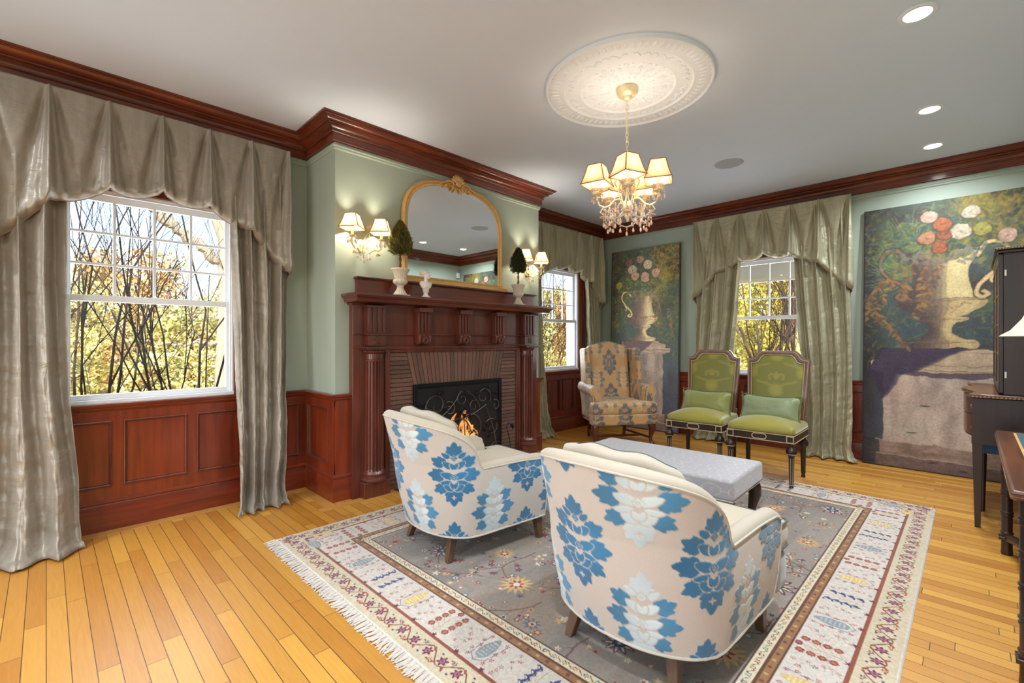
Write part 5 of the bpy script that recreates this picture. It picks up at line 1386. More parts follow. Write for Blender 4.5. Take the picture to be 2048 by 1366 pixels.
# ================================================================== barrel armchairs
def barrel(loc, rz, lab, phase):
    r = empty('barrel_armchair', (*loc, .0125), R(rz), lab, 'armchair', 'blue and cream damask barrel armchairs')
    # plan path of the outer face at arm height, from front right round the back to front left
    FX, SY = .315, .375
    def plan(t, k=1.0):
        """t in 0..1 -> x,y (outer, arm level)"""
        pts = []
        return
    path = []
    xb, yb_, rx, ry = -.16, SY, .31, SY
    for i in range(40): path.append((lerp(FX, xb, i / 40), -SY))
    for i in range(121):
        a = -PI / 2 - PI * i / 120; e = .92
        ca, sa = math.cos(a), math.sin(a)
        path.append((xb + rx * abs(ca) ** e * (-1 if ca < 0 else 1), ry * abs(sa) ** e * (1 if sa > 0 else -1)))
    for i in range(1, 41): path.append((lerp(xb, FX, i / 40), SY))
    path = np.array(path); seg = np.linalg.norm(np.diff(path, axis=0), axis=1); cs = np.concatenate([[0], np.cumsum(seg)]); Ltot = cs[-1]
    ns = int(Ltot / .0045); ss = np.linspace(0, Ltot, ns); px = np.interp(ss, cs, path[:, 0]); py = np.interp(ss, cs, path[:, 1])
    tx = np.gradient(px, ss); ty = np.gradient(py, ss); L = np.hypot(tx, ty); tx /= L; ty /= L
    from_front = np.minimum(ss, Ltot - ss)
    # smooth normals a little
    kern = np.ones(15) / 15
    nx_ = np.convolve(np.pad(ty, 7, 'edge'), kern, 'valid'); ny_ = np.convolve(np.pad(-tx, 7, 'edge'), kern, 'valid')
    # outward = away from the centre
    sg = np.sign(nx_ * (px + .0) + ny_ * py); sg = 1 if np.mean(sg) > 0 else -1; nx_ *= sg; ny_ *= sg
    Lh = np.hypot(nx_, ny_); nx_ /= Lh; ny_ /= Lh
    HA, HB = .545, .835
    f = from_front
    f0 = .505; FM = Ltot / 2; u_ = np.clip((FM - f) / (FM - f0), 0, 1)
    arm_h = HA + .012 * sstep(.0, .25, f) - .022 * (1 - sstep(0, .05, f))
    Hh = np.where(f > f0, arm_h + (HB - HA - .012) * (1 - u_ ** 2.1) ** (1 / 2.1), arm_h)
    kk = np.ones(5) / 5; Hh = np.convolve(np.pad(Hh, 2, 'edge'), kk, 'valid')
    backness = sstep(.35, .75, f)
    ZB = .152; rear = np.clip(-nx_, 0, 1) ** 1.5
    nzv = 150
    v = np.linspace(0, 1, nzv)
    Z = ZB + (Hh[:, None] - .030 - ZB) * v[None, :]
    lean = (Z - .50) * (.24 * rear)[:, None] + (Z - .5) * .02
    lean = np.where(Z < .5, (Z - .5) * (.07 + .15 * rear)[:, None], lean)
    bulge = .012 * np.sin(PI * np.clip((Z - ZB) / .4, 0, 1))
    OX = px[:, None] + nx_[:, None] * (lean + bulge); OY = py[:, None] + ny_[:, None] * (lean + bulge)
    P = np.stack([OX, OY, Z], -1)
    U = ss[:, None] - Ltot / 2 + 0 * Z; c, m = DB.sample((U + phase) / 1.22, Z / 1.04 + .03 + phase * .3)
    nrm = np.stack([np.broadcast_to(nx_[:, None], Z.shape), np.broadcast_to(ny_[:, None], Z.shape), 0 * Z], -1)
    P = P + nrm * (.0014 * m)[..., None]
    gridobj('outer_back', P, M['fab'], r, color=c)
    # inner shell + rolled top edge (plain)
    TH = .070
    prof = []
    for i in range(13):
        a = PI * i / 12; prof.append((TH / 2 * (1 - math.cos(a)) , TH * .42 * math.sin(a)))     # inset, height
    rows = []
    top = P[:, -1, :]
    for ins, hh in prof: rows.append(np.stack([top[:, 0] - nx_ * ins, top[:, 1] - ny_ * ins, top[:, 2] + hh], -1))
    for k in range(1, 14):
        z = top[:, 2] + (.30 - top[:, 2]) * k / 13; ins = TH + .03 * np.sin(PI * k / 13) + (top[:, 2] - z) * .10 * rear
        ln = np.where(z > .5, (z - .5) * .24 * rear, 0)
        rows.append(np.stack([px + nx_ * (ln - ins), py + ny_ * (ln - ins), z], -1))
    G = np.stack(rows, 1)
    gridobj('inner_upholstery', G, M['linen'], r, flip=True)
    # arm fronts
    af = MB()
    for e in (0, -1):
        col = [tuple(p) for p in P[e, ::6]] + [tuple(p) for p in G[e]]
        inner = G[e, -1]; col.append((inner[0], inner[1], ZB)); st = len(af.v)
        af.add(col, [tuple(range(len(col)))]); 
        af.add([(p[0] - .03, p[1], p[2]) for p in col], [tuple(range(len(col)))])
    af.build('arm_front', M['linen'], r, fix=False)
    wl = MB(); wl.tube([tuple(p) for p in P[::4, 0, :]], .006, 8); wl.build('bottom_welt', M['piping'], r)
    w2 = MB(); w2.tube([tuple(p + np.array([0, 0, .001])) for p in P[::4, -1, :]], .0045, 8)
    for e in (0, -1): w2.tube([tuple(p) for p in P[e, ::6, :]], .0045, 8)
    w2.build('top_welt', M['piping'], r)
    # underside, seat deck, cushions
    V, Q = softbox((.62, .60, .17), .03, .03); V += np.array([.160, 0, .236]); V[:, 1] *= np.where(V[:, 0] > .335, 1.21, 1.0); fabricobj('seat_base', V, Q, M['fab'], r, plain=(176, 182, 188))
    MB().box(-.25, .36, -.25, .25, .153, .17).build('underside', M['black'], r)
    V, Q = softbox((.70, .585, .125), .035, .02, .022); V += np.array([.145, 0, .385]); V[:, 1] *= np.where(V[:, 0] > .335, 1.24, 1.0); V[:, 2] += .0; fabricobj('seat_cushion', V, Q, M['fab'], r, plain=(196, 182, 160))
    pp = MB()
    for z in (.44, .336):
        rr = .03; x0, x1, y0, y1 = .345, .493, -.36, .36
        pts = []
        for cx_, cy_, a0 in ((x1 - rr, y1 - rr, 0), (x0 + rr, y1 - rr, 1), (x0 + rr, y0 + rr, 2), (x1 - rr, y0 + rr, 3)):
            for i in range(6):
                a = (a0 + i / 5) * PI / 2; pts.append((cx_ + rr * math.cos(a), cy_ + rr * math.sin(a), z))
        pp.tube(pts, .0045, 8, closed=True)
    pp.build('cushion_piping', M['pipdark'], r)
    # loose back cushion curved to follow the barrel back
    ks = np.where(f > .56)[0][::4]; K = len(ks); rows = []; m_ = 28; th2 = .052
    for jj, k_ in enumerate(ks):
        e = min(1.0, min(jj, K - 1 - jj) / 7.0); sc_ = math.sin(e * PI / 2) ** .6 if e > 0 else .05
        zt_ = Hh[k_] + .012 + .006 * math.sin(jj * .5) - .10 * (1 - sstep(0, .12, f[k_] - .56)); zb_ = .440; zc, hz = (zt_ + zb_) / 2, (zt_ - zb_) / 2
        row = []
        for q_ in range(m_):
            a_ = 2 * PI * q_ / m_; ca_, sa_ = math.cos(a_), math.sin(a_)
            o_ = th2 * sc_ * abs(ca_) ** .6 * (1 if ca_ > 0 else -1); z_ = zc + hz * (sc_ * .12 + .88) * abs(sa_) ** .35 * (1 if sa_ > 0 else -1)
            ln_ = (z_ - .5) * .24 * rear[k_]; dd_ = ln_ - TH - .056 - (zt_ - z_) * .10 * rear[k_] - .01
            row.append((px[k_] + nx_[k_] * (dd_ + o_), py[k_] + ny_[k_] * (dd_ + o_), z_))
        rows.append(row)
    cb_ = MB(); cb_.loft(rows, closed=True, cap=True); cb_.build('back_cushion', M['linen'], r, ang=80)
    ed = MB(); ed.tube([rows[jj][8] for jj in range(2, K - 2)], .0034, 8); ed.build('back_cushion_piping', M['pipdark'], r)
    for x, y, dx, dy in ((-.262, -.205, -.05, -.03), (-.262, .205, -.05, .03), (.29, -.30, .02, -.005), (.29, .30, .02, .005)):
        l = MB(); t = .026; b_ = .017
        l.loft([[(x + dx + sx * b_, y + dy + sy * b_, 0) for sx, sy in ((-1,-1),(1,-1),(1,1),(-1,1))], [(x + sx * t, y + sy * t, .165) for sx, sy in ((-1,-1),(1,-1),(1,1),(-1,1))]])
        l.build('leg', M['legoak'], r, bevel=.003)
    return r
barrel((1.92, 2.275), -6, 'farther blue damask barrel armchair, in front of the fireplace, seen from behind', .0)
barrel((1.86, .955), -2, 'nearest blue damask barrel armchair, largest, in the foreground', .06)

# ================================================================== upholstered bench
def cabriole(mb, x, y, h, dx, dy, w=.034, foot=.022):
    """knee pushed out along (dx,dy)"""
    pts = [(0, 0, h), (.012, .012, h * .86), (.016, .016, h * .72), (.004, .004, h * .50), (-.004, -.004, h * .28), (.004, .004, h * .12), (.016, .016, h * .05), (.018, .018, .0)]
    rad = [w, w * 1.05, w * .9, w * .62, w * .46, w * .44, foot, foot * 1.05]
    mb.tube([(x + a * dx, y + b * dy, z) for a, b, z in pts], rad, 12)
tile_b = Cv(.30, .17, .001, (172, 168, 174))
for oy in (0, .085):
    for i in range(-1, 3):
        X0 = i * .15 + (.075 if oy else 0); Y0 = oy + .04
        for OY in (-.17, 0, .17):
            P_ = [(X0 + .05 * math.cos(a) * (1.15 if abs(math.cos(a)) > .5 else 1), Y0 + OY + .034 * math.sin(a)) for a in [PI/8 + 2*PI*k/8 for k in range(9)]]
            tile_b.line(P_, .0028, (212, 200, 182)); tile_b.line([(X0 + .055, Y0 + OY), (X0 + .095, Y0 + OY)], .0028, (212, 200, 182))
            tile_b.poly([(X0 - .012, Y0+OY - .012), (X0 + .012, Y0+OY - .012), (X0 + .012, Y0+OY + .012), (X0 - .012, Y0+OY + .012)], (190, 184, 182), .5)
def bench():
    r = empty('upholstered_bench', (3.00, 1.53, .0125), R(2), 'long low bench with silvery lattice-patterned upholstery and dark cabriole legs', 'bench')
    V, Q = softbox((.60, 1.14, .125), .020, .004, .014); V += np.array([0, 0, .385]); fabricobj('seat', V, Q, M['fabw'], r, tile=tile_b, relief=.0004)
    pp = MB(); x, y = .298, .568; pp.tube([(-x, -y, .326), (x, -y, .326), (x, y, .326), (-x, y, .326)], .004, 8, closed=True); pp.build('bottom_welt', M['piping'], r)
    MB().box(-.27, .27, -.54, .54, .296, .322).build('apron', M['walnut'], r, bevel=.003)
    for sx in (-1, 1):
        for sy in (-1, 1):
            l = MB(); cabriole(l, sx * .245, sy * .515, .322, sx, sy, .042); l.build('leg', M['walnut'], r)
bench()

# ================================================================== wing chair
def wing():
    a = math.degrees(math.atan2(-.80, -.60))
    r = empty('wing_chair', (5.03, 3.17, 0), R(a + 1), 'gold and grey damask wing chair with rolled arms and cabriole legs, in the far corner', 'armchair')
    def fab(name, size, rr, c, rot=None, bulge=0, step=.008, off=(0, 0, 0), fn=None, nm_=None):
        V, Q = softbox(size, rr, step, bulge)
        if fn is not None: V = fn(V)
        if rot is not None: V = V @ np.array(rot).T
        V = V + np.array(c); return fabricobj(name, V, Q, M['fabw'], r, tile=DW, off=off)
    # +x = front, width along y
    def backfn(V):
        t = np.clip((V[:, 2] + .1) / .45, 0, 1)
        V[:, 2] += np.where(V[:, 2] > .15, .055 * np.exp(-(V[:, 1] / .17) ** 2) - .010, 0)
        V[:, 1] *= 1 + .05 * np.clip(V[:, 2], -1, 1)
        V[:, 0] += .015 * (1 - (V[:, 1] / .32) ** 2) * np.sign(V[:, 0]); return V
    fab('back', (.15, .60, .80), .05, (-.27, 0, .80), Matrix.Rotation(R(-10), 3, 'Y'), off=(0, .10, -.02), fn=backfn)
    for s in (-1, 1):
        def wf(V, s=s):
            # wing: taller at the back, sweeping down to the arm
            xx = (V[:, 0] + .17) / .34; V[:, 2] = V[:, 2] * (1 - .06 * xx) - .02 * xx
            V[:, 1] += s * .03 * xx + s * .012 * np.sin(PI * xx); return V
        fab('wing', (.34, .075, .56), .036, (-.205, s * .345, .90), Matrix.Rotation(R(-8), 3, 'Y'), off=(.05, 0, .07), fn=wf)
        # rolled arm: scroll section swept front to back
        pts = []
        n = 64
        V = []; nx = 70
        sect = []
        for i in range(n):
            t = i / n
            if t < .62:
                q_ = -PI * .75 + t / .62 * PI * 1.55; sect.append((s * (.052 + .072 * -math.cos(q_ + PI * .12) * -1 if False else s * 0), 0))
        sect = []
        for i in range(26): a_ = -.35 * PI + 1.35 * PI * i / 25; sect.append((.040 + .068 * math.cos(a_), .665 + .066 * math.sin(a_)))     # roll
        for i in range(1, 14): t = i / 13; sect.append((-.028 - .010 * math.sin(PI * t), lerp(.66, .30, t)))
        for i in range(1, 6): t = i / 5; sect.append((lerp(-.028, .045, t), .30))
        for i in range(1, 14): t = i / 13; sect.append((lerp(.045, .075, t) - .01 * math.sin(PI*t), lerp(.30, .60, t)))
        sect = np.array(sect); m_ = len(sect)
        xs = np.linspace(-.28, .275, 90); P = np.zeros((90, m_, 3))
        for i, x in enumerate(xs):
            e = min(1, (.275 - x) / .02); sh = .93 + .07 * math.sin(e * PI / 2)
            cy, cz = .03, .62; drop = .02 * (x + .28) / .55
            P[i, :, 0] = x; P[i, :, 1] = s * (.345 + cy + (sect[:, 0] - cy) * sh + .015 * (x + .28)); P[i, :, 2] = cz + (sect[:, 1] - cz) * sh - drop * (sect[:, 1] > .5)
        per = np.concatenate([[0], np.cumsum(np.linalg.norm(np.diff(sect, axis=0), axis=1))])
        U, Vv = np.meshgrid(xs, per, indexing='ij'); c, m = DW.sample(U + .1, Vv + .05)
        gridobj('arm', P, M['fabw'], r, cv=True, color=c, flip=(s > 0))
        cap = MB(); cap.add([tuple(p) for p in P[-1]], [tuple(range(m_))]); 
        F_ = MB(); F_.tube([tuple(p + np.array([.002, 0, 0])) for p in P[-1]], .005, 6, closed=True); F_.build('arm_piping', M['pipw'], r)
        V_ = np.array([tuple(p) for p in P[-1]])
        # front face of arm as fan grid
        cen = np.array([.277, s * .375, .56]); G = np.stack([V_ + (cen - V_) * k for k in (0, .25, .5, .75, .98)], 1); G[:, :, 0] += np.array([0, .004, .006, .007, .007])
        c, m = DW.sample(G[..., 1] + .14, G[..., 2] + .08); gridobj('arm_front', G, M['fabw'], r, cu=True, color=c, flip=(s < 0))
    fab('seat_cushion', (.60, .92, .145), .045, (.055, 0, .445), None, .03, off=(0, .11, .17), fn=lambda V: np.stack([V[:, 0], V[:, 1] * np.where(V[:, 0] > .17, 1.0, .70), V[:, 2]], 1))
    fab('seat_rail', (.62, .90, .125), .015, (.04, 0, .315), off=(0, .1, .25), fn=lambda V: np.stack([V[:, 0], V[:, 1] * np.where(V[:, 0] > .17, 1.0, .84), V[:, 2]], 1))
    r.scale = (.94, .90, 1)
    for s in (-1, 1):
        l = MB(); cabriole(l, .28, s * .385, .262, 1, s, .048, .030); l.build('leg', M['walnutr'], r)
        l = MB(); l.loft([[(-.33 + a * .018, s * .27 + b_ * .018, 0.001) for a, b_ in ((-1,-1),(1,-1),(1,1),(-1,1))], [(-.26 + a * .022, s * .27 + b_ * .022, .27) for a, b_ in ((-1,-1),(1,-1),(1,1),(-1,1))]]); l.build('leg', M['walnutr'], r, bevel=.003)
        MB().bar((.26, s * .375, .085), (-.31, s * .27, .085), .022, .026).build('stretcher', M['walnutr'], r, bevel=.003)
    MB().bar((.10, -.305, .085), (.10, .305, .085), .022, .026).build('stretcher', M['walnutr'], r, bevel=.003)
M['pipw'] = mat('gold_piping', (206, 176, 130), .6)
M['walnutr'] = wood('reddish_walnut', (56, 24, 16), (112, 54, 34), (8, 8, .9), rough=.28)
wing()

# ================================================================== green side chairs
M['greenfab'] = attrmat('green_silk_damask', .42, sheen=.5, bump=.15, bscale=900, spec=.4)
M['gsilk'] = mat('green_satin', (130, 132, 68), .45, sheen=.6, var=.12, vscale=4, bump=.2, bscale=300)
M['gseat'] = mat('green_seat_satin', (150, 140, 54), .42, sheen=.6, var=.14, vscale=5, bump=.15, bscale=300)
M['cream'] = mat('cream_gilt_paint', (198, 172, 136), .45, var=.1, vscale=40)
M['pompom'] = mat('olive_pompom', (108, 112, 66), .9, var=.4, vscale=60)
M['copperframe'] = wood('copper_brown_frame', (82, 54, 44), (142, 102, 84), (8, 8, .9), rough=.35)
def green_chair(loc, rz, lab, plab, pt, prz, pcol, first):
    r = empty('side_chair', (*loc, 0), R(rz), lab, 'chair', 'green upholstered side chairs')
    # +x front. half width .265
    hw = .27; ZS = .385
    for s in (-1, 1):
        l = MB(); l.lathe([(.012, 0.013), (.017, .015), (.018, .019), (.013, .026), (.012, .032), (.0185, .036), (.0235, .27), (.027, .285), (.039, .295), (.043, .318), (.036, .336), (.022, .350), (.020, .36), (.026, ZS)], (.245, s * .245, 0), 24, flute=None); 
        lo = l.build('leg', M['walnut'], r, ang=40)
        gf = MB()
        for k in range(8):
            a = 2 * PI * k / 8; gf.bar((.245 + .0172 * math.cos(a), s * .245 + .0172 * math.sin(a), .045), (.245 + .0225 * math.cos(a), s * .245 + .0225 * math.sin(a), .262), .0035, .003)
        gf.build('gilt_flute', M['cream'], lo)
        t_ = MB()
        for z, rr in ((.036, .0185), (.288, .026), (.297, .0395)): t_.lathe([(rr, z - .002), (rr + .0015, z), (rr, z + .002)], (.245, s * .245, 0), 24)
        t_.build('gilt_ring', M['gold'], lo)
        l = MB(); l.lathe([(.012, 0.001), (.017, .004), (.018, .016), (.013, .026), (.012, .032), (.018, .036), (.023, .27), (.026, .285), (.038, .295), (.042, .318), (.036, .336), (.022, .350), (.020, .36), (.026, ZS)], (-.225, s * .235, 0), 24); l.build('leg', M['walnut'], r, ang=40)
    ap = MB(); ap.box(.238, .262, -hw, hw, ZS, ZS + .068).box(-.25, .24, -hw, -hw + .022, ZS, ZS + .068).box(-.25, .24, hw - .022, hw, ZS, ZS + .068).box(-.25, -.228, -hw + .02, hw - .02, ZS, ZS + .068)
    ap.build('seat_rail', M['walnut'], r, bevel=.002)
    tr = MB()
    for z in (ZS + .004, ZS + .066):
        for y0, y1 in ((-hw, hw),): tr.box(.262, .267, y0, y1, z - .004, z + .002)
        for s in (-1, 1): a_, b_ = sorted((s * hw, s * (hw + .004))); tr.box(-.25, .262, a_, b_, z - .004, z + .002)
    for s in (-1, 1):
        y0, y1 = sorted((s * (hw - .002), s * (hw - .058)))
        for (a_, b_, c_, d_) in ((y0, y1, ZS + .004, ZS + .010), (y0, y1, ZS + .056, ZS + .062), (y0, y0 + .006, ZS + .010, ZS + .056), (y1 - .006, y1, ZS + .010, ZS + .056)): tr.box(.262, .269, a_, b_, c_, d_)
    pts = [(.265, .035 * (1 if math.cos(t) > 0 else -1) + .022 * math.cos(t), ZS + .034 + .022 * math.sin(t)) for t in [2 * PI * i / 28 for i in range(28)]]
    tr.tube(pts, .0038, 6, closed=True); tr.build('rail_moulding', M['cream'], r)
    V, Q = softbox((.52, .545, .09), .035, .02, .058); V[:, 2] = np.where(V[:, 2] < 0, V[:, 2] * .5, V[:, 2]); V += np.array([.0, 0, ZS + .085]); rawobj('seat', V, Q, M['gseat'], r)
    # back frame, leaning
    def outline(k):
        w, z0, z1, z2 = hw - k, .52 + k * .0, 1.075 - k, 1.155 - k
        P = [(-w * .90, z0), (-w, z1)]
        P += [(-w + .035, z1 + .002), (-w + .060, z1 + .012), (-w + .075, z1 + .035), (-w + .090, z1 + .060), (-w + .115, z2)]
        return P + [(-y, z) for y, z in P[::-1]]
    lean = lambda z: -.235 - (z - .45) * .15
    def band(k0, k1, d0, d1, mt_, nm_):
        A_, B_ = outline(k0), outline(k1); n = len(A_)
        L_ = []
        for (P, d) in ((A_, d0), (A_, d1), (B_, d1), (B_, d0)):
            zb = .52
            L_.append([(lean(z) + d, y, z) for y, z in P])
        m_ = MB(); loops = [[L_[j][i] for j in range(4)] for i in range(n)]
        m_.loft(loops, closed=True, cap=True); return m_.build(nm_, mt_, r, bevel=.002)
    band(0, .044, -.018, .014, M['copperframe'], 'back_frame'); band(.010, .0135, .014, .018, M['cream'], 'frame_bead'); band(.022, .030, .013, .020, M['copperframe'], 'frame_reed'); band(.037, .043, .013, .018, M['cream'], 'frame_bead')
    br = MB(); br.box(lean(.55) - .016, lean(.55) + .016, -.215, .215, .50, .545); br.build('back_rail', M['copperframe'], r, bevel=.003)
    for s in (-1, 1): MB().bar((-.235, s * .235, ZS + .02), (lean(.56), s * .242, .56), .034, .032, (1, 0, 0)).build('back_post', M['copperframe'], r, bevel=.003)
    # padded back with tone-on-tone damask
    O = outline(.038); nyy, nzz = 130, 190; yy = np.linspace(-.229, .229, nyy); P = np.zeros((nyy, nzz, 3))
    ox = [p[0] for p in O]; 
    zt = np.interp(yy, [p[0] for p in O[1:-1]], [p[1] for p in O[1:-1]])
    for i in range(nyy):
        z = np.linspace(.545, zt[i], nzz); y = yy[i] * np.interp(z, [.52, 1.04], [.92, 1.0])
        ed = np.minimum.reduce([np.ones(nzz) * (1 - abs(yy[i]) / .229) * .229, z - .545, zt[i] - z]); b_ = .020 * (1 - np.exp(-np.maximum(ed, 0) / .035))
        P[i, :, 0] = lean(z) + .006 + b_; P[i, :, 1] = y; P[i, :, 2] = z
    gt = Cv(.5, .7, .003, (122, 118, 46))
    hi = (158, 146, 60)
    for cx_, cy_ in ((.25, .26), (.25, .60), (.02, .43), (.48, .43)):
        for i in range(20): gt.leaf(cx_, cy_, .075, .018, 2 * PI * i / 20, hi, .75)
        for s in (-1, 1):
            gt.line([(cx_ + s * (.040 + .026 * math.cos(t)), cy_ + .125 + .028 * math.sin(t)) for t in np.linspace(-1.2, 3.6, 22)], .011, hi, .7); gt.line([(cx_ + s * (.040 + .010 * math.cos(t)), cy_ + .125 + .012 * math.sin(t)) for t in np.linspace(-1.2, 3.6, 16)], .005, hi, .7)
            gt.leaf(cx_ + s * .05, cy_ - .08, .09, .03, PI/2 - s * 1.9, hi, .5, lobes=3); gt.leaf(cx_ + s * .03, cy_ + .04, .10, .03, PI/2 - s * 1.2, hi, .5, lobes=3)
        gt.leaf(cx_, cy_ + .1, .08, .04, PI/2, hi, .7, lobes=2.5)
    c, m = gt.sample(P[..., 1] + .25, P[..., 2] - .52, wrap=False)
    gridobj('back_pad', P, M['greenfab'], r, color=c)
    MB().box(-.30, -.285, -.21, .21, .56, 1.02).xf(Matrix.Translation((-.012, 0, .0)) @ Matrix.Shear('XY', 4, (0, 0))).build('back_panel', M['copperframe'], r) if False else None
    # pillow (rests on the seat): a thing of its own
    p = empty('lumbar_pillow', (0, 0, 0), 0, plab, 'pillow', 'green satin lumbar pillows')
    V, Q = softbox((.15, .50, .27), .06, .012)
    u, w = V[:, 1] / .25, V[:, 2] / .135
    th = (1 - np.abs(u) ** 3) * (1 - np.abs(w) ** 3); V[:, 0] *= np.clip(th, .06, 1) ** .6
    pin = 1 - .17 * (1 - u ** 2); V[:, 2] *= pin; V[:, 1] *= 1 - .09 * (1 - w ** 2)
    V[:, 0] += .003 * np.sin(u * 22 + w * 5) * (np.abs(u) > .6) + .010 * (vnoise(u * 4, w * 4, 2 + int(first), 3) - .5)
    rawobj('pillow_cover', V, Q, pcol, p)
    pp = MB(); N_ = 62
    for i in range(N_):
        t = i / N_ * 4; s_, f_ = int(t), t % 1
        y, z = ((-1 + 2*f_, 1), (1, 1 - 2*f_), (1 - 2*f_, -1), (-1, -1 + 2*f_))[s_]
        y2 = y * .25 * (1 - .09 * (1 - z*z)); z2 = z * .135 * (1 - .17 * (1 - y*y)); pp.ell((0, y2 + .008 * (abs(y) == 1) * (1 if y > 0 else -1), z2 + .008 * (abs(z) == 1) * (1 if z > 0 else -1)), (.0085, .0085, .0085), 7, 5)
    tape = []
    for i in range(80):
        t = i / 20; s_, f_ = int(t), t % 1; y, z = ((-1 + 2*f_, 1), (1, 1 - 2*f_), (1 - 2*f_, -1), (-1, -1 + 2*f_))[s_]; tape.append((0, y * .25 * (1 - .07 * (1 - z*z)), z * .135 * (1 - .10 * (1 - y*y))))
    pp.tube(tape, .005, 6, closed=True); pp.build('pompom_trim', M['pompom'], p)
    ca, sa = math.cos(R(rz)), math.sin(R(rz)); px, py, pz = pt
    p.location = (loc[0] + ca * px - sa * py, loc[1] + sa * px + ca * py, pz); p.rotation_euler = (R(prz[0]), R(prz[1]), R(rz) + R(prz[2]))
    return r
gs2 = mat('blue_green_satin', (126, 136, 96), .45, sheen=.7, var=.10, vscale=4, bump=.2, bscale=300)
# rotation 180: front faces -X
green_chair((4.665, 1.325), 181, 'right-hand green damask side chair with the blue-green pillow, nearest the back window curtain', 'blue-green satin lumbar pillow with pompom edge on the right green chair', (-.065, .0, .617), (0, -22, 1), gs2, False)
green_chair((4.72, 1.945), 183, 'left-hand green damask side chair with the olive pillow, nearer the wing chair', 'olive green satin lumbar pillow with pompom edge on the left green chair', (-.065, .01, .617), (0, -22, -1), M['gsilk'], True)
# ================================================================== secretary bookcase
M['inlay'] = mat('satinwood_inlay', (150, 108, 66), .5)
def secretary():
    X0, X1, Y0, Y1 = 4.385, 5.515, -.535, .0
    r = empty('secretary_cabinet', ((X0 + X1) / 2, -.535, 0), label='dark mahogany secretary with glazed upper doors, drawers and tapered legs at the right edge', cat='cabinet')
    w = (X1 - X0) / 2; d = .535; N = 40
    front = lambda x: d + .035 * math.cos(x / w * PI * 1.5) * (1 if abs(x) < w * .67 else .8)
    def slab(z0, z1, ov, mt_, nm_, bev=.002):
        pts = [(x, front(x) + ov) for x in np.linspace(-w - ov, w + ov, N)]; P = [(-w - ov, 0.001)] + pts + [(w + ov, 0.001)]
        return MB().prism(P[::-1], z1 - z0, (0, 0, z0), 'z').build(nm_, mt_, r, bevel=bev)
    slab(.56, .868, 0, M['walnut'], 'case')
    slab(.872, .895, .018, M['walnutx'], 'desk_top', .004)
    st = MB()
    for i in range(60):
        x = lerp(-w - .016, w + .016, i / 60); st.box(x, x + .010, front(x) + .019, front(x) + .0205, .874, .884)
    for i in range(28): y = .01 + i * .019; st.box(-w - .0205, -w - .0188, y, y + .010, .874, .884)
    st.build('inlay_stringing', M['inlay'], r)
    for k, (z0, z1) in enumerate(((.725, .86), (.575, .715))):
        pts = [(x, front(x) + .007) for x in np.linspace(-w + .05, w - .05, N)]; P = pts + [(x, y - .012) for x, y in pts[::-1]]
        o = MB().prism(P, z1 - z0, (0, 0, z0), 'z').build('drawer', M['walnutx'], r, bevel=.003)
        for sx in (-.36, .36):
            kb = MB(); kb.lathe([(.014, 0), (.018, .004), (.012, .008), (.008, .014), (.014, .022), (.015, .028), (.008, .032), (0, .033)], n=18)
            kb.xf(Matrix.Translation((sx, front(sx) + .006, (z0 + z1) / 2)) @ Matrix.Rotation(-PI / 2, 4, 'X')); kb.build('knob', M['chrome'], o)
    for sx in (-1, 1):
        for y in (.03, d - .03):
            l = MB(); x = sx * (w - .028)
            l.loft([[(x + a * .014, y + b_ * .014, .001) for a, b_ in ((-1,-1),(1,-1),(1,1),(-1,1))], [(x + a * .026, y + b_ * .026, .56) for a, b_ in ((-1,-1),(1,-1),(1,1),(-1,1))], [(x + a * .027, y + b_ * .027, .86) for a, b_ in ((-1,-1),(1,-1),(1,1),(-1,1))]])
            l.build('leg', M['walnut'], r, bevel=.002)
    # upper case
    u = empty('upper_case', (0, 0, .897)); u.parent = r; uw, ud, uh = w - .045, .385, .93
    c = MB(); c.box(-uw, -uw + .02, 0.001, ud, 0, uh).box(uw - .02, uw, .001, ud, 0, uh).box(-uw + .02, uw - .02, .001, .012, 0, uh)
    for z in (0, .30, .60, uh - .02): c.box(-uw + .02, uw - .02, .012, ud - .03, z, z + .02)
    c.build('carcass', M['walnut'], u, bevel=.002)
    c = MB(); c.box(-uw - .02, uw + .02, -0, ud + .025, uh, uh + .018).box(-uw - .035, uw + .035, 0, ud + .04, uh + .019, uh + .035); c.build('cornice', M['walnut'], u, bevel=.004)
    c = MB()
    for i in range(30): y = .01 + i * .0138; c.box(-uw - .0375, -uw - .0352, y, y + .008, uh + .022, uh + .032)
    c.build('inlay_stringing', M['inlay'], u)
    for s in (-1, 1):
        a0, a1 = sorted((s * .003, s * uw)); dr = MB(); y0, y1 = ud - .0, ud + .022; t = .045
        dr.box(a0, a0 + t, y0, y1, .01, uh - .005).box(a1 - t, a1, y0, y1, .01, uh - .005).box(a0 + t, a1 - t, y0, y1, .01, .065).box(a0 + t, a1 - t, y0, y1, uh - .06, uh - .005)
        o = dr.build('door', M['walnut'], u, bevel=.003)
        gb = MB(); mid = (a0 + a1) / 2; gb.box(mid - .006, mid + .006, y0 + .005, y1 - .003, .065, uh - .06)
        for k in range(1, 4): z = lerp(.065, uh - .06, k / 4); gb.box(a0 + t, a1 - t, y0 + .005, y1 - .003, z - .006, z + .006)
        gb.build('glazing_bars', M['inlay'], o)
        MB().box(a0 + t - .005, a1 - t + .005, y0 + .007, y0 + .010, .06, uh - .055).build('pane', M['glass'], o, smooth=False)
        for z in (.13, uh - .13):
            hx = s * uw; q0, q1 = sorted((hx, hx + s * .004)); MB().box(q0, q1, ud - .014, ud - .005, z - .02, z + .02).build('hinge', M['chrome'], o)
    return r
M['chrome'] = mat('polished_nickel', (200, 196, 188), .2, 1.0)
secretary()

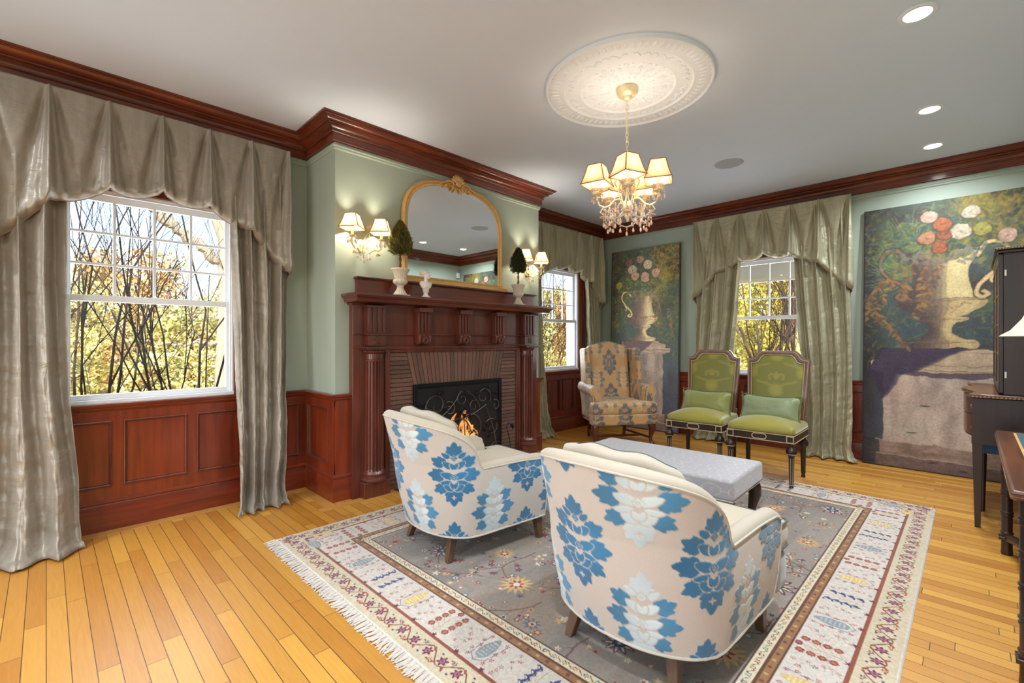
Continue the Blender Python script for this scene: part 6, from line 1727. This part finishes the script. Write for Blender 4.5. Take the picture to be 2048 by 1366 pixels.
# stool with blue seat tucked under the secretary
bs = empty('blue_stool', (5.02, -.20, 0), label='small stool with blue upholstered seat tucked beneath the secretary', cat='stool')
V, Q = softbox((.42, .36, .08), .03, .02, .015); V += np.array([0, 0, .47]); rawobj('seat', V, Q, mat('blue_velvet', (44, 84, 122), .7, sheen=.5, var=.1), bs)
for sx in (-1, 1):
    for sy in (-1, 1): MB().cyl((sx * .17, sy * .14, 0.001), (sx * .165, sy * .135, .435), .012, .018, 12).build('leg', M['walnut'], bs)

# ================================================================== writing table at the right edge
def table():
    X0, X1, Y0, Y1, ZT = 2.43, 4.03, -.535, -.098, .715
    r = empty('writing_table', ((X0 + X1) / 2, (Y0 + Y1) / 2, 0), label='brown writing table with blue leather top and ringed bamboo-style legs, cut by the right edge', cat='table')
    hx, hy = (X1 - X0) / 2, (Y1 - Y0) / 2
    t = MB(); t.loft([[(-hx + k, -hy + k, z), (hx - k, -hy + k, z), (hx - k, hy - k, z), (-hx + k, hy - k, z)] for k, z in ((.010, ZT - .034), (.0, ZT - .028), (.0, ZT - .020), (.008, ZT - .016), (.004, ZT - .010), (.010, ZT))])
    t.build('table_top', M['walnutx'], r, ang=20, bevel=.002)
    k = .085; MB().box(-hx + k, hx - k, -hy + k, hy - k, ZT + .0004, ZT + .0022).build('leather_inset', mat('blue_green_leather', (66, 98, 108), .4, var=.12, bump=.3, bscale=300), r)
    e = MB()
    for (a, b_, c, d) in ((-hx + k - .01, hx - k + .01, -hy + k - .01, -hy + k), (-hx + k - .01, hx - k + .01, hy - k, hy - k + .01), (-hx + k - .01, -hx + k, -hy + k, hy - k), (hx - k, hx - k + .01, -hy + k, hy - k)): e.box(a, b_, c, d, ZT + .0004, ZT + .0018)
    e.build('gilt_tooling', M['gold'], r)
    MB().box(-hx + .05, hx - .05, -hy + .05, hy - .05, ZT - .10, ZT - .036).build('apron', M['walnut'], r, bevel=.003)
    for sx in (-1, 1):
        for sy in (-1, 1):
            x, y = sx * (hx - .065), sy * (hy - .05); P = []
            P += [(.024, 0.001), (.026, .01), (.024, .04), (.024, .085)]
            zz = [.12, .24, .36, .48, .60]
            for z in zz: P += [(.024, z - .018), (.028, z - .014), (.028, z - .008), (.025, z - .006), (.025, z + .004), (.029, z + .006), (.029, z + .012), (.024, z + .016)]
            P += [(.026, ZT - .036)]
            l = MB(); l.lathe(P, (x, y, 0), 24); l.build('leg', M['walnut'], r, ang=35)
            MB().box(x - .034, x + .034, y - .034, y + .034, .088, .106).build('leg_block', M['walnut'], r, bevel=.003)
            pts = [(lerp(x, sx * .22, q_), lerp(y, 0, q_) , .098 + .028 * math.sin(q_ * PI)) for q_ in [i / 12 for i in range(13)]]
            MB().tube(pts, [.020] * 13, 8, flat=1.3).build('stretcher', M['walnut'], r)
    MB().box(-.24, .24, -.05, .05, .08, .115).build('stretcher_platform', M['walnut'], r, bevel=.004)
    return r
table()

# table lamp: only the rim of the shade shows
lp = empty('table_lamp', (3.06, -.314, .718), label='table lamp with bell-shaped cream shade at the right edge of the view', cat='lamp')
MB().lathe([(.075, 0), (.075, .014), (.05, .022), (.03, .05), (.045, .12), (.062, .20), (.05, .30), (.022, .36), (.016, .42), (.012, .66)], n=32).build('base', mat('cream_ceramic', (210, 200, 178), .2, coat=.5), lp)
sh = MB(); pr = [(.225, .553), (.221, .558), (.19, .580), (.155, .63), (.13, .69), (.11, .75), (.098, .79)]
sh.lathe(pr + [(r_ - .003, z) for r_, z in pr[::-1]], n=64, cap=False); st = len(sh.f)
def shademat(name, col, tcol, w=.5):
    m, nt, b = nm(name); L = nt.links.new
    d = nt.nodes.new('ShaderNodeBsdfDiffuse'); d.inputs[0].default_value = hexc(*col); t = nt.nodes.new('ShaderNodeBsdfTranslucent'); t.inputs[0].default_value = hexc(*tcol)
    tc = nt.nodes.new('ShaderNodeTexCoord'); n = nt.nodes.new('ShaderNodeTexNoise'); n.inputs['Scale'].default_value = 60; L(tc.outputs['Object'], n.inputs['Vector'])
    bp = nt.nodes.new('ShaderNodeBump'); bp.inputs['Strength'].default_value = .1; L(n.outputs['Fac'], bp.inputs['Height']); L(bp.outputs[0], d.inputs['Normal'])
    mx = nt.nodes.new('ShaderNodeMixShader'); mx.inputs[0].default_value = w; L(d.outputs[0], mx.inputs[1]); L(t.outputs[0], mx.inputs[2]); L(mx.outputs[0], nt.nodes['Material Output'].inputs[0]); nt.nodes.remove(b); return m
M['shadec'] = shademat('cream_shade', (238, 230, 206), (240, 228, 196), .35)
sh.build('lamp_shade', M['shadec'], lp, ang=60)

# motion sensor in the corner (seen in the mirror)
ms = MB(); ms.box(-.035, .035, -.02, .02, -.055, .055); o = ms.build('motion_sensor', M['white'], bevel=.006); o.location = (5.99, YR + .0205, 2.60); tag(o, 'small white motion sensor high in the room corner reflected in the mirror', 'sensor')
# ================================================================== chandelier and sconces
M['ivory'] = mat('ivory_gilt_metal', (232, 214, 168), .35, .35, var=.15, vscale=40)
M['candle'] = mat('candle_sleeve', (246, 232, 196), .6, emis=(255, 214, 150), estr=.3)
M['crystal'] = mat('glass_crystal', (244, 226, 206), .06, .0, coat=1.0, spec=1.0, trans=.55)
M['crystalp'] = mat('rose_crystal', (232, 190, 168), .08, .0, coat=1.0, spec=1.0, trans=.4)
M['parch'] = shademat('parchment_shade', (226, 196, 150), (240, 206, 158), .18)
M['braid'] = mat('gold_braid', (140, 92, 48), .8, var=.5, vscale=200)
M['bulb'] = mat('lit_bulb', (255, 240, 210), .4, emis=(255, 214, 150), estr=4)
def mini_shade(parent, c, b, t, h, rz=0.0, power=1.0):
    """square tapered clip-on shade; c = bottom centre; half-widths b,t"""
    o = empty('lamp_shade', c, rz); o.parent = parent
    def sec(k):  # concave flare
        w = lerp(b, t, k ** .8); return w
    loops = []
    for k in [i / 8 for i in range(9)]:
        w = sec(k); z = h * k; L_ = []
        for (sx, sy) in ((-1,-1),(1,-1),(1,1),(-1,1)): L_.append((sx * w, sy * w, z))
        loops.append(L_)
    m = MB(); m.loft(loops, closed=True, cap=False); m.build('shade_panels', M['parch'], o, smooth=False, fix=False)
    tr = MB()
    for w, z, rr in ((b, 0, .0028), (t, h, .0024)): tr.tube([(-w, -w, z), (w, -w, z), (w, w, z), (-w, w, z)], rr * 1.25, 6, closed=True)
    for sx, sy in ((-1,-1),(1,-1),(1,1),(-1,1)): tr.tube([(sx * sec(k), sy * sec(k), h * k) for k in [i / 8 for i in range(9)]], .0032, 6)
    tr.build('braid_trim', M['braid'], o)
    bl = MB(); bl.ell((0, 0, h * .40), (.009, .009, .022), 10, 8); bl.build('bulb', M['bulb'], o)
    return o
DROPS = {}
def drop(tgt, x, y, z, k=1.0, beads=2):
    """one hanging crystal = one sub-part; tgt = (list of positions, material)"""
    tgt.append((x, y, z, k, beads))
def hang(lst, m, parent):
    for x, y, z, k, beads in lst:
        key = (m.name, beads)
        if key not in DROPS:
            mb = MB()
            for i in range(beads): mb.ell((0, 0, -.005 - i * .0085), (.0046,) * 3, 8, 6)
            mb.lathe([(0, .001), (.003, -.004), (.007, -.014), (.008, -.020), (.005, -.027), (0, -.030)], (0, 0, -.005 - beads * .0085), 8, cap=False)
            o = mb.build('crystal_drop', m); DROPS[key] = o; o.parent = parent
        else:
            o = DROPS[key].copy(); COL.objects.link(o); o.parent = parent
        o.location = (x, y, z); o.scale = (k, k, k)

def plight(name, loc, power, col, rad=.02, parent=None):
    l = bpy.data.lights.new(name, 'POINT'); l.energy = power; l.color = col; l.shadow_soft_size = rad
    o = bpy.data.objects.new(name, l); COL.objects.link(o); o.location = loc
    if parent: o.parent = parent
    return o
WARM = (1.0, .89, .72)
def chandelier():
    r = empty('chandelier', (MX - .015, MY - .01, H - .03), label='small ivory chandelier with five parchment shades and pink crystal drops hanging from the medallion', cat='chandelier')
    MB().lathe([(.0, -.075), (.018, -.073), (.030, -.062), (.034, -.052), (.060, -.040), (.070, -.022), (.072, -.004), (.070, 0.003)], n=40, cap=False).build('canopy', M['ivory'], r, ang=40)
    ch = MB(); z = -.075; zt = -.475; n = 13
    for i in range(n):
        zc = lerp(z, zt, (i + .5) / n); L = (z - zt) / n * .64; a = PI / 2 * (i % 2)
        ch.tube([(.010 * math.cos(t) * math.cos(a), .010 * math.cos(t) * math.sin(a), zc + L * math.sin(t)) for t in [2 * PI * k / 14 for k in range(14)]], .0025, 6, closed=True)
    ch.build('chain', M['ivory'], r)
    MB().lathe([(.0, -.46), (.006, -.465), (.008, -.49), (.014, -.51), (.010, -.53), (.012, -.60), (.018, -.63), (.012, -.66), (.012, -.74), (.030, -.765), (.042, -.785), (.034, -.81), (.016, -.83), (.020, -.85), (.010, -.87), (0, -.885)], n=24, cap=False).build('stem', M['ivory'], r, ang=50)
    AR = .205; ph0 = 103
    for k in range(5):
        # angle measured in camera's right/near plane then mapped to world
        ph = R(ph0 + 72 * k); cx, cy = math.cos(ph), math.sin(ph)
        rx, ry = .7046, -.7096; nx, ny = -.7096, -.7046     # right, nearer
        ux, uy = rx * cx + nx * cy, ry * cx + ny * cy
        P = lambda rr, z, o=0: (ux * rr - uy * o, uy * rr + ux * o, z)
        a = MB(); a.tube([P(.025, -.765), P(.05, -.74), P(.085, -.745), P(.12, -.785), P(.155, -.80), P(.19, -.785), P(AR, -.75), P(AR, -.72)], [.008, .0075, .007, .007, .007, .007, .006, .006], 10)
        a.tube([P(.04, -.77), P(.06, -.70), P(.045, -.63), P(.065, -.60), P(.085, -.63), P(.07, -.66)], .0045, 8)
        a.tube([P(.165, -.80), P(.185, -.83), P(.16, -.85), P(.145, -.83)], .004, 7)
        a.lathe([(.012, -.725), (.030, -.715), (.034, -.705), (.010, -.70)], P(AR, 0), 20); arm = a.build('arm', M['ivory'], r)
        cu = MB()
        for j in range(9):
            t = 2 * PI * j / 9; q = P(AR, -.69); cu.ell((q[0] + .030 * math.cos(t), q[1] + .030 * math.sin(t), q[2] + .006), (.013, .013, .016), 8, 6)
        cu.build('crystal_cup', M['crystal'], arm)
        q = P(AR, 0); MB().cyl((q[0], q[1], -.70), (q[0], q[1], -.63), .011, .011, 14).build('candle', M['candle'], arm)
        mini_shade(r, P(AR, -.650), .084, .047, .128, math.atan2(uy, ux) + R((38, 52, 8, 20, 12)[k]), 1)
        plight('chandelier_bulb', P(AR, -.590), 2.7, WARM, .022, r)
        dm = []; dp = []
        for j in range(5):
            t = 2 * PI * j / 5; drop(dm if j % 2 else dp, q[0] + .036 * math.cos(t), q[1] + .036 * math.sin(t), -.712, 1.1, 2)
        for j, (rr, z, o) in enumerate(((.06, -.78, .0), (.09, -.77, .03), (.12, -.80, -.03), (.15, -.82, .02), (.10, -.80, 0), (.16, -.85, 0), (.13, -.83, .05))):
            x, y, zz = P(rr, z, o); drop(dp if j % 2 else dm, x, y, zz, 1.2, 2 + j % 3)
        # swag of beads to the next arm
        ph2 = R(ph0 + 72 * (k + 1)); vx, vy = rx * math.cos(ph2) + nx * math.sin(ph2), ry * math.cos(ph2) + ny * math.sin(ph2)
        sw = MB(); L_ = []
        for j in range(23):
            t = j / 22; x = lerp(ux, vx, t) * .165; y = lerp(uy, vy, t) * .165; zz = -.835 - .055 * math.sin(PI * t); sw.ell((x, y, zz), (.0052,) * 3, 8, 6); L_.append((x, y, zz))
            if j in (6, 11, 16): drop(dp, x, y, zz - .004, 1.2, 1 + (j == 11))
        sw.tube(L_, .0012, 5); sw.build('bead_swag', M['crystal'], arm)
        # blossom cluster under the arm
        fl = MB()
        for j in range(5):
            t = 2 * PI * j / 5; x, y, zz = P(.17, -.865); fl.ell((x + .010 * math.cos(t), y + .010 * math.sin(t), zz), (.010, .010, .006), 8, 6)
        fl.build('crystal_flower', M['crystalp'], arm); hang(dm, M['crystal'], arm); hang(dp, M['crystalp'], arm)
    return r
chandelier()
def sconce(x, lab):
    r = empty('wall_sconce', (x, BY, 2.02), label=lab, cat='wall sconce', group='pair of crystal wall sconces')
    b = MB(); b.ell((0, -.012, 0), (.030, .014, .055), 16, 10); b.tube([(0, -.02, -.02), (0, -.05, -.055), (0, -.06, -.03)], .006, 8)
    b.tube([(.0, -.03, .02), (.03, -.05, .09), (.07, -.05, .12), (.055, -.05, .16), (.03, -.05, .145)], .0035, 7); b.build('backplate', M['ivory'], r)
    for s in (-1, 1):
        a = MB(); a.tube([(0, -.035, -.04), (s * .035, -.075, -.062), (s * .075, -.10, -.035), (s * .10, -.112, -.045), (s * .125, -.118, -.02), (s * .128, -.118, .015), (s * .124, -.118, .04)], [.007, .007, .006, .006, .006, .005, .005], 10)
        a.lathe([(.008, .038), (.028, .046), (.030, .054), (.008, .058)], (s * .124, -.118, 0), 20); arm = a.build('arm', M['ivory'], r)
        fl = MB()
        for j in range(5): t = 2 * PI * j / 5; fl.ell((s * .10 + .010 * math.cos(t), -.112 + .008 * math.sin(t), -.075 + .006 * math.sin(t * 2)), (.009, .009, .006), 8, 6)
        fl.build('gilt_flower', M['gold'], arm)
        MB().cyl((s * .124, -.118, .057), (s * .124, -.118, .125), .011, .011, 14).build('candle', M['candle'], arm)
        mini_shade(r, (s * .124, -.118, .103), .078, .042, .11, R(45 + s * 4))
        plight('sconce_bulb', (s * .124, -.118, .15), 7.5, WARM, .018, r)
        dm = []
        for j in range(5): t = 2 * PI * j / 5; drop(dm, s * .124 + .032 * math.cos(t), -.118 + .032 * math.sin(t), .045, 1.1, 2)
        hang(dm, M['crystal'], arm)
    dm = []
    for j, (x_, z_) in enumerate(((-.05, -.06), (-.025, -.07), (0, -.075), (.03, -.07), (.055, -.055), (.0, .0), (-.03, .03), (.03, .03), (.05, .10))): drop(dm, x_, -.06, z_, 1.2, 1 + j % 3)
    hang(dm, M['crystal'], r)
    return r
sconce(1.795, 'left crystal sconce with two lit parchment shades, at the chimney breast\'s left end')
sconce(3.765, 'right crystal sconce with two lit parchment shades, behind the dark topiary')

# ================================================================== room lamps and added daylight fill
def area(name, loc, rot, sx, sy, power, col=(1, 1, 1), spread=PI):
    l = bpy.data.lights.new(name, 'AREA'); l.shape = 'RECTANGLE'; l.size = sx; l.size_y = sy; l.energy = power; l.color = col; l.spread = spread
    o = bpy.data.objects.new(name, l); COL.objects.link(o); o.location = loc; o.rotation_euler = rot; return o
FILL_DAY = (.86, .94, 1.0)
for i, (p, q, z0, z1) in enumerate(FW):
    area('unseen_window_fill', (XA - .05, (p + q) / 2, (z0 + z1) / 2), (0, -PI / 2, 0), z1 - z0 - .1, q - p - .1, 20, FILL_DAY)  # fill lamps added in the made-up windows
for x, y in ((3.223, .20), (4.62, .22), (5.50, .24), (1.8, .2), (.2, .2), (-1.2, .3), (-1.2, 2.0), (-1.2, 3.5)):  # the last five are unseen, added to brighten the room
    l = bpy.data.lights.new('downlight', 'AREA'); l.shape = 'DISK'; l.size = .11; l.energy = 14 if x > 3 else 19; l.color = (.84, .93, 1.0); l.spread = R(150)
    o = bpy.data.objects.new('downlight', l); COL.objects.link(o); o.location = (x, y, H - .012)
# area lamps added outside the three visible windows in place of daylight
for nm_, loc, rot, w in (('fill_w1', ((W1[0]+W1[1])/2, YA + .24, 1.55), (-PI/2, 0, 0), .9), ('fill_w2', ((W2[0]+W2[1])/2, YA + .24, 1.55), (-PI/2, 0, 0), .9), ('fill_w3', (XB + .24, (W3[0]+W3[1])/2, 1.55), (0, PI/2, 0), .9)):
    if nm_ == 'fill_w3': area(nm_, loc, rot, 1.3, w, 12, FILL_DAY)
    else: area(nm_, loc, rot, w, 1.3, 12, FILL_DAY)

# ================================================================== outdoors
GZ = -.75
gr = MB(); gr.box(-30, 45, YA + .6, 60, GZ - .1, GZ).box(XB + .6, 60, -40, YA + .6, GZ - .1, GZ)
struct('ground', gr, mat('leaf_litter', (176, 150, 96), .95, var=.5, vscale=3), smooth=False)
M['leaves'] = attrmat('autumn_leaves', .7, bump=0)
M['bark'] = mat('dark_bark', (92, 72, 60), .9, var=.4, vscale=20)
M['barkg'] = mat('grey_lichen_bark', (150, 142, 126), .9, var=.4, vscale=9)
def tree(name, loc, h, lab, cols, nleaf, spread, seed, leaf=.12, trunk=.12, group=None, z_lo=.2, barkm=None, cat='tree'):
    q = random.Random(seed); r = empty(name, (loc[0], loc[1], GZ), label=lab, cat=cat, group=group)
    t = MB(); t.tube([(0, 0, 0), (q.uniform(-.2, .2), q.uniform(-.2, .2), h * .4), (q.uniform(-.3, .3), q.uniform(-.3, .3), h * .8)], [trunk, trunk * .7, trunk * .2], 8)
    for i in range(14):
        z = h * q.uniform(.25, .75); a = q.uniform(0, 2 * PI); L = spread * q.uniform(.6, 1); 
        t.tube([(0, 0, z), (L * .5 * math.cos(a), L * .5 * math.sin(a), z + L * .3), (L * math.cos(a + .3), L * math.sin(a + .3), z + L * .5)], [trunk * .35, trunk * .22, trunk * .06], 6)
    t.build('trunk', barkm or M['bark'], r)
    if nleaf:
        g = np.random.RandomState(seed); nc = max(8, int(40)); 
        th = g.uniform(0, 2*PI, nc); rr = spread * np.sqrt(g.uniform(.05, 1, nc)); zc = h * g.uniform(z_lo, 1, nc); rr *= np.sqrt(np.clip(1 - (zc / h - .5) ** 2 * 2.5, .1, 1))
        cen = np.stack([rr * np.cos(th), rr * np.sin(th), zc], 1); k = g.randint(0, nc, nleaf)
        C_ = cen[k] + g.normal(0, 1, (nleaf, 3)) * np.array([spread * .2, spread * .2, h * .07])
        rr_ = np.linalg.norm(C_[:, :2], axis=1, keepdims=True); C_[:, :2] *= np.minimum(1, spread / np.maximum(rr_, .01)); C_[:, 2] = np.clip(C_[:, 2], .1, h)
        a = g.normal(0, 1, (nleaf, 3)); a /= np.linalg.norm(a, axis=1, keepdims=True); b = np.cross(a, g.normal(0, 1, (nleaf, 3))); b /= np.linalg.norm(b, axis=1, keepdims=True)
        s = leaf * g.uniform(.6, 1.2, (nleaf, 1)); V = np.stack([C_ - a*s, C_ + b*s*.6, C_ + a*s, C_ - b*s*.6], 1).reshape(-1, 3); V[:, 2] = np.maximum(V[:, 2], .02)
        Q = np.arange(nleaf * 4).reshape(-1, 4); cc = np.array(cols)[(k + g.randint(0, 2, nleaf)) % len(cols)] / 255.0 * g.uniform(.75, 1.2, (nleaf, 1))
        rawobj('foliage', V, Q, M['leaves'], r, np.repeat(cc, 4, 0))
    return r
def shrub(name, loc, h, lab, seed, stems=7, barkm=None, group=None, lean=.5, depth=4, rad=.022, n0=2, cat='shrub'):
    q = random.Random(seed); r = empty(name, (loc[0], loc[1], GZ), label=lab, cat=cat, group=group); m = MB()
    def br(p, d, L, w, k):
        pts = [p]; n = 5; dd = Vector(d)
        for i in range(n):
            dd = (dd + Vector((q.uniform(-.12, .12), q.uniform(-.12, .12), q.uniform(-.02, .10)))).normalized(); pts.append(pts[-1] + dd * (L / n))
        m.tube(pts, [w * (1 - .45 * i / n) for i in range(n + 1)], 5 if k > 1 else 4)
        if k <= 0: return
        for i in range(n0 + (1 if k > 2 else 2)):
            j = q.randint(1, n); a = q.uniform(0, 2 * PI); e = Vector((math.cos(a), math.sin(a), q.uniform(.2, .9))).normalized()
            br(pts[j], (dd * .95 + e * .62).normalized(), L * q.uniform(.55, .8), w * .55, k - 1)
    for s in range(stems):
        a = 2 * PI * s / stems + q.uniform(-.3, .3); d = Vector((math.cos(a) * lean * q.uniform(.3, 1), math.sin(a) * lean * q.uniform(.3, 1), 1)).normalized()
        br(Vector((math.cos(a) * .12, math.sin(a) * .12, 0)), d, h * q.uniform(.42, .55), rad * q.uniform(.7, 1.2), depth)
    m.build('branches', barkm or M['bark'], r, fix=False); return r
M['twig'] = mat('dark_twig', (62, 48, 44), .9, var=.3, vscale=20)
GB = 'bare shrubs outside the windows'
shrub('bare_shrub', (.22, 6.3), 5.2, 'tall bare dark-stemmed shrub outside the left half of the large window', 3, 7, group=GB, lean=.34, rad=.018, barkm=M['twig'], n0=1)
shrub('bare_shrub', (1.12, 6.2), 4.8, 'bare multi-stemmed shrub outside the right half of the large window', 8, 7, group=GB, lean=.36, rad=.018, barkm=M['twig'], n0=1)
shrub('bare_shrub', (6.5, 6.5), 4.8, 'dense bare thicket outside the small window right of the mantel', 17, 9, group=GB, lean=.30, rad=.016, barkm=M['twig'])
shrub('bare_shrub', (9.3, 8.2), 5.2, 'bare thicket standing farther back outside the small window', 19, 8, group=GB, lean=.35, rad=.018, barkm=M['twig'])
shrub('bare_tree', (11.2, 2.9), 5.5, 'dark-branched young tree outside the window behind the green chairs', 23, 4, group=None, lean=.35, rad=.06, n0=2, cat='tree')
# big limbed tree right of the large window
bt = empty('old_tree', (2.95, 12.5, GZ), label='large old grey tree with heavy limbs reaching across the large window', cat='tree')
m = MB()
m.tube([(0, 0, 0), (-.03, 0, 1.5), (.03, 0, 3), (.02, 0, 4.4), (-.25, 0, 5.3), (-.2, 0, 8)], [.20, .15, .14, .14, .17, .14], 14); m.build('trunk', M['barkg'], bt)
for P_, w in (([(0, 0, 3.75), (-.45, 0, 4.15), (-.9, 0, 4.45), (-1.35, 0, 4.85), (-1.9, 0, 5.0), (-2.7, 0, 5.25), (-3.6, 0, 5.2)], .13), ([(-1.0, 0, 4.5), (-1.3, .1, 5.2), (-1.9, .1, 5.3), (-2.4, .1, 5.6)], .08), ([(0, 0, 2.5), (-.35, -.1, 2.55), (-.75, -.2, 2.8), (-1.5, -.2, 2.75)], .045), ([(0, 0, 1.95), (-.5, -.1, 1.95), (-1.0, -.2, 1.9), (-1.5, -.2, 2.0)], .045), ([(0, 0, 1.7), (-.4, -.1, 1.65), (-.8, -.1, 1.75)], .03), ([(-.2, 0, 5.5), (.9, 0, 7), (1.4, 0, 8.5)], .10)):
    q_ = []
    for (a, b) in zip(P_, P_[1:]):
        for i in range(5): t = i / 5; q_.append((lerp(a[0], b[0], t) + .04 * math.sin(i * 2.1), lerp(a[1], b[1], t), lerp(a[2], b[2], t) + .05 * math.sin(i * 1.7)))
    q_.append(P_[-1]); MB().tube(q_, [w * (1 - .7 * i / len(q_)) for i in range(len(q_))], 10).build('limb', M['barkg'], bt)
YG = [(226, 212, 130), (206, 200, 130), (176, 180, 110), (230, 204, 130), (150, 158, 100), (214, 212, 150)]
YB = [(226, 206, 70), (206, 200, 80), (236, 218, 110), (170, 178, 70), (196, 190, 100)]
OR = [(214, 168, 96), (196, 146, 84), (226, 196, 130), (180, 160, 110)]
GT = 'autumn trees beyond the garden'
k = 0
LB = ['yellow-green autumn tree far beyond the windows', 'pale orange autumn tree far beyond the windows']
def angpos(az, dist): return dist * math.cos(R(az)), dist * math.sin(R(az))
# azimuth measured from +X at the camera; rows at growing distance so gaps are covered
for az, dist, h, sp, cols in ((88.5, 22, 4.0, 1.7, YG), (79.5, 23, 3.6, 1.7, YG), (70.5, 22, 4.2, 1.7, YG), (97.5, 23, 4.4, 1.7, OR),
                              (84, 30, 6.6, 2.2, OR), (75, 31, 5.0, 2.2, YG), (93.5, 31, 6.0, 2.2, YG), (65.5, 30, 5.6, 2.2, YG),
                              (45, 25, 4.4, 2.2, YG), (35, 25, 4.4, 2.0, OR), (40, 33, 5.5, 2.6, YG), (52, 33, 5.5, 2.8, YG), (57.5, 25, 4.5, 2.3, YG)):
    x, y = angpos(az, dist); tree('autumn_tree', (x, y), h, LB[1] if cols is OR else LB[0], cols, int(6500 * (sp / 1.7) ** 1.4), sp, 40 + k, .09 * dist / 23, .13, GT + (' (orange)' if cols is OR else ''), z_lo=.02); k += 1
for az, dist, h, sp in ((23, 16, 6.5, 1.0), (15.5, 16, 6.5, 1.0), (8, 16, 6.5, 1.0), (26.5, 21, 8.5, 1.3), (19, 21, 8.5, 1.3), (11.5, 21, 8.5, 1.3), (4.5, 21, 8.5, 1.3), (22.5, 26.5, 11, 1.6), (15, 26.5, 11, 1.6), (8, 26.5, 11, 1.6)):
    x, y = angpos(az, dist); tree('yellow_tree', (x, y), h, 'bright yellow tree behind the porch, seen through the back window', YB, 11000, sp, 60 + k, .065, .07, 'yellow trees beyond the porch', z_lo=.02); k += 1
for az, dist in ((96, 13), (89.5, 13.6), (82.5, 13.2), (76.3, 14.5), (42, 14.5), (36, 15)):
    x, y = angpos(az, dist); tree('low_bush', (x, y), 1.7, 'low yellow-green bush on the lawn beyond the windows', YG, 2000, .68, 80 + k, .07, .03, 'low bushes on the lawn', z_lo=.02, cat='bush'); k += 1
# porch outside the back window
pc = empty('porch', (XB + .6, 1.7, GZ), label='white porch with beam, post and balusters outside the back window', cat='porch')
MB().box(-.35, 2.6, -3.2, 2.3, 3.62, 3.75).box(2.2, 2.6, -3.2, 2.3, 3.10, 3.62).build('ceiling_beam', M['white'], pc)
MB().box(-.35, 2.6, -3.2, 2.3, .30, .42).build('deck', mat('grey_deck', (150, 150, 148), .7), pc)
for y in (1.95, -2.6):
    MB().lathe([(.13, .42), (.13, .47), (.10, .50), (.105, .52), (.09, 2.95), (.11, 3.0), (.13, 3.03), (.13, 3.10)], (2.4, y, 0), 20).build('post', M['white'], pc)
rl = MB(); rl.box(2.35, 2.43, -3.2, 2.3, 1.32, 1.38).box(2.36, 2.42, -3.2, 2.3, .52, .56)
for i in range(40): y = -3.1 + i * .133; rl.box(2.37, 2.41, y, y + .04, .56, 1.32)
rl.build('railing', M['white'], pc, smooth=False)

sun = bpy.data.lights.new('sun', 'SUN'); sun.energy = 5.5; sun.angle = R(1.5); sun.color = (1, .93, .80)
so = bpy.data.objects.new('sun', sun); COL.objects.link(so); so.rotation_euler = (R(52), 0, R(-35))   # from -Y,-X side, over the roof
w = bpy.data.worlds.new('sky'); SC.world = w; w.use_nodes = True; nt = w.node_tree
bg = nt.nodes['Background']; sk = nt.nodes.new('ShaderNodeTexSky'); sk.sky_type = 'NISHITA'; sk.sun_disc = False; sk.sun_elevation = R(38); sk.sun_rotation = R(215); sk.air_density = 1.0; sk.dust_density = 2.0
nt.links.new(sk.outputs[0], bg.inputs[0]); bg.inputs[1].default_value = .34

# ================================================================== camera
cam = bpy.data.cameras.new('camera'); co = bpy.data.objects.new('camera', cam); COL.objects.link(co); SC.camera = co
cam.sensor_width = 36; cam.lens = 36 * 925 / 2048; cam.clip_start = .02; cam.clip_end = 300
co.location = (0, 0, 1.25); co.rotation_euler = (PI / 2, 0, R(44.8 - 90))
cam.shift_y = -1 / 2048
SC.view_settings.view_transform = 'Standard'; SC.view_settings.look = 'None'; SC.view_settings.gamma = 1; SC.view_settings.use_curve_mapping = False
SC.view_settings.exposure = 0.55
